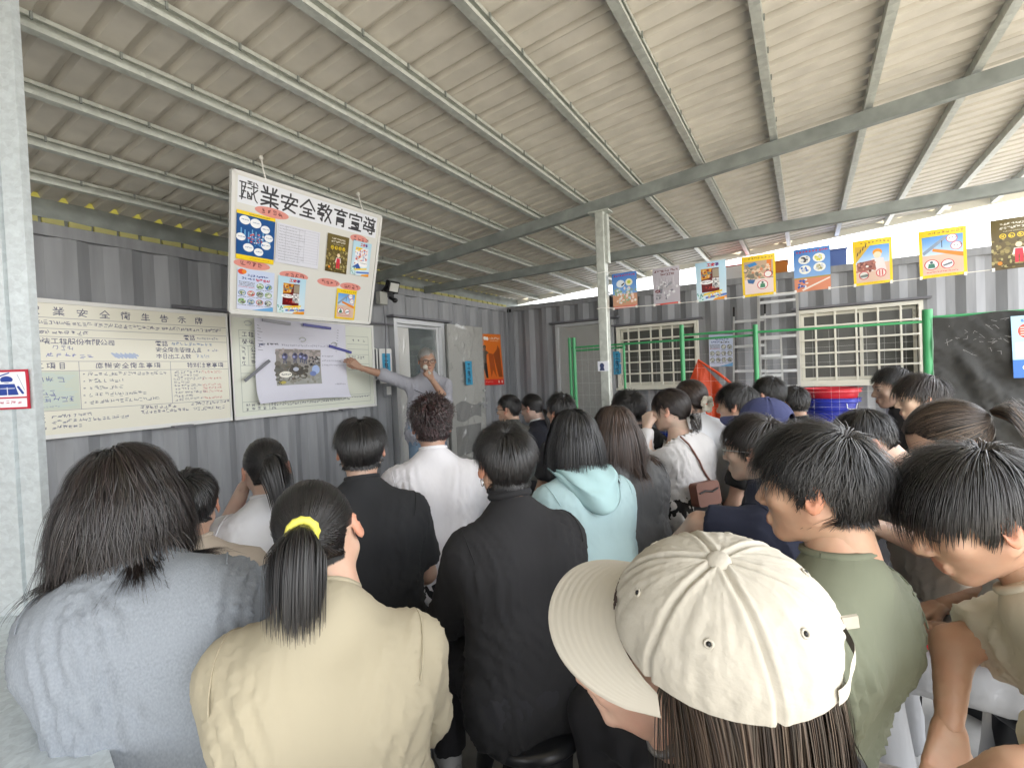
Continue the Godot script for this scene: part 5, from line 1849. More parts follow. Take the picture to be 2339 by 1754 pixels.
func add_head(b: B, net: Array, bs: Basis, at: Vector3, s: float, skin: Color, hair: Color, closed: bool, bare := false, flat_ears := false):
	var base := b.v.size()
	var vs: PackedVector3Array = net[0]
	var ns: PackedVector3Array = net[1]
	var lip := Color(skin.r * 0.82, skin.g * 0.58, skin.b * 0.58)
	var ear := Color(skin.r * 1.02, skin.g * 0.76, skin.b * 0.70)
	var dark := Color(0.02, 0.014, 0.012)
	for i in vs.size():
		var p := vs[i]
		var c := skin
		if p.y > hairline(p) + (0.004 if p.z > -0.03 else 0.02) and not bare:
			c = hair
		elif absf(p.x) > 0.074 and p.z < 0.02:
			c = ear
		elif p.z > 0.05:
			var ax := absf(p.x)
			var e := Vector2(ax - 0.031, p.y - 0.004)
			if absf(p.y + 0.0655) < 0.011 and ax < 0.021:
				c = lip
			elif Vector2((ax - 0.032) / 0.021, (p.y - (0.0275 - absf(ax - 0.034) * 0.18)) / 0.0045).length() < 1.0:
				c = skin.lerp(hair, 0.8)
			elif closed and absf(e.x) < 0.016 and absf(e.y + 0.004) < 0.0028:
				c = dark
			elif not closed and Vector2(e.x / 0.015, e.y / 0.0058).length() < 1.0:
				c = dark if absf(e.x) < 0.007 or e.y > 0.0025 else Color(0.5, 0.46, 0.43)
			elif Vector2((ax - 0.04) / 0.026, (p.y + 0.022) / 0.022).length() < 1.0:
				c = skin.lerp(lip, 0.14)
		c = blotchy(c, p)
		if flat_ears and absf(p.x) > 0.072:
			p.x = signf(p.x) * (0.072 + (absf(p.x) - 0.072) * 0.12)
		b.v.append(bs * (p * s) + at)
		b.n.append(bs * ns[i])
		b.u.append(Vector2.ZERO)
		b.c.append(c)
	for i in net[2]:
		b.ix.append(base + i)

# ------------------------------------------------------------------ hair: strands laid over the skull, each a narrow ribbon
const SK := Vector3(0, 0.03, -0.012)
const SR := Vector3(0.077, 0.093, 0.098)

func hair_mesh(st: Dictionary, grav: Vector3, cols: Array, s: float) -> B:
	var b := B.new()
	var rg := RandomNumberGenerator.new()
	rg.seed = st.get("seed", 1)
	var n: int = st.n
	var w: float = st.get("w", 0.004)
	var vol: float = st.get("vol", 0.018)
	var mess: float = st.get("mess", 0.25)
	var grv: float = st.get("grav", 0.12)
	var wave: float = st.get("wave", 0.0)
	var curl: float = st.get("curl", 0.0)
	var flow: String = st.get("flow", "crown")
	var px: float = st.get("part", 0.0)
	var whorl: Vector3 = st.get("whorl", Vector3(0.012, 0.10, -0.062))
	var tie: Vector3 = st.get("tie", Vector3(0, 0.02, -0.12))
	var c0: Color = st.get("col", Color(0.012, 0.010, 0.009))
	var c1: Color = st.get("col2", Color(0.03, 0.024, 0.02))
	var tip: float = st.get("tip", 0.0)
	var low: float = st.get("low", 0.0)
	var lf: float = st.get("lf", 0.09)
	var lt: float = st.get("lt", 0.09)
	var ls: float = st.get("ls", 0.05)
	var lb: float = st.get("lb", 0.05)
	var segs: int = st.get("segs", 8)
	var nz := FastNoiseLite.new()
	nz.seed = st.get("seed", 1) + 3
	nz.frequency = st.get("clump", 34.0)
	var under: float = st.get("under", 9.0)
	var adh: float = st.get("adh", 0.55)
	var adh_y: float = 0.03 if st.get("long", false) and flow != "tie" else -0.075
	var bangs: bool = st.get("bangs", false)
	var gold := PI * (3.0 - sqrt(5.0))
	var total := int(n * 1.75)
	for i in total:
		var yy := 1.0 - 2.0 * (i + 0.5) / total
		if yy < -0.98:
			continue
		var rr := sqrt(1.0 - yy * yy)
		var an := i * gold
		var dv := Vector3(cos(an) * rr, yy, sin(an) * rr)
		var p := SK + dv * SR
		if p.y < hairline(p) + low + rg.randf_range(-0.003, 0.004):
			continue
		if p.y > under:
			continue
		if bangs and (p.z < 0.005 or p.y < 0.05):
			continue
		var nn := (dv / SR).normalized()
		var az := rad_to_deg(atan2(absf(p.x), p.z + 0.012))
		# length by region
		var top := sm(0.06, 0.10, p.y)
		var side := sm(50, 75, az) * (1.0 - sm(115, 140, az))
		var back := sm(115, 140, az)
		var front := 1.0 - sm(45, 75, az)
		var ln: float = lerpf(front * lf + side * ls + back * lb, lt, top * (0.4 if front > 0.5 else 1.0))
		ln *= rg.randf_range(0.72, 1.12)
		# direction over the scalp
		var nv := Vector3(nz.get_noise_3d(p.x, p.y, p.z), nz.get_noise_3d(p.x + 5.0, p.y, p.z), nz.get_noise_3d(p.x, p.y + 5.0, p.z))
		var fd: Vector3
		var goal := tie
		match flow:
			"part":
				var sgn := signf(p.x - px) if absf(p.x - px) > 0.002 else (1.0 if rg.randf() < 0.5 else -1.0)
				fd = Vector3(sgn * (0.35 + 0.9 * top), -0.8, 0.55 * (front - 0.3) * st.get("fwd", 1.0) - 0.25 * back)
				fd = fd.lerp(Vector3(p.x * 4.0, -1.0, -0.5 * top), sm(-0.02, -0.065, p.z))
			"tie":
				fd = (goal - p).normalized()
			"forward":
				fd = Vector3(p.x * 3.0 + st.get("sweep", 0.0) * front, -0.35 - 0.6 * (side + back), 1.2 * (top + front) + 0.3 * side - 0.2 * back)
			_:
				fd = (p - whorl).normalized() * 1.0 + Vector3(st.get("sweep", 0.0) * front, -0.35, 0.25 * front)
		fd += nv * mess * 1.3 + Vector3(rg.randf() - 0.5, rg.randf() - 0.5, rg.randf() - 0.5) * 0.16
		fd = (fd - nn * fd.dot(nn)).normalized()
		var depth := rg.randf()
		var lift: float = vol * (0.25 + 0.75 * depth) * (1.0 - 0.45 * (side * (1.0 - top) + 0.6 * back * (1.0 - top)) * st.get("taper", 1.0))
		var stp := ln / segs
		var ph := nv.x * 9.0 + rg.randf() * 0.8
		var pts := PackedVector3Array()
		var q := p - nn * 0.003
		var dir := (fd + nn * (0.3 if flow != "tie" else 0.1)).normalized()
		for k in segs + 1:
			pts.append(q)
			var tt := float(k) / segs
			dir = (dir + grav * grv * (0.4 + tt)).normalized()
			if curl > 0.0:
				var e1 := dir.cross(nn).normalized()
				dir = (dir + (e1 * cos(ph + k * 1.5) + nn * sin(ph + k * 1.5)) * curl).normalized()
			if flow == "tie":
				dir = (dir + (goal - q).normalized() * 0.5).normalized()
			q += dir * stp
			if wave > 0.0:
				q += dir.cross(nn) * sin(ph + tt * 7.0) * wave * tt
			# stay outside the skull
			var off: float = 1.0 + (lift * minf(1.0, 0.35 + tt * 1.6) + (0.004 if k == 0 else 0.0)) / 0.09
			var e := (q - SK) / SR
			var l := e.length()
			if l < off and q.y > -0.10:
				q = SK + e / l * off * SR
				var n2 := (e / l / SR).normalized()
				dir = (dir - n2 * minf(0.0, dir.dot(n2)) * 0.9).normalized()
			elif l > off and q.y > adh_y:
				# hair lies down on the layer below it
				var want := SK + e / l * off * SR
				q = q.lerp(want, adh * (1.0 - 0.5 * tt))
			for cc in cols:
				var ab: Vector3 = cc[1] - cc[0]
				var t := clampf((q - cc[0]).dot(ab) / ab.length_squared(), 0.0, 1.0)
				var m: Vector3 = cc[0] + ab * t
				var dd := q.distance_to(m)
				var rad: float = cc[2] + 0.012 * depth
				if dd < rad:
					var n3 := (q - m) / maxf(dd, 1e-4)
					q = m + n3 * rad
					dir = (dir - n3 * minf(0.0, dir.dot(n3))).normalized()
			if flow == "tie" and q.distance_to(goal) < 0.016:
				pts.append(goal.lerp(q, 0.6))
				break
		var mixc := pow(rg.randf(), 2.0) * 0.8 + 0.35 * maxf(0.0, nv.y)
		ribbon(b, pts, w * rg.randf_range(0.7, 1.2), c0.lerp(c1, clampf(mixc, 0.0, 1.0)) * rg.randf_range(0.75, 1.2), tip, c1, s)
	return b

func ribbon(b: B, pts: PackedVector3Array, w: float, col: Color, tip: float, tipc: Color, s: float, ctr := SK):
	var m := pts.size()
	if m < 2:
		return
	var base := b.v.size()
	for k in m:
		var t := (pts[mini(k + 1, m - 1)] - pts[maxi(k - 1, 0)]).normalized()
		var o := pts[k] - ctr
		var n := (o - t * o.dot(t)).normalized()
		var sd := t.cross(n)
		var f := float(k) / (m - 1)
		var ww := w * (1.0 - f * f * 0.85) * 0.5
		var c := col.lerp(tipc, tip * f) if tip > 0.0 else col
		b.v.append((pts[k] - sd * ww) * s)
		b.v.append((pts[k] + sd * ww) * s)
		b.n.append((n * 0.8 - sd * 0.6).normalized())
		b.n.append((n * 0.8 + sd * 0.6).normalized())
		b.u.append(Vector2(0, f))
		b.u.append(Vector2(1, f))
		b.c.append(c)
		b.c.append(c)
	for k in m - 1:
		var a := base + k * 2
		b.ix.append_array(PackedInt32Array([a, a + 2, a + 1, a + 1, a + 2, a + 3]))

# a gathered tail of hair from a tie
func tail_mesh(b: B, at: Vector3, dir0: Vector3, grav: Vector3, ln: float, n: int, spread: float, w: float, c0: Color, c1: Color, cols: Array, s: float, grv := 0.3, sd := 3):
	var rg := RandomNumberGenerator.new()
	rg.seed = sd
	for i in n:
		var r := sqrt(rg.randf())
		var a := rg.randf() * TAU
		var x := dir0.cross(Vector3.UP if absf(dir0.y) < 0.9 else Vector3.RIGHT).normalized()
		var y := dir0.cross(x)
		var off := (x * cos(a) + y * sin(a)) * r
		var q := at + off * 0.011
		var dir := (dir0 + off * 0.45).normalized()
		var pts := PackedVector3Array()
		var l := ln * rg.randf_range(0.75, 1.08)
		for k in 10:
			pts.append(q)
			dir = (dir + grav * grv).normalized()
			q += dir * l / 9.0
			var bulge := sin(PI * minf(1.0, (k + 1) / 6.0) * 0.5) * (1.0 if k < 6 else 1.0 - (k - 5) * 0.16)
			q += off * spread * 0.12 * (1.0 if k < 4 else -0.6) * bulge
			for cc in cols:
				var ab: Vector3 = cc[1] - cc[0]
				var t := clampf((q - cc[0]).dot(ab) / ab.length_squared(), 0.0, 1.0)
				var m: Vector3 = cc[0] + ab * t
				var dd := q.distance_to(m)
				if dd < cc[2] + 0.01 + 0.012 * r:
					q = m + (q - m) / maxf(dd, 1e-4) * (cc[2] + 0.01 + 0.012 * r)
		ribbon(b, pts, w * rg.randf_range(0.7, 1.2), c0.lerp(c1, pow(rg.randf(), 2.0)) * rg.randf_range(0.75, 1.2), 0.0, c1, s, at - dir0 * 0.02 - off * 0.05)

# ------------------------------------------------------------------ cloth
var fabrics := {}

func fabric(c: Color, kind := "cotton") -> StandardMaterial3D:
	var key := kind + str(c)
	if fabrics.has(key):
		return fabrics[key]
	if not fabrics.has("tex"):
		fabrics.tex = noise_tex(512, 0.012, 0.0, 1.0, 4, FastNoiseLite.TYPE_SIMPLEX_SMOOTH, 31)
		fabrics.heather = noise_tex(512, 0.14, 0.80, 1.0, 3, FastNoiseLite.TYPE_SIMPLEX_SMOOTH, 33)
	var m := mk(c.r, c.g, c.b, 0.9)
	m.heightmap_enabled = true
	m.heightmap_texture = fabrics.tex
	m.heightmap_scale = 0.12
	m.uv1_triplanar = true
	m.uv1_scale = Vector3(3.2, 1.6, 3.2)
	m.rim_enabled = true
	m.rim = 0.12
	m.rim_tint = 0.6
	if kind == "heather":
		m.albedo_texture = fabrics.heather
	if kind == "shell":
		m.roughness = 0.55
		m.heightmap_scale = 0.2
	fabrics[key] = m
	return m

var fold_noise: FastNoiseLite

# soft creases: stretched ridges, stronger low on the back and at the armpits
func crease(net: Array, amp: float, hip: Vector3, t: Vector3, side: Vector3, ln: float, sw: float, sd: float):
	var vs: PackedVector3Array = net[0]
	var ns: PackedVector3Array = net[1]
	for i in vs.size():
		var p := vs[i] - hip
		var h := p.dot(t) / ln
		var x := p.dot(side)
		var f := p - t * p.dot(t) - side * x
		var z := f.x + f.z
		var a := absf(x) / sw
		var sg := signf(x)
		# rolls round the waist; long slanting folds that run down and inwards from the armpits
		var wob := fold_noise.get_noise_3d(x * 2.0 + sd, h * 2.0, z * 2.0) * 0.5
		var roll := fold_noise.get_noise_3d(x * 2.2 + sd, h * 7.0 - a * 2.5 + wob, z * 1.6 + sd)
		var u := h * 0.9 + a * 0.5
		var w := h * 0.55 - a * 0.85
		var slant := fold_noise.get_noise_3d(w * 6.5 + wob + sd * 2.0, u * 1.3 + sg * 3.0, z * 2.2)
		var r := pow(1.0 - minf(1.0, absf(roll) * 2.2), 2.0)
		var q := pow(1.0 - minf(1.0, absf(slant) * 2.2), 2.0)
		var up := sm(1.12, 0.75, h)
		var mid := sm(0.15, 0.75, a) * (0.4 + 0.6 * sm(1.45, 1.05, a))
		vs[i] += ns[i] * amp * 1.5 * (r * sm(0.75, 0.25, h) * (0.3 + 0.7 * mid) + q * up * mid - 0.25)
	net[0] = vs
	net[1] = Field.normals(vs, net[2])

func stool_proto(dark: bool) -> Array:
	var b := B.new()
	b.lathe([Vector2(0.155, 0.335), Vector2(0.165, 0.34), Vector2(0.17, 0.35), Vector2(0.165, 0.366), Vector2(0.15, 0.372), Vector2(0.06, 0.37), Vector2(0.001, 0.368)], Vector3.ZERO, 28)
	var legs := []
	for q in 4:
		var rows := []
		for j in 9:
			var c := j / 8.0
			var row: Array[Vector3] = []
			var y := lerpf(0.345, 0.0, c)
			var r := 0.155 + 0.05 * c
			var half := lerpf(0.62, 0.30, sm(0.0, 0.35, c))
			for i in 7:
				var a := q * PI * 0.5 + PI * 0.25 + lerpf(-half, half, i / 6.0)
				row.append(Vector3(cos(a) * r, y, sin(a) * r))
			rows.append(row)
		var l := B.new()
		l.sheet(rows)
		legs.append(l)
	return [b, legs]

func bone_basis(dirv: Vector3, back: Vector3) -> Basis:
	var y := dirv.normalized()
	var z := (back - y * back.dot(y)).normalized()
	return Basis(y.cross(z), y, z)

# d: see the list in build_people; everything in metres, world places turned into places relative to the person's root
func person(d: Dictionary) -> Node3D:
	var lod: int = d.get("lod", 1)
	var H: Vector3 = d.head - Vector3(0, d.get("drop", 0.014), 0)
	var look: Vector3 = d.look
	var hf := (look - H).normalized()
	hf = hf.rotated(Vector3.UP.cross(hf).normalized(), d.get("nod", 0.0))
	var hl := Vector3.UP.cross(hf).normalized()
	var hb := Basis(hl, hf.cross(hl), hf)
	hb = hb * Basis(Vector3(0, 0, 1), d.get("tilt", 0.0))
	var tf: Vector3 = d.get("face", Vector3(hf.x, 0, hf.z))
	tf.y = 0
	tf = tf.normalized()
	var sl := Vector3.UP.cross(tf)                     # to the person's left
	var stand: bool = d.get("stand", false)
	var seat: float = d.get("seat", 0.40)
	var hp: Vector3 = H - tf * d.get("lean", 0.16)
	if d.has("hip"):
		hp = d.hip
	hp.y = seat + 0.10
	var root_at := Vector3(hp.x, 0, hp.z)
	var t := thing("person", d.label, "person", root_at)
	H -= root_at
	hp -= root_at
	var sz: float = d.get("size", 1.0)
	var N: Vector3 = H - (hb.y * 0.5 + Vector3.UP * 0.5) * 0.136 * sz - tf * 0.05 + Vector3(d.get("neck", Vector3.ZERO))
	var tv := (N - hp).normalized()
	var ln := N.distance_to(hp)
	var sr: float = d.get("roll", 0.0)
	var sv := (sl * cos(sr) + Vector3.UP * sin(sr)).normalized()
	sv = (sv - tv * sv.dot(tv) * 0.6).normalized()
	var bk := tv.cross(sv).normalized()
	if bk.dot(tf) > 0.0:
		bk = -bk
	var g: float = d.get("girth", 1.0)
	var sw: float = (d.get("sw", 0.185) - 0.022) * sz
	var W := hp.lerp(N, 0.34) + bk * 0.012
	var C: Vector3 = hp.lerp(N, 0.70) + bk * d.get("slouch", 0.035)
	var S := N - tv * 0.102
	# arms: shoulder, elbow, wrist for each side (0 = left)
	var arms := []
	for i in 2:
		var s := 1.0 if i == 0 else -1.0
		var sh := S + sv * s * sw - bk * 0.0
		var pose = d.get("arms", ["lap", "lap"])[i]
		var el: Vector3
		var wr: Vector3
		var bh := Vector3.UP
		if pose is Array:
			el = pose[0] - root_at
			wr = pose[1] - root_at
			bh = pose[2] if pose.size() > 2 else Vector3.UP
		elif pose == "knees":
			el = sh + tf * 0.15 - Vector3.UP * 0.24 + sl * s * 0.02
			wr = Vector3(hp.x, 0, hp.z) + tf * 0.42 + sl * s * 0.07 + Vector3.UP * (seat + 0.17)
		elif pose == "face":
			el = sh + tf * 0.10 - Vector3.UP * 0.25 + sl * s * 0.02
			wr = H + tf * 0.08 - Vector3.UP * 0.11 + sl * s * 0.07
			bh = sl * s
		else:
			el = sh + tf * 0.05 - Vector3.UP * 0.27 + sl * s * 0.05
			wr = Vector3(hp.x, 0, hp.z) + tf * 0.27 + sl * s * 0.09 + Vector3.UP * (seat + 0.16)
		arms.append([sh, el, wr, bh])
	var cell: float = d.get("cell", [0.0105, 0.015, 0.022][lod])
	var skin: Color = d.get("skin", Color(0.50, 0.315, 0.225))
	var ease: float = d.get("ease", 0.014)
	var sleeve: String = d.get("sleeve", "short")
	# ---- body
	var lo := H - Vector3.ONE * 0.08
	var hi := H + Vector3.ONE * 0.05
	for a in arms:
		for k in 3:
			lo = lo.min(a[k] - Vector3.ONE * 0.07)
			hi = hi.max(a[k] + Vector3.ONE * 0.07)
	lo = lo.min(C - Vector3.ONE * 0.16)
	hi = hi.max(C + Vector3.ONE * 0.16)
	var f := Field.new(lo, hi, cell)
	var nk := H - hb.y * 0.075 * sz - hb.z * 0.03
	f.cap(N - tv * 0.02, nk, 0.056 * d.get("nw", 0.96), 0.050 * d.get("nw", 0.96), 0.03)
	f.cap(S - tv * 0.02 - sv * (sw - 0.05), S - tv * 0.02 + sv * (sw - 0.05), 0.05, 0.05, 0.04)
	f.cap(N - tv * 0.035, S - sv * (sw - 0.06), 0.036, 0.036, 0.05)
	f.cap(N - tv * 0.035, S + sv * (sw - 0.06), 0.036, 0.036, 0.05)
	f.cap(C, S - tv * 0.03, 0.11, 0.09, 0.05, bk, 0.7)
	var aw: float = d.get("aw", 1.0)
	for i in 2:
		var a: Array = arms[i]
		f.cap(a[0], a[1], 0.046 * aw, 0.040 * aw, 0.03)
		f.cap(a[1], a[2], 0.041 * aw, 0.026 * aw, 0.02)
	var b := B.new()
	add_net(b, f.net(), skin)
	var hn: Array = head_lods[lod]
	var st: Dictionary = d.hair
	add_head(b, hn, hb, H, sz, skin, st.get("col", Color(0.012, 0.01, 0.009)), d.get("closed", false), st.get("bald", false), d.get("flat_ears", false))
	for i in 2:
		var a: Array = arms[i]
		var grip: bool = d.get("grip", [false, false])[i]
		var dirv: Vector3 = (a[2] - a[1]).normalized()
		if d.has("hand_dir") and d.hand_dir[i] != Vector3.ZERO:
			dirv = d.hand_dir[i]
		add_net(b, hand_grip if grip else hand_open, skin, bone_basis(dirv, a[3]), a[2], i == 1)
	obj("body", b, M.skin, t)
	# ---- shirt
	var sc: Color = d.shirt
	var sm_mat := fabric(sc, d.get("cloth", "cotton"))
	lo = hp - Vector3.ONE * 0.26 * g
	hi = hp + Vector3.ONE * 0.26 * g
	for a in arms:
		var far: Vector3 = a[1].lerp(a[2], 1.0 if sleeve == "long" else 0.0)
		for p in [a[0], a[1], far]:
			lo = lo.min(p - Vector3.ONE * 0.1)
			hi = hi.max(p + Vector3.ONE * 0.1)
	lo.y = maxf(lo.y, hp.y - 0.16)
	hi = hi.max(N + Vector3.ONE * 0.07)
	lo = lo.min(C - Vector3.ONE * 0.2)
	hi = hi.max(C + Vector3.ONE * 0.2)
	f = Field.new(lo, hi, cell)
	var fk := 0.72
	for s in [-1.0, 1.0]:
		f.cap(hp + sv * s * 0.075 * g - tv * 0.02, W + sv * s * 0.058 * g, 0.125 * g + ease, 0.108 * g + ease, 0.05, bk, 0.82)
		f.cap(W + sv * s * 0.058 * g, C + sv * s * 0.075 * g, 0.108 * g + ease, 0.112 * g + ease, 0.05, bk, fk)
		f.cap(C + sv * s * 0.075 * g, S - tv * 0.06 + sv * s * (sw - 0.085), 0.112 * g + ease, 0.082 + ease, 0.05, bk, fk)
		f.cap(N - tv * 0.02, S + sv * s * (sw - 0.035), 0.070 + ease * 0.3, 0.05 + ease, 0.05)
	f.cap(S - tv * 0.03 - sv * (sw - 0.04), S - tv * 0.03 + sv * (sw - 0.04), 0.06 + ease, 0.06 + ease, 0.05)
	if d.has("belly"):
		f.cap(W - bk * 0.05, C - bk * 0.05, d.belly, d.belly, 0.06)
	for i in 2:
		var a: Array = arms[i]
		var se: float = d.get("sl_len", 0.68)
		if sleeve == "short":
			var e: Vector3 = a[0].lerp(a[1], se)
			f.cap(a[0], e, 0.056 * aw + ease, 0.054 * aw + ease * 1.3, 0.04, Vector3.ZERO, 1.0, 0, true)
		elif sleeve == "long":
			f.cap(a[0], a[1], 0.056 * aw + ease, 0.047 * aw + ease, 0.04)
			f.cap(a[1], a[1].lerp(a[2], 0.96 if not d.has("cuff") else float(d.cuff)), 0.047 * aw + ease, 0.033 * aw + ease * 0.9, 0.03, Vector3.ZERO, 1.0, 0, true)
	if d.get("offsh", false):
		f.cap(N + tv * 0.05, S + tv * 0.055 + sv * sw * 0.85, 0.08, 0.072, 0.01, Vector3.ZERO, 1.0, 1)
		f.cap(N - tv * 0.012, nk, 0.075, 0.075, 0.01, Vector3.ZERO, 1.0, 1)
	var sn := f.net()
	crease(sn, d.get("fold", 0.006), hp, tv, sv, ln, sw, d.get("sd", 1.0))
	b = B.new()
	add_net(b, sn, Color.WHITE)
	var shirt := obj(d.get("garment", "shirt"), b, sm_mat, t)
	# neckband
	if d.get("collar", "round") != "none" and not d.get("offsh", false):
		b = B.new()
		var pts := PackedVector3Array()
		var rad := PackedFloat32Array()
		var kind: String = d.get("collar", "round")
		# the band follows the cut edge of the neck hole
		var ax := (nk - N).normalized()
		var o0 := N - tv * 0.012
		var rim := PackedFloat32Array()
		rim.resize(24)
		rim.fill(-0.05)
		for p in sn[0]:
			var q: Vector3 = p - o0
			var hh := q.dot(ax)
			q -= ax * hh
			if q.length() < 0.070 and q.length() > 0.050 and hh > -0.03:
				var bn := posmod(int(round(atan2(q.dot(bk), q.dot(sv)) / TAU * 24.0)), 24)
				rim[bn] = hh if rim[bn] < -0.04 else lerpf(rim[bn], hh, 0.4)
		for pass_ in 2:
			for k in 24:
				if rim[k] < -0.04:
					rim[k] = maxf(rim[(k + 1) % 24], rim[(k + 23) % 24])
		for k in 25:
			var a := TAU * k / 24.0
			var hh := (rim[k % 24] * 2.0 + rim[(k + 1) % 24] + rim[(k + 23) % 24] + rim[(k + 2) % 24] + rim[(k + 22) % 24]) / 6.0
			pts.append(o0 + (sv * cos(a) + bk * sin(a)).slide(ax).normalized() * 0.0585 + ax * (hh + (0.003 if kind == "round" else 0.012)))
			rad.append(0.0085 if kind == "round" else 0.013)
		b.tube(pts, rad, 7, false)
		if kind == "stand":
			for k in 25:
				pts[k] += ax * 0.018
			b.tube(pts, rad, 7, false)
		obj("collar", b, fabric(d.get("collar_col", sc)), shirt)
	# sleeve seams
	if lod < 2 and not d.get("offsh", false):
		for i in 2:
			var s := 1.0 if i == 0 else -1.0
			var axis: Vector3 = (sv * s * 0.85 + (arms[i][1] - arms[i][0]).normalized() * 0.35).normalized()
			var ctr: Vector3 = arms[i][0] - sv * s * 0.012
			var far := PackedFloat32Array()
			far.resize(28)
			far.fill(0.0)
			var ux := bk.slide(axis).normalized()
			var uy: Vector3 = axis.cross(ux)
			for p in sn[0]:
				var q: Vector3 = p - ctr
				if absf(q.dot(axis)) < cell * 0.75:
					var r := Vector2(q.dot(ux), q.dot(uy))
					if r.length() < 0.125:
						var bn := posmod(int(round(r.angle() / TAU * 28.0)), 28)
						far[bn] = maxf(far[bn], r.length())
			var run := PackedVector3Array()
			var rr := PackedFloat32Array()
			for k in 29:
				var m := far[k % 28]
				var w := (far[k % 28] * 2.0 + far[(k + 1) % 28] + far[(k + 27) % 28]) / 4.0
				if m > 0.03 and far[(k + 1) % 28] > 0.03 and far[(k + 27) % 28] > 0.03 and uy.y * sin(TAU * k / 28.0) + ux.y * cos(TAU * k / 28.0) > -0.35:
					run.append(ctr + (ux * cos(TAU * k / 28.0) + uy * sin(TAU * k / 28.0)) * (w - 0.0006))
					rr.append(0.0018)
				elif run.size() > 2:
					break
				else:
					run.clear()
					rr.clear()
			if run.size() > 4:
				b = B.new()
				b.tube(run, rr, 5)
				obj("sleeve_seam", b, sm_mat, shirt)
	if d.get("hood", false):
		b = B.new()
		var rows := []
		for j in 13:
			var e := j / 12.0
			var row: Array[Vector3] = []
			for i in 27:
				var a := PI * (float(i) / 26.0) * 1.16 - PI * 0.08
				var hang := sin(a)
				var r := lerpf(0.072, 0.115 + 0.02 * hang, sin(e * PI * 0.5))
				var p := N + sv * cos(a) * r * lerpf(1.0, 1.12, e) + bk * (hang * (r + 0.012) + 0.02 * e) + tv * (0.035 - e * (0.03 + 0.165 * hang * hang) + 0.012 * sin(e * 14.0 + i * 0.4) * e)
				p += bk * 0.03 * sin(e * PI) * hang + (sv * cos(a) + bk * hang) * 0.01 * sin(e * 9.0 + cos(a) * 4.0)
				row.append(p)
			rows.append(row)
		var tuck: Array[Vector3] = []
		for p in rows[12]:
			tuck.append(p - bk * 0.05 + tv * 0.02)
		rows.append(tuck)
		b.sheet(rows)
		obj("hood", b, fabric(d.get("hood_col", sc)), shirt)
	# ---- trousers and shoes
	var tc: Color = d.get("pants", Color(0.02, 0.02, 0.024))
	var kn := []
	for s in [1.0, -1.0]:
		var hj: Vector3 = hp + sl * s * 0.085 - Vector3.UP * 0.01
		var k: Vector3
		var an: Vector3
		if stand:
			k = Vector3(hj.x, 0.47, hj.z) + sl * s * 0.02 + tf * (0.05 if s > 0 else -0.02)
			an = Vector3(k.x, 0.09, k.z) - tf * 0.03
		else:
			k = hj + tf * 0.43 + sl * s * d.get("spread", 0.07)
			k.y = maxf(0.47, seat + 0.05)
			an = Vector3(k.x, 0.09, k.z) - tf * 0.06
		kn.append([hj, k, an])
	if d.get("legs", true):
		lo = hp - Vector3.ONE * 0.2
		hi = hp + Vector3.ONE * 0.2
		for a in kn:
			for p in a:
				lo = lo.min(p - Vector3.ONE * 0.12)
				hi = hi.max(p + Vector3.ONE * 0.12)
		lo.y = 0.02
		f = Field.new(lo, hi, maxf(cell * 1.25, 0.015) if lod == 0 else maxf(cell, 0.02))
		f.cap(hp - sl * 0.07 * g, hp + sl * 0.07 * g, 0.135 * g, 0.135 * g, 0.04, tf, 0.85)
		for a in kn:
			f.cap(a[0], a[1], 0.093, 0.072, 0.04)
			f.cap(a[1], a[2], 0.072, 0.058, 0.03, Vector3.ZERO, 1.0, 0, true)
		var pn := f.net()
		crease(pn, 0.006, hp, tf, sl, 0.4, 0.2, 5.0)
		b = B.new()
		add_net(b, pn, Color.WHITE)
		obj("trousers", b, fabric(tc), t)
		for i in 2:
			var a: Array = kn[i]
			b = B.new()
			b.ball(Vector3(a[2].x, 0.045, a[2].z) + tf * 0.06, Vector3(0.045, 0.045, 0.125), Basis(sl, Vector3.UP, tf), 14, 8)
			b.ball(Vector3(a[2].x, 0.075, a[2].z) - tf * 0.0, Vector3(0.042, 0.05, 0.05), Basis(sl, Vector3.UP, tf), 12, 8)
			obj("shoe", b, fabric(d.get("shoe", Color(0.5, 0.5, 0.5))), t)
	# ---- hair
	if not st.get("none", false):
		var inv := hb.inverse()
		var gl := inv * Vector3.DOWN
		var cols := []
		for q in [[nk, N, 0.062], [N - tv * 0.03, S, 0.078], [S, C, 0.106 * g + ease * 0.5], [S - sv * (sw - 0.03), S + sv * (sw - 0.03), 0.078 + ease]]:
			cols.append([inv * (q[0] - H) / sz, inv * (q[1] - H) / sz, q[2]])
		for s in [-1.0, 1.0]:
			cols.append([inv * (S + sv * s * 0.06 - tv * 0.05 - H) / sz, inv * (W + sv * s * 0.06 - H) / sz, 0.088 * g + ease * 0.5])
			var sh2: Vector3 = arms[0 if s > 0 else 1][0]
			var el2: Vector3 = arms[0 if s > 0 else 1][1]
			cols.append([inv * (sh2 - H) / sz, inv * (el2 - H) / sz, 0.066 + ease])
		if not st.get("long", false):
			cols = [cols[0]]
		if st.get("free", false):
			cols = []
		st.n = int(st.get("k", 1.0) * [6000, 2900, 1000][lod])
		if not st.has("w"):
			st.w = [0.0022, 0.0034, 0.007][lod]
		var hbm := hair_mesh(st, gl, cols, sz)
		if st.has("tail"):
			var tl: Dictionary = st.tail
			tail_mesh(hbm, tl.at, tl.dir, gl, tl.len, tl.get("n", 160), tl.get("spread", 0.05), st.w * 1.1, st.get("col", Color(0.012, 0.01, 0.009)), st.get("col2", Color(0.03, 0.024, 0.02)), cols, sz, tl.get("grav", 0.3), tl.get("sd", 3))
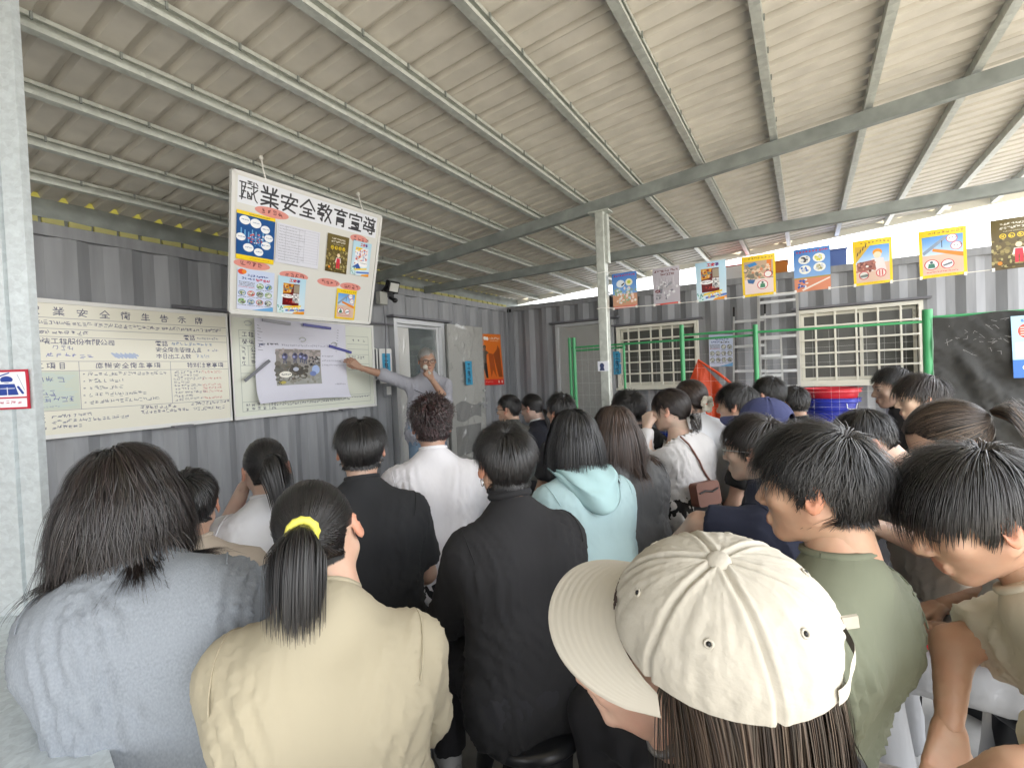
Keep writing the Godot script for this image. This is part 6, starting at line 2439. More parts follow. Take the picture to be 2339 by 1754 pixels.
		if st.has("extra"):
			var ex: Dictionary = st.extra
			ex.n = st.n
			ex.w = st.w
			ex.col = st.get("col")
			ex.col2 = st.get("col2")
			var xb := hair_mesh(ex, gl, cols, sz)
			var o2 := hbm.v.size()
			hbm.v.append_array(xb.v)
			hbm.n.append_array(xb.n)
			hbm.u.append_array(xb.u)
			hbm.c.append_array(xb.c)
			for i in xb.ix:
				hbm.ix.append(i + o2)
		for i in hbm.v.size():
			hbm.v[i] = hb * hbm.v[i] + H
			hbm.n[i] = hb * hbm.n[i]
		obj("hair", hbm, M.hair, t)
	# glasses
	if d.has("glasses"):
		var gm: Material = M.black_gloss if d.glasses == "dark" else M.alu
		b = B.new()
		for s in [-1.0, 1.0]:
			var pts := PackedVector3Array()
			var rad := PackedFloat32Array()
			for k in 17:
				var a := TAU * k / 16.0
				pts.append(H + hb * (Vector3(s * 0.033 + cos(a) * 0.024, 0.002 + sin(a) * 0.018, 0.098 - absf(cos(a)) * 0.003 - (0.008 if cos(a) * s > 0.5 else 0.0)) * sz))
				rad.append(0.0018 if d.glasses == "dark" else 0.0012)
			b.tube(pts, rad, 5, false)
			b.tube(PackedVector3Array([H + hb * (Vector3(s * 0.057, 0.008, 0.09) * sz), H + hb * (Vector3(s * 0.076, 0.008, 0.05) * sz), H + hb * (Vector3(s * 0.083, 0.006, -0.01) * sz), H + hb * (Vector3(s * 0.083, -0.012, -0.03) * sz)]), PackedFloat32Array([0.002, 0.002, 0.002, 0.0015]), 5)
		b.tube(PackedVector3Array([H + hb * (Vector3(-0.01, 0.008, 0.099) * sz), H + hb * (Vector3(0.01, 0.008, 0.099) * sz)]), PackedFloat32Array([0.0015, 0.0015]), 5)
		obj("glasses", b, gm, t)
	# what later additions need
	frame_of[t] = {"hb": hb, "H": H, "N": N, "tv": tv, "sv": sv, "bk": bk, "S": S, "C": C, "W": W, "hp": hp, "tf": tf, "sl": sl, "arms": arms, "sz": sz, "g": g, "ln": ln, "sn": sn}
	if not stand and d.get("stool", true):
		place_stool(root_at + tf * 0.02, seat, ("grey" if d.get("stool_col", 0) == 1 else "dark") + " plastic stool under the " + String(d.who), d.get("stool_col", 0))
	return t

var frame_of := {}
var stool0: Node3D = null
var stool_n := 0

func place_stool(at: Vector3, seat: float, label: String, kind: int):
	if stool0 == null:
		var pr := stool_proto(true)
		stool0 = Node3D.new()
		stool0.name = "plastic_stool"
		obj("seat", pr[0], M.stool, stool0)
		for l in pr[1]:
			obj("leg", l, M.stool, stool0)
	var s := stool0.duplicate()
	s.name = numbered("plastic_stool")
	add_child(s)
	s.position = at
	s.scale = Vector3(1, seat / 0.372, 1)
	if kind == 1:
		for c in s.get_children():
			c.material_override = M.stool_grey
	tag(s, label if label else "dark plastic stool hidden under a seated listener", "stool", "plastic stools under the listeners")

func tail(at: Vector3, dir: Vector3, ln: float, n := 160, spread := 0.05, grav := 0.3, sd := 3) -> Dictionary:
	return {"at": at, "dir": dir.normalized(), "len": ln, "n": n, "spread": spread, "grav": grav, "sd": sd}

func build_people():
	fold_noise = FastNoiseLite.new()
	fold_noise.seed = 12
	fold_noise.frequency = 1.0
	fold_noise.fractal_octaves = 2
	M.skin = mk(1, 1, 1, 0.5)
	M.skin.vertex_color_use_as_albedo = true
	M.skin.subsurf_scatter_enabled = true
	M.skin.subsurf_scatter_strength = 0.05
	M.hair = mk(1, 1, 1, 0.40)
	M.hair.clearcoat_enabled = true
	M.hair.clearcoat = 0.5
	M.hair.clearcoat_roughness = 0.35
	M.hair.vertex_color_use_as_albedo = true
	M.stool = mk(0.018, 0.019, 0.022, 0.3)
	M.stool_grey = mk(0.42, 0.42, 0.42, 0.35)
	head_lods = [head_net(0.0042), head_net(0.0058), head_net(0.0085)]
	hand_open = hand_net([24, 32, 24, 0.2], 0.0042)
	hand_grip = hand_net([58, 74, 46, 0.9], 0.0042)
	var board := Vector3(0.0, 1.35, 3.6)
	var pr := Vector3(0.45, 1.40, 2.2)
	var blk := Color(0.0095, 0.0085, 0.0085)
	var blk2 := Color(0.026, 0.024, 0.024)
	var t: Node3D
	# ---- the speaker
	t = person({"label": "grey haired presenter in a grey work shirt pointing at the chart with a microphone", "who": "presenter", "lod": 1, "cell": 0.0125,
		"head": Vector3(0.575, 1.60, 2.47), "look": Vector3(3.4, 1.15, 4.6), "face": Vector3(0.62, 0, 0.78), "stand": true, "seat": 0.80, "hip": Vector3(0.52, 0, 2.46), "skin": Color(0.40, 0.235, 0.16),
		"shirt": Color(0.37, 0.37, 0.41), "sleeve": "long", "cuff": 0.12, "fold": 0.008, "collar": "stand", "pants": Color(0.20, 0.29, 0.40), "shoe": Color(0.1, 0.09, 0.08), "tilt": 0.06, "sw": 0.195, "garment": "work_shirt",
		"arms": [[Vector3(0.79, 1.20, 2.47), Vector3(0.735, 1.405, 2.60), Vector3(0.75, 0.1, 0.5)], [Vector3(0.30, 1.47, 2.80), Vector3(0.235, 1.54, 3.01), Vector3(0.8, 0.2, 0.5)]], "grip": [true, false], "glasses": "dark",
		"hand_dir": [Vector3(-0.35, 0.80, 0.25), Vector3(-0.35, 0.62, 0.70)],
		"hair": {"col": Color(0.34, 0.33, 0.31), "col2": Color(0.6, 0.59, 0.57), "flow": "part", "part": 0.03, "lf": 0.05, "lt": 0.06, "ls": 0.02, "lb": 0.03, "vol": 0.012, "low": 0.004, "k": 1.3, "seed": 4}})
	var f: Dictionary = frame_of[t]
	var b := B.new()
	b.rod(Vector3(0.735, 1.455, 2.62) - t.position, Vector3(0.665, 1.515, 2.60) - t.position, 0.013, 10)
	b.ball(Vector3(0.658, 1.522, 2.597) - t.position, Vector3(0.024, 0.026, 0.024))
	tag(obj("microphone", b, mk(0.55, 0.52, 0.46, 0.4), null, t.position), "pale microphone held to the presenter's mouth", "microphone")
	b = B.new()
	b.bar(f.C + f.tf * 0.118 - f.sv * 0.13 + f.tv * 0.02, f.C + f.tf * 0.135 - f.sv * 0.035 - f.tv * 0.02, 0.006, 0.012, f.tf)
	obj("pocket_zip", b, M.black, t)
	b = B.new()
	for k in 6:
		b.ball(f.hp.lerp(f.N, 0.25 + k * 0.12) + f.tf * 0.0 - f.bk * 0.118, Vector3(0.006, 0.006, 0.004), Basis(f.sv, f.tv, -f.bk), 8, 4)
	# ---- first rows, nearest the camera
	t = person({"label": "person with shoulder length dark brown hair in a heather grey t-shirt, back turned", "who": "grey t-shirt listener", "lod": 0, "head": Vector3(2.33, 1.172, 5.585), "look": Vector3(-0.2, 0.98, 3.5), "tilt": -0.08, "nod": 0.05,
		"hip": Vector3(2.63, 0, 5.617), "seat": 0.46, "shirt": Color(0.335, 0.37, 0.415), "cloth": "heather", "girth": 1.04, "sw": 0.182, "ease": 0.011, "neck": Vector3(0.03, 0, -0.02), "aw": 1.0, "slouch": 0.06, "fold": 0.009, "sd": 3.0, "roll": 0.22, "sl_len": 0.78,
		"arms": ["knees", [Vector3(2.56, 0.87, 5.375), Vector3(2.42, 0.80, 5.16)]], "skin": Color(0.56, 0.34, 0.26), "pants": Color(0.03, 0.018, 0.015),
		"hair": {"col": Color(0.011, 0.008, 0.007), "col2": Color(0.052, 0.038, 0.033), "flow": "part", "part": 0.01, "long": true, "lf": 0.24, "lt": 0.29, "ls": 0.27, "lb": 0.235, "grav": 0.26, "vol": 0.034, "wave": 0.012, "mess": 0.34, "segs": 15, "k": 1.25, "taper": 0.2, "seed": 11}})
	t = person({"label": "person in a tan sweatshirt with a ponytail held by a yellow hair tie", "who": "tan sweatshirt listener", "lod": 0, "head": Vector3(2.822, 1.094, 5.414), "look": Vector3(0.6, 0.72, 3.2), "tilt": -0.28, "nod": 0.0,
		"hip": Vector3(2.90, 0, 5.47), "seat": 0.34, "shirt": Color(0.44, 0.39, 0.28), "sleeve": "long", "ease": 0.016, "girth": 0.97, "sw": 0.19, "slouch": 0.055, "fold": 0.007, "sd": 7.0, "roll": 0.10, "garment": "sweatshirt", "neck": Vector3(0.03, 0.015, 0.03),
		"arms": ["knees", "knees"], "skin": Color(0.62, 0.40, 0.29), "pants": Color(0.05, 0.05, 0.06),
		"hair": {"col": blk, "col2": Color(0.028, 0.025, 0.024), "flow": "tie", "tie": Vector3(0.0, 0.035, -0.122), "lf": 0.26, "lt": 0.22, "ls": 0.2, "lb": 0.16, "vol": 0.010, "mess": 0.10, "segs": 14, "k": 1.15, "seed": 12, "long": true,
			"tail": tail(Vector3(0.0, 0.038, -0.128), Vector3(0, 0.25, -1), 0.19, 1000, 0.05, 0.40, 5)}})
	f = frame_of[t]
	b = B.new()
	for r in 2:
		var pts := PackedVector3Array()
		var rad := PackedFloat32Array()
		for k in 25:
			var a := TAU * k / 24.0
			pts.append(f.H + f.hb * (Vector3(cos(a) * 0.023, 0.037 + sin(a) * 0.021 + r * 0.004, -0.130 - r * 0.010)))
			rad.append(0.0085 + 0.0012 * sin(k * 3.0))
		b.tube(pts, rad, 8, false)
	obj("hair_tie", b, mk(0.80, 0.74, 0.12, 0.6), t)
	t = person({"label": "person in a black jacket with a small hoop earring on a dark stool", "who": "black jacket listener", "lod": 0, "cell": 0.012, "head": Vector3(2.907, 1.144, 4.787), "look": Vector3(0.1, 0.98, 2.9), "nod": 0.0, "hip": Vector3(3.02, 0, 4.86), "seat": 0.39,
		"shirt": Color(0.016, 0.016, 0.018), "sleeve": "long", "ease": 0.018, "girth": 0.97, "sw": 0.182, "fold": 0.006, "sd": 11.0, "collar": "stand", "garment": "jacket", "arms": ["knees", "knees"], "skin": Color(0.55, 0.35, 0.25),
		"hair": {"col": blk, "col2": Color(0.026, 0.024, 0.024), "flow": "crown", "lf": 0.10, "lt": 0.10, "ls": 0.05, "lb": 0.075, "vol": 0.026, "mess": 0.28, "seed": 13, "grav": 0.14}})
	f = frame_of[t]
	b = B.new()
	var rp := PackedVector3Array()
	var rr := PackedFloat32Array()
	for k in 15:
		var a := TAU * k / 14.0
		rp.append(f.H + f.hb * Vector3(0.084, -0.043 + sin(a) * 0.011, -0.016 + cos(a) * 0.011))
		rr.append(0.0018)
	b.tube(rp, rr, 6, false)
	obj("earring", b, mk(0.8, 0.8, 0.8, 0.2, 0.9), t)
	t = person({"label": "person in an olive green t-shirt with tousled black hair, face turned left", "who": "olive t-shirt listener", "lod": 0, "head": Vector3(3.75, 1.177, 4.94), "look": Vector3(0.0, 1.02, 4.35), "nod": 0.02, "lean": -0.09, "neck": Vector3(0.0, -0.02, 0.0), "seat": 0.40, "face": Vector3(-0.9, 0, -0.44),
		"shirt": Color(0.20, 0.215, 0.15), "sw": 0.19, "girth": 1.0, "fold": 0.009, "sd": 17.0, "slouch": 0.03, "arms": ["knees", "knees"], "skin": Color(0.60, 0.355, 0.235), "nw": 1.08,
		"hair": {"col": Color(0.011, 0.010, 0.010), "col2": Color(0.05, 0.048, 0.047), "flow": "crown", "lf": 0.11, "lt": 0.11, "ls": 0.055, "lb": 0.075, "vol": 0.028, "mess": 0.38, "k": 1.2, "seed": 14, "grav": 0.12, "wave": 0.004}})
	t = person({"label": "person in a cream t-shirt at the right edge looking down at the floor", "who": "cream t-shirt listener", "lod": 0, "head": Vector3(3.995, 1.140, 4.905), "look": Vector3(3.0, 0.62, 5.12), "face": Vector3(-0.95, 0, 0.15), "tilt": -0.05, "hip": Vector3(4.26, 0, 4.98), "seat": 0.40,
		"shirt": Color(0.66, 0.60, 0.48), "sw": 0.21, "fold": 0.007, "sd": 23.0, "slouch": 0.06, "neck": Vector3(0.03, 0.0, 0.04), "arms": [[Vector3(3.96, 0.88, 5.26), Vector3(3.80, 0.70, 5.20), Vector3(0, 0.3, 1)], [Vector3(3.985, 0.83, 4.80), Vector3(3.965, 0.70, 4.86), Vector3(0.3, 0.2, 1)]], "skin": Color(0.60, 0.355, 0.235), "closed": true, "pants": Color(0.36, 0.34, 0.32), "sl_len": 0.72, "aw": 0.88, "spread": 0.14,
		"hair": {"col": Color(0.012, 0.010, 0.009), "col2": Color(0.032, 0.028, 0.026), "flow": "crown", "lf": 0.12, "lt": 0.12, "ls": 0.06, "lb": 0.07, "vol": 0.028, "mess": 0.22, "k": 1.2, "seed": 15, "sweep": 0.25, "grav": 0.13}})
	chest_letter(t, "R", 0.78, 0.74)
	t = person({"label": "person with long brown hair wearing a cream baseball cap, seen from above", "who": "cream cap listener", "lod": 0, "head": Vector3(3.648, 1.118, 5.527), "look": Vector3(1.6, 0.98, 5.45), "face": Vector3(-0.98, 0, -0.1), "lean": 0.03, "seat": 0.36, "tilt": -0.42, "flat_ears": true,
		"shirt": Color(0.011, 0.011, 0.012), "sleeve": "long", "ease": 0.018, "sw": 0.175, "girth": 0.95, "sd": 29.0, "cuff": 0.75, "arms": ["lap", [Vector3(3.63, 0.82, 5.38), Vector3(3.556, 0.932, 5.432), Vector3(0.5, 0.5, 0.7)]], "grip": [false, true], "skin": Color(0.62, 0.38, 0.28), "pants": Color(0.012, 0.012, 0.014),
		"hair": {"col": Color(0.018, 0.012, 0.009), "col2": Color(0.115, 0.075, 0.05), "flow": "part", "long": true, "lf": 0.36, "lt": 0.36, "ls": 0.40, "lb": 0.38, "grav": 0.7, "vol": 0.026, "mess": 0.10, "segs": 15, "k": 1.6, "tip": 0.4, "under": 0.03, "low": -0.035, "free": true, "seed": 16}})
	cap_on(t, "baseball_cap", "cream baseball cap with button, eyelets and brown lettering on the nearest head", mk(0.53, 0.495, 0.42, 0.9), true)
	f = frame_of[t]
	b = B.new()
	var wr: Vector3 = f.arms[1][2]
	var wd: Vector3 = (f.arms[1][2] - f.arms[1][1]).normalized()
	rp = PackedVector3Array()
	rr = PackedFloat32Array()
	var wx := wd.cross(Vector3.UP).normalized()
	var wy := wd.cross(wx)
	for k in 17:
		var a := TAU * k / 16.0
		rp.append(wr - wd * 0.02 + (wx * cos(a) + wy * sin(a)) * 0.029)
		rr.append(0.0055)
	b.tube(rp, rr, 6, false)
	b.ball(wr - wd * 0.02 - wx * 0.029, Vector3(0.012, 0.006, 0.012))
	tag(obj("wristwatch", b, mk(0.25, 0.25, 0.26, 0.3, 0.6), null, t.position), "dark wristwatch on the wrist below the cream cap", "watch")
	# ---- left and middle
	t = person({"label": "person in a white t-shirt with half tied black hair resting face on hand", "who": "white t-shirt listener near the board", "lod": 1, "head": Vector3(1.871, 1.089, 4.951), "look": Vector3(0.0, 1.0, 3.7), "nod": 0.1, "hip": Vector3(2.0, 0, 5.05), "seat": 0.36, "shirt": Color(0.78, 0.79, 0.82), "sw": 0.17, "girth": 0.94, "tilt": -0.05, "fold": 0.006,
		"arms": [[Vector3(1.69, 0.84, 5.02), Vector3(1.765, 1.0, 4.99), Vector3(-0.6, 0.2, 0.6)], "lap"], "skin": Color(0.62, 0.42, 0.33),
		"hair": {"col": blk, "col2": blk2, "flow": "tie", "tie": Vector3(-0.01, 0.045, -0.118), "lf": 0.24, "lt": 0.22, "ls": 0.18, "lb": 0.10, "vol": 0.010, "mess": 0.14, "segs": 12, "seed": 17, "tail": tail(Vector3(-0.012, 0.045, -0.125), Vector3(-0.5, 0.1, -0.8), 0.21, 500, 0.10, 0.42, 8)}})
	shirt_drawing(t)
	t = person({"label": "person in a charcoal t-shirt with centre parted black hair and ears showing", "who": "charcoal t-shirt listener", "lod": 1, "cell": 0.0135, "head": Vector3(2.278, 1.167, 4.818), "look": Vector3(0.15, 1.08, 3.0), "seat": 0.40, "lean": 0.12, "shirt": Color(0.022, 0.023, 0.026), "sw": 0.195, "girth": 1.02, "fold": 0.006, "sd": 31.0, "skin": Color(0.55, 0.36, 0.27), "sl_len": 0.8,
		"hair": {"col": blk, "col2": blk2, "flow": "part", "part": 0.0, "lf": 0.09, "lt": 0.115, "ls": 0.055, "lb": 0.085, "vol": 0.022, "mess": 0.10, "fwd": 0.4, "seed": 18, "k": 1.2}})
	t = person({"label": "person in a long white t-shirt with curly reddish dark hair", "who": "curly haired white shirt listener", "lod": 1, "cell": 0.0135, "head": Vector3(2.246, 1.206, 4.368), "look": Vector3(0.3, 1.15, 2.4), "seat": 0.40, "lean": 0.12, "shirt": Color(0.80, 0.79, 0.82), "sw": 0.195, "girth": 1.04, "fold": 0.008, "sd": 37.0, "ease": 0.018, "skin": Color(0.50, 0.31, 0.23), "sl_len": 0.9,
		"hair": {"col": Color(0.014, 0.009, 0.009), "col2": Color(0.075, 0.028, 0.03), "w": 0.0062, "flow": "crown", "lf": 0.11, "lt": 0.12, "ls": 0.06, "lb": 0.05, "vol": 0.038, "mess": 0.6, "curl": 0.95, "adh": 0.12, "segs": 16, "clump": 60.0, "seed": 19, "grav": 0.02, "k": 0.6}})
	t = person({"label": "person in a pale aqua hooded top with long straight black hair", "who": "aqua hooded listener", "lod": 1, "cell": 0.0125, "head": Vector3(2.891, 1.151, 4.21), "look": Vector3(0.3, 1.02, 2.3), "seat": 0.38, "lean": 0.14, "shirt": Color(0.50, 0.69, 0.72), "sleeve": "long", "sw": 0.185, "girth": 1.0, "fold": 0.0035, "sd": 41.0, "hood": true, "hood_col": Color(0.46, 0.68, 0.70), "garment": "hooded_top", "collar": "none",
		"hair": {"col": Color(0.009, 0.009, 0.010), "col2": Color(0.03, 0.03, 0.033), "flow": "part", "part": 0.0, "long": true, "lf": 0.22, "lt": 0.25, "ls": 0.22, "lb": 0.17, "grav": 0.32, "vol": 0.018, "mess": 0.08, "segs": 13, "seed": 20, "k": 1.3, "tail": tail(Vector3(-0.055, -0.15, -0.085), Vector3(-0.6, -0.8, -0.3), 0.13, 150, 0.10, 0.3, 9)}})
	t = person({"label": "person in a grey jacket with long brown hair beside the aqua hood", "who": "grey jacket listener", "lod": 1, "head": Vector3(2.918, 1.135, 3.785), "look": Vector3(0.3, 1.0, 2.0), "seat": 0.38, "lean": 0.12, "shirt": Color(0.115, 0.118, 0.122), "sleeve": "long", "cloth": "shell", "ease": 0.024, "sw": 0.185, "fold": 0.008, "sd": 43.0, "garment": "jacket", "stool_col": 1,
		"hair": {"col": Color(0.016, 0.010, 0.008), "col2": Color(0.13, 0.08, 0.06), "flow": "part", "part": 0.0, "long": true, "lf": 0.32, "lt": 0.34, "ls": 0.33, "lb": 0.28, "grav": 0.32, "vol": 0.016, "mess": 0.10, "segs": 14, "seed": 21, "k": 1.2, "tip": 0.35}})
	# ---- far rows
	t = person({"label": "person in dark glasses and a grey t-shirt near the door, face in profile", "who": "profile listener in glasses", "lod": 1, "cell": 0.02, "head": Vector3(1.576, 1.133, 2.611), "look": Vector3(0.2, 1.10, 2.75), "face": Vector3(-0.9, 0, -0.3), "seat": 0.38, "shirt": Color(0.085, 0.085, 0.075), "glasses": "dark", "skin": Color(0.52, 0.33, 0.24), "sd": 2.0,
		"hair": {"col": blk, "col2": blk2, "flow": "forward", "lf": 0.05, "lt": 0.06, "ls": 0.02, "lb": 0.025, "vol": 0.014, "seed": 22}})
	t = person({"label": "person in a navy blazer with a low black ponytail near the door", "who": "navy blazer listener", "lod": 1, "cell": 0.02, "head": Vector3(1.695, 1.128, 2.421), "look": Vector3(0.45, 0.95, 2.35), "nod": 0.1, "seat": 0.38, "shirt": Color(0.016, 0.017, 0.026), "sleeve": "long", "garment": "blazer", "sw": 0.165, "girth": 0.9, "glasses": "dark", "skin": Color(0.60, 0.42, 0.34), "collar_col": Color(0.7, 0.7, 0.7), "ease": 0.018,
		"hair": {"col": blk, "col2": blk2, "flow": "tie", "tie": Vector3(0, -0.035, -0.108), "lf": 0.2, "lt": 0.2, "ls": 0.16, "lb": 0.07, "vol": 0.010, "mess": 0.08, "segs": 12, "seed": 23, "tail": tail(Vector3(0, -0.037, -0.112), Vector3(0, -0.3, -0.9), 0.2, 120, 0.08, 0.4, 4)}})
	t = person({"label": "black haired person mostly hidden behind the aqua hooded listener", "who": "hidden black haired listener", "lod": 2, "head": Vector3(2.301, 1.160, 3.105), "look": Vector3(0.4, 1.1, 2.3), "seat": 0.38, "shirt": Color(0.03, 0.03, 0.035), "hair": {"col": blk, "col2": blk2, "flow": "crown", "lf": 0.08, "lt": 0.09, "ls": 0.05, "lb": 0.06, "vol": 0.024, "seed": 24}})
	t = person({"label": "person with fluffy black hair in a black hooded top by the middle post", "who": "black hooded listener", "lod": 1, "cell": 0.02, "head": Vector3(2.746, 1.165, 3.009), "look": Vector3(0.9, 1.0, 1.9), "seat": 0.38, "shirt": Color(0.018, 0.018, 0.019), "sleeve": "long", "hood": true, "hood_col": Color(0.016, 0.016, 0.017), "garment": "hooded_top", "ease": 0.026, "sd": 5.0, "collar": "none",
		"hair": {"col": blk, "col2": blk2, "flow": "crown", "lf": 0.10, "lt": 0.11, "ls": 0.09, "lb": 0.09, "vol": 0.03, "mess": 0.5, "wave": 0.012, "seed": 25}})
	t = person({"label": "person in a white off-shoulder top eating, dark hair tied low", "who": "off-shoulder listener", "lod": 1, "cell": 0.0135, "head": Vector3(3.075, 1.189, 3.277), "look": Vector3(0.5, 1.02, 2.95), "face": Vector3(-0.86, 0, -0.5), "seat": 0.56, "lean": 0.12, "shirt": Color(0.66, 0.65, 0.65), "sleeve": "long", "offsh": true, "sw": 0.175, "girth": 0.98, "fold": 0.007, "sd": 47.0, "garment": "knit_top", "ease": 0.010, "skin": Color(0.66, 0.47, 0.37), "collar": "none",
		"arms": [[Vector3(2.98, 0.90, 3.46), Vector3(2.965, 1.085, 3.36), Vector3(-0.3, 0, 0.9)], "lap"], "grip": [true, false], "pants": Color(0.016, 0.016, 0.018),
		"hair": {"col": Color(0.014, 0.010, 0.009), "col2": Color(0.05, 0.036, 0.03), "flow": "tie", "tie": Vector3(0, -0.035, -0.108), "lf": 0.2, "lt": 0.2, "ls": 0.15, "lb": 0.07, "vol": 0.012, "mess": 0.12, "segs": 12, "seed": 26, "tail": tail(Vector3(0, -0.037, -0.112), Vector3(0, -0.1, -1.0), 0.10, 150, 0.2, 0.3, 6), "extra": {"bangs": true, "lf": 0.105, "lt": 0.1, "ls": 0.13, "lb": 0.05, "vol": 0.012, "flow": "crown", "grav": 0.3, "mess": 0.2}}})
	bag_for(t)
	t = person({"label": "person in a loose white shirt with a cream scrunchie in brown hair", "who": "loose white shirt listener", "lod": 1, "cell": 0.0145, "head": Vector3(3.125, 1.228, 2.985), "look": Vector3(1.0, 1.15, 1.9), "seat": 0.54, "lean": 0.12, "shirt": Color(0.72, 0.74, 0.77), "sleeve": "long", "ease": 0.028, "sw": 0.18, "girth": 1.05, "fold": 0.011, "sd": 53.0, "pants": Color(0.16, 0.03, 0.03), "skin": Color(0.6, 0.4, 0.3),
		"hair": {"col": Color(0.022, 0.013, 0.010), "col2": Color(0.075, 0.045, 0.034), "flow": "tie", "tie": Vector3(0, -0.02, -0.112), "lf": 0.2, "lt": 0.2, "ls": 0.15, "lb": 0.07, "vol": 0.012, "mess": 0.08, "segs": 12, "seed": 27}})
	f = frame_of[t]
	b = B.new()
	for k in 15:
		var a := TAU * k / 15.0
		b.ball(f.H + f.hb * Vector3(cos(a) * 0.03, -0.022 + sin(a) * 0.034, -0.118 - 0.008 * (k % 3)), Vector3(0.017, 0.017, 0.017) * (0.8 + 0.3 * (k % 2)), f.hb, 8, 5)
	obj("scrunchie", b, fabric(Color(0.72, 0.68, 0.58)), t)
	t = person({"label": "person in a black shirt with black fringe, face in profile before the orange tarp", "who": "black shirt profile listener", "lod": 1, "cell": 0.018, "head": Vector3(3.398, 1.200, 3.08), "look": Vector3(0.6, 1.05, 2.6), "face": Vector3(-0.95, 0, -0.2), "seat": 0.40, "shirt": Color(0.014, 0.014, 0.015), "skin": Color(0.52, 0.34, 0.25), "sd": 59.0, "neck": Vector3(0.03, 0, 0),
		"hair": {"col": blk, "col2": blk2, "flow": "crown", "lf": 0.10, "lt": 0.10, "ls": 0.06, "lb": 0.05, "vol": 0.022, "mess": 0.2, "seed": 28, "whorl": Vector3(0, 0.10, -0.07)}})
	t = person({"label": "person wearing a faded navy cap half hidden behind other heads", "who": "navy cap listener", "lod": 1, "cell": 0.018, "head": Vector3(3.58, 1.150, 3.732), "look": Vector3(0.9, 0.95, 2.7), "seat": 0.38, "shirt": Color(0.02, 0.022, 0.03), "sd": 61.0, "hair": {"col": blk, "col2": blk2, "flow": "crown", "lf": 0.04, "lt": 0.03, "ls": 0.03, "lb": 0.04, "vol": 0.004, "under": 0.04, "seed": 29}})
	cap_on(t, "cap", "faded navy cap among the middle rows on the right", mk(0.055, 0.065, 0.16, 0.9), false)
	t = person({"label": "person in a checked shirt with short black hair and one ear showing", "who": "checked shirt listener", "lod": 1, "cell": 0.018, "head": Vector3(3.527, 1.218, 2.474), "look": Vector3(1.2, 0.98, 0.9), "seat": 0.42, "shirt": Color(0.45, 0.47, 0.52), "sd": 67.0, "skin": Color(0.60, 0.42, 0.33), "hair": {"col": blk, "col2": blk2, "flow": "crown", "lf": 0.08, "lt": 0.085, "ls": 0.035, "lb": 0.04, "vol": 0.018, "mess": 0.12, "seed": 30}})
	check_cloth(t)
	t = person({"label": "person in a dark t-shirt behind the checked shirt, facing away", "who": "dark t-shirt listener behind the checked shirt", "lod": 2, "head": Vector3(3.66, 1.135, 2.068), "look": Vector3(2.0, 1.0, 0.3), "seat": 0.38, "shirt": Color(0.03, 0.032, 0.038), "sd": 71.0, "hair": {"col": blk, "col2": blk2, "flow": "crown", "lf": 0.07, "lt": 0.08, "ls": 0.04, "lb": 0.05, "vol": 0.018, "seed": 31}})
	t = person({"label": "person in silver glasses and a navy t-shirt leaning forward, half hidden", "who": "navy t-shirt listener in glasses", "lod": 1, "cell": 0.0135, "head": Vector3(3.574, 1.121, 4.146), "look": Vector3(0.3, 0.95, 3.5), "face": Vector3(-0.9, 0, -0.35), "seat": 0.38, "lean": 0.2, "shirt": Color(0.018, 0.022, 0.045), "glasses": "silver", "sw": 0.19, "sd": 73.0, "skin": Color(0.58, 0.39, 0.30), "arms": [[Vector3(3.41, 0.87, 4.32), Vector3(3.24, 0.68, 4.22)], "knees"], "sl_len": 0.85,
		"hair": {"col": Color(0.012, 0.009, 0.008), "col2": Color(0.045, 0.034, 0.03), "flow": "crown", "lf": 0.10, "lt": 0.10, "ls": 0.06, "lb": 0.06, "vol": 0.022, "mess": 0.2, "seed": 32}})
	t = person({"label": "person with streaked brown hair tied back, bent over at right", "who": "streaked hair listener", "lod": 0, "cell": 0.016, "head": Vector3(4.10, 1.170, 4.20), "look": Vector3(3.2, 0.55, 4.1), "face": Vector3(-0.95, 0, -0.2), "seat": 0.47, "lean": 0.24, "pants": Color(0.34, 0.35, 0.37), "shirt": Color(0.40, 0.39, 0.37), "sd": 79.0, "closed": true, "tilt": -0.1, "neck": Vector3(0.05, 0, 0),
		"hair": {"col": Color(0.014, 0.010, 0.009), "col2": Color(0.20, 0.14, 0.10), "flow": "tie", "tie": Vector3(0, 0.03, -0.125), "lf": 0.24, "lt": 0.22, "ls": 0.18, "lb": 0.12, "vol": 0.014, "mess": 0.18, "segs": 13, "seed": 33, "tail": tail(Vector3(0, 0.03, -0.13), Vector3(0.2, 0.0, -1.0), 0.2, 220, 0.15, 0.4, 12)}})
	f = frame_of[t]
	b = B.new()
	var s0: Vector3 = f.hp + f.sl * 0.16 + f.tf * 0.05 + Vector3.UP * 0.055
	b.bar(s0, s0 + f.tf * 0.33 + f.sl * 0.03, 0.012, 0.045, (Vector3.UP + f.sl * 0.7).normalized())
	obj("red_stripe", b, mk(0.55, 0.03, 0.04, 0.8), t)
	t = person({"label": "person in a beige t-shirt and grey trousers bowing over a phone", "who": "beige t-shirt listener with phone", "lod": 1, "cell": 0.0135, "head": Vector3(3.933, 1.110, 3.78), "look": Vector3(3.1, 0.6, 3.9), "face": Vector3(-0.9, 0, 0.15), "seat": 0.38, "lean": 0.24, "shirt": Color(0.50, 0.46, 0.40), "sd": 83.0, "pants": Color(0.33, 0.33, 0.35), "closed": true, "skin": Color(0.60, 0.39, 0.29), "spread": 0.12,
		"arms": [[Vector3(4.06, 0.80, 4.03), Vector3(3.92, 0.87, 4.12), Vector3(0.2, 0.6, 0.7)], "knees"], "grip": [true, false],
		"hair": {"col": blk, "col2": blk2, "flow": "crown", "lf": 0.08, "lt": 0.09, "ls": 0.04, "lb": 0.04, "vol": 0.018, "mess": 0.14, "seed": 34}})
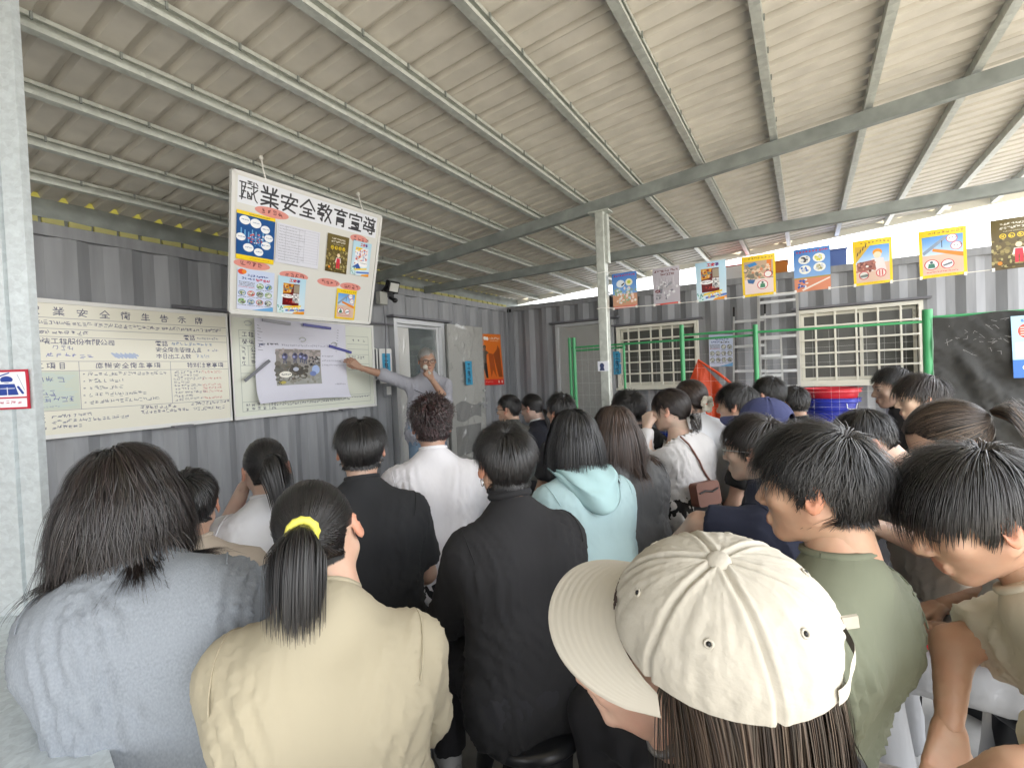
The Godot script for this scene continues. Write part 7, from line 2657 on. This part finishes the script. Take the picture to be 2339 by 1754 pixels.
	b = B.new()
	b.rbox(Vector3(3.86, 0.93, 4.14), Vector3(0.075, 0.155, 0.009), 0.003, Basis(Vector3(0, 0, 1), -1.05).rotated(Vector3.UP, 0.6))
	tag(obj("phone", b, mk(0.45, 0.45, 0.46, 0.25)), "silver phone held over the lap behind the olive t-shirt", "phone")
	t = person({"label": "person with thick dark brown hair in a black jacket by the shade net", "who": "brown haired listener by the net", "lod": 1, "cell": 0.018, "head": Vector3(4.243, 1.218, 2.857), "look": Vector3(2.4, 1.0, 3.05), "face": Vector3(-0.9, 0, 0.1), "seat": 0.42, "shirt": Color(0.012, 0.012, 0.013), "sleeve": "long", "collar": "stand", "garment": "jacket", "sd": 89.0, "skin": Color(0.66, 0.45, 0.33),
		"hair": {"col": Color(0.014, 0.010, 0.009), "col2": Color(0.06, 0.042, 0.034), "flow": "crown", "lf": 0.11, "lt": 0.12, "ls": 0.06, "lb": 0.07, "vol": 0.03, "mess": 0.3, "seed": 35, "sweep": 0.2}})
	t = person({"label": "short haired person behind the brown haired listener by the barred window", "who": "short haired listener by the window", "lod": 1, "cell": 0.02, "head": Vector3(4.184, 1.251, 2.423), "look": Vector3(2.0, 0.95, 2.9), "face": Vector3(-0.9, 0, 0.1), "seat": 0.44, "shirt": Color(0.03, 0.03, 0.034), "sd": 97.0, "skin": Color(0.45, 0.30, 0.23), "hair": {"col": blk, "col2": blk2, "flow": "forward", "lf": 0.06, "lt": 0.07, "ls": 0.025, "lb": 0.03, "vol": 0.02, "seed": 36}})
	t = person({"label": "person in a beige t-shirt hidden in front of the grey t-shirt listener", "who": "hidden beige t-shirt listener", "lod": 2, "head": Vector3(1.90, 1.02, 5.25), "look": Vector3(0.1, 0.8, 4.2), "seat": 0.34, "lean": 0.0, "shirt": Color(0.55, 0.47, 0.38), "sd": 101.0, "sw": 0.19, "hair": {"col": blk, "col2": blk2, "flow": "crown", "lf": 0.07, "lt": 0.08, "ls": 0.04, "lb": 0.05, "vol": 0.018, "seed": 37}})

# a baseball cap in head space
func cap_on(t: Node3D, called: String, label: String, m: StandardMaterial3D, full: bool):
	var f: Dictionary = frame_of[t]
	var c := thing(called, label, "cap", t.position + f.H)
	m.heightmap_enabled = true
	fabric(Color.WHITE)
	m.heightmap_texture = fabrics.tex
	m.heightmap_scale = 0.10
	m.uv1_triplanar = true
	m.uv1_scale = Vector3(9, 9, 9)
	var hb: Basis = f.hb * Basis(Vector3.RIGHT, -0.12)
	var ctr := Vector3(0, 0.042, -0.010)
	var rad := Vector3(0.094, 0.098, 0.111)
	var nz := FastNoiseLite.new()
	nz.seed = 9
	nz.frequency = 1.0
	nz.fractal_type = FastNoiseLite.FRACTAL_RIDGED
	nz.fractal_octaves = 3
	var na := 180 if full else 72
	var ne := 56 if full else 22
	var rows := []
	var inner := []
	for j in ne + 1:
		var row: Array[Vector3] = []
		var row2: Array[Vector3] = []
		for i in na + 1:
			var a := TAU * i / na                        # 0 = front
			var da := absf(wrapf(a - PI, -PI, PI))
			var rim := 0.02 + 0.42 * sqrt(maxf(0.0, 1.0 - pow(da / 0.42, 2.0))) if da < 0.42 else 0.02
			rim += 0.05 * cos(a)
			var e := lerpf(rim, PI * 0.5, float(j) / ne)
			var d := Vector3(sin(a) * cos(e), sin(e), cos(a) * cos(e))
			var seam := absf(wrapf(a, 0.0, PI / 3.0) - PI / 6.0)
			var ds := (PI / 6.0 - absf(seam)) if false else absf(fposmod(a + PI / 6.0, PI / 3.0) - PI / 6.0)
			var arc := ds * cos(e)
			var g := exp(-pow(arc / 0.022, 2.0))
			var rr := 1.0 - 0.020 * g + 0.016 * exp(-pow((arc - 0.05) / 0.03, 2.0)) + 0.012 * (1.0 - g)
			if full:
				rr += 0.028 * (nz.get_noise_3d(sin(a) * 3.0, e * 0.9, cos(a) * 3.0) - 0.2) * sm(0.0, 0.25, e) * cos(e)
				rr += 0.006 * nz.get_noise_3d(d.x * 4.0, d.y * 3.0, d.z * 4.0)
			rr -= 0.06 * sm(0.9, 1.57, e) * 0.5
			row.append(hb * (ctr + d * rad * rr))
			row2.append(hb * (ctr + d * rad * (rr - 0.022)))
		rows.append(row)
		inner.append(row2)
	var b := B.new()
	b.sheet(rows)
	b.sheet(inner, true)
	b.sheet([inner[0], rows[0]])
	obj("crown", b, m, c)
	# brim
	var top := []
	var bot := []
	for j in 33:
		var v := j / 32.0
		var r1: Array[Vector3] = []
		var r2: Array[Vector3] = []
		for i in 41:
			var u := lerpf(-1.0, 1.0, i / 40.0)
			var a := u * 1.12
			var out := 0.084 * pow(maxf(0.0, 1.0 - pow(absf(u), 3.2)), 0.55) * v
			var p := ctr + Vector3(sin(a), 0.02 + 0.05 * cos(a), cos(a)) * rad * Vector3(1.01, 1.0, 1.01)
			p += Vector3(sin(a) * 0.35, 0, 1.0).normalized() * out
			p.y -= 0.020 * u * u * v + 0.014 * v + 0.016 * u * u
			p.y += 0.0005 * sin(v * 60.0)
			r1.append(hb * (p + Vector3(0, 0.002, 0)))
			r2.append(hb * (p - Vector3(0, 0.0025, 0)))
		top.append(r1)
		bot.append(r2)
	b = B.new()
	b.sheet(top, true)
	b.sheet(bot)
	b.sheet([top[32], bot[32]], true)
	var bm: StandardMaterial3D = m.duplicate()
	bm.heightmap_scale = 0.02
	obj("brim", b, bm, c)
	b = B.new()
	b.ball(hb * (ctr + Vector3(0, rad.y * 0.972, 0)), Vector3(0.012, 0.006, 0.012), hb, 16, 8)
	var bt := obj("button", b, m, c)
	if not full:
		return
	for k in 6:
		b = B.new()
		var a := TAU * (k + 0.5) / 6.0
		var e := 0.72
		var d := Vector3(sin(a) * cos(e), sin(e), cos(a) * cos(e))
		var p := ctr + d * rad * 1.022
		var n := (d / rad).normalized()
		var x := n.cross(Vector3.UP).normalized()
		var y := n.cross(x)
		var pts := PackedVector3Array()
		var rd := PackedFloat32Array()
		for q in 13:
			var w := TAU * q / 12.0
			pts.append(hb * (p + (x * cos(w) + y * sin(w)) * 0.0036))
			rd.append(0.0013)
		b.tube(pts, rd, 6, false)
		var ey := obj("eyelet", b, m, c)
		b = B.new()
		b.ball(hb * p, Vector3(0.0022, 0.0022, 0.0022))
		obj("hole", b, M.black, ey)
	# strap across the opening at the back
	b = B.new()
	var st := []
	for j in 3:
		var row: Array[Vector3] = []
		for i in 21:
			var a := PI + lerpf(-0.5, 0.62, i / 20.0)
			var e := lerpf(-0.02, 0.17, j / 2.0)
			row.append(hb * (ctr + Vector3(sin(a) * cos(e), sin(e), cos(a) * cos(e)) * rad * (1.035 + 0.012 * sin(i * 0.8))))
		st.append(row)
	b.sheet(st)
	var e0: Vector3 = hb * (ctr + Vector3(sin(PI + 0.4), 0.05, cos(PI + 0.4)) * rad * 1.04)
	b.bar(e0, e0 + hb * Vector3(-0.006, 0.002, -0.014), 0.016, 0.003, hb.x)
	obj("strap", b, m, c)
	# brown lettering at the foot of the front panels
	var word := "East"
	for k in word.length():
		var tm := TextMesh.new()
		var fo := SystemFont.new()
		fo.font_names = PackedStringArray(["Droid Sans"])
		fo.font_weight = 700
		tm.font = fo
		tm.text = word[k]
		tm.font_size = 16
		tm.pixel_size = 0.0011
		tm.depth = 0.0012
		var a := 0.30 - k * 0.13
		var e := 0.30
		var d := Vector3(sin(a) * cos(e), sin(e), cos(a) * cos(e))
		var n := hb * (d / rad).normalized()
		var o := obj("letter", tm, mk(0.05, 0.03, 0.025, 0.8), c, hb * (ctr + d * rad * 1.034))
		var y := (hb.y - n * hb.y.dot(n)).normalized()
		o.basis = Basis(y.cross(n), y, n)

func shirt_drawing(t: Node3D):
	# a thin dark outline drawing printed on the back of the white t-shirt
	var f: Dictionary = frame_of[t]
	var b := B.new()
	var pts := PackedVector3Array()
	var rd := PackedFloat32Array()
	var ctr: Vector3 = f.C + f.bk * 0.135 - f.sv * 0.03 - f.tv * 0.05
	for k in 41:
		var a := TAU * k / 40.0
		var r := 0.035 + 0.012 * sin(a * 3.0) + 0.006 * cos(a * 5.0)
		pts.append(ctr + f.sv * cos(a) * r + f.tv * sin(a) * r * 1.1)
		rd.append(0.0015)
	b.tube(pts, rd, 4, false)
	obj("printed_outline", b, M.black, t)

func check_cloth(t: Node3D):
	var p := P.new(128, 128, Color(0.82, 0.83, 0.86))
	for k in 4:
		p.rect(k * 32, 0, 12, 128, Color(0.35, 0.37, 0.42))
		p.rect(0, k * 32, 128, 12, Color(0.35, 0.37, 0.42))
	for k in 4:
		for q in 4:
			p.rect(k * 32, q * 32, 12, 12, Color(0.08, 0.08, 0.1))
	var m := p.mat(0.9)
	m.texture_repeat = true
	m.uv1_triplanar = true
	m.uv1_scale = Vector3(9, 9, 9)
	for c in t.get_children():
		if String(c.name).begins_with("shirt"):
			c.material_override = m

func bag_for(t: Node3D):
	var f: Dictionary = frame_of[t]
	var g := thing("shoulder_bag", "small brown shoulder bag hanging on the back of the off-shoulder top", "bag", t.position + f.hp)
	var at: Vector3 = f.bk * 0.165 + f.tv * 0.075 + f.sv * 0.05
	var m := mk(0.19, 0.075, 0.05, 0.55)
	var b := B.new()
	b.rbox(at, Vector3(0.17, 0.12, 0.05), 0.02, Basis(f.sv, f.tv, f.sv.cross(f.tv)))
	obj("pouch", b, m, g)
	b = B.new()
	var z: Vector3 = f.sv.cross(f.tv)
	if z.dot(f.bk) < 0.0:
		z = -z
	b.tube(PackedVector3Array([at + f.sv * 0.07 + f.tv * 0.01 + z * 0.028, at + f.sv * 0.03 + f.tv * 0.018 + z * 0.03, at - f.sv * 0.02 + f.tv * 0.008 + z * 0.03, at - f.sv * 0.07 + f.tv * 0.02 + z * 0.028]), PackedFloat32Array([0.004, 0.005, 0.005, 0.004]), 6)
	obj("flap_edge", b, M.black, g)
	b = B.new()
	var sp := PackedVector3Array()
	var sr := PackedFloat32Array()
	for k in 13:
		var c := k / 12.0
		var x := lerpf(-0.07, 0.10, c)
		var y := 0.10 + 0.28 * c
		var far := -1.0
		for p in f.sn[0]:
			var q: Vector3 = p - f.hp
			if absf(q.dot(f.sv) - x) < 0.022 and absf(q.dot(f.tv) - y) < 0.022:
				far = maxf(far, q.dot(f.bk))
		if far > -0.9:
			sp.append(f.sv * x + f.tv * y + f.bk * (far + 0.004))
			sr.append(0.005)
	b.tube(sp, sr, 6)
	obj("strap", b, m, g)

func chest_letter(t: Node3D, text: String, across: float, height: float):
	var f: Dictionary = frame_of[t]
	var dv: Vector3 = (-f.bk * (1.0 - across) + f.sv * across).normalized()
	var best := -1.0
	var at := Vector3.ZERO
	for p in f.sn[0]:
		var q: Vector3 = p - f.hp
		if absf(q.dot(f.tv) / f.ln - height) < 0.025 and absf(q.dot(f.sv)) < 0.15 and q.dot(dv) > best:
			best = q.dot(dv)
			at = p
	var tm := TextMesh.new()
	var fo := SystemFont.new()
	fo.font_names = PackedStringArray(["Droid Sans"])
	fo.font_weight = 700
	tm.font = fo
	tm.text = text
	tm.font_size = 16
	tm.pixel_size = 0.0048
	tm.depth = 0.002
	var o := obj("printed_letter", tm, mk(0.09, 0.015, 0.015, 0.8), t, at + dv * 0.004)
	var y: Vector3 = f.tv.slide(dv).normalized()
	o.basis = Basis(y.cross(dv), y, dv)
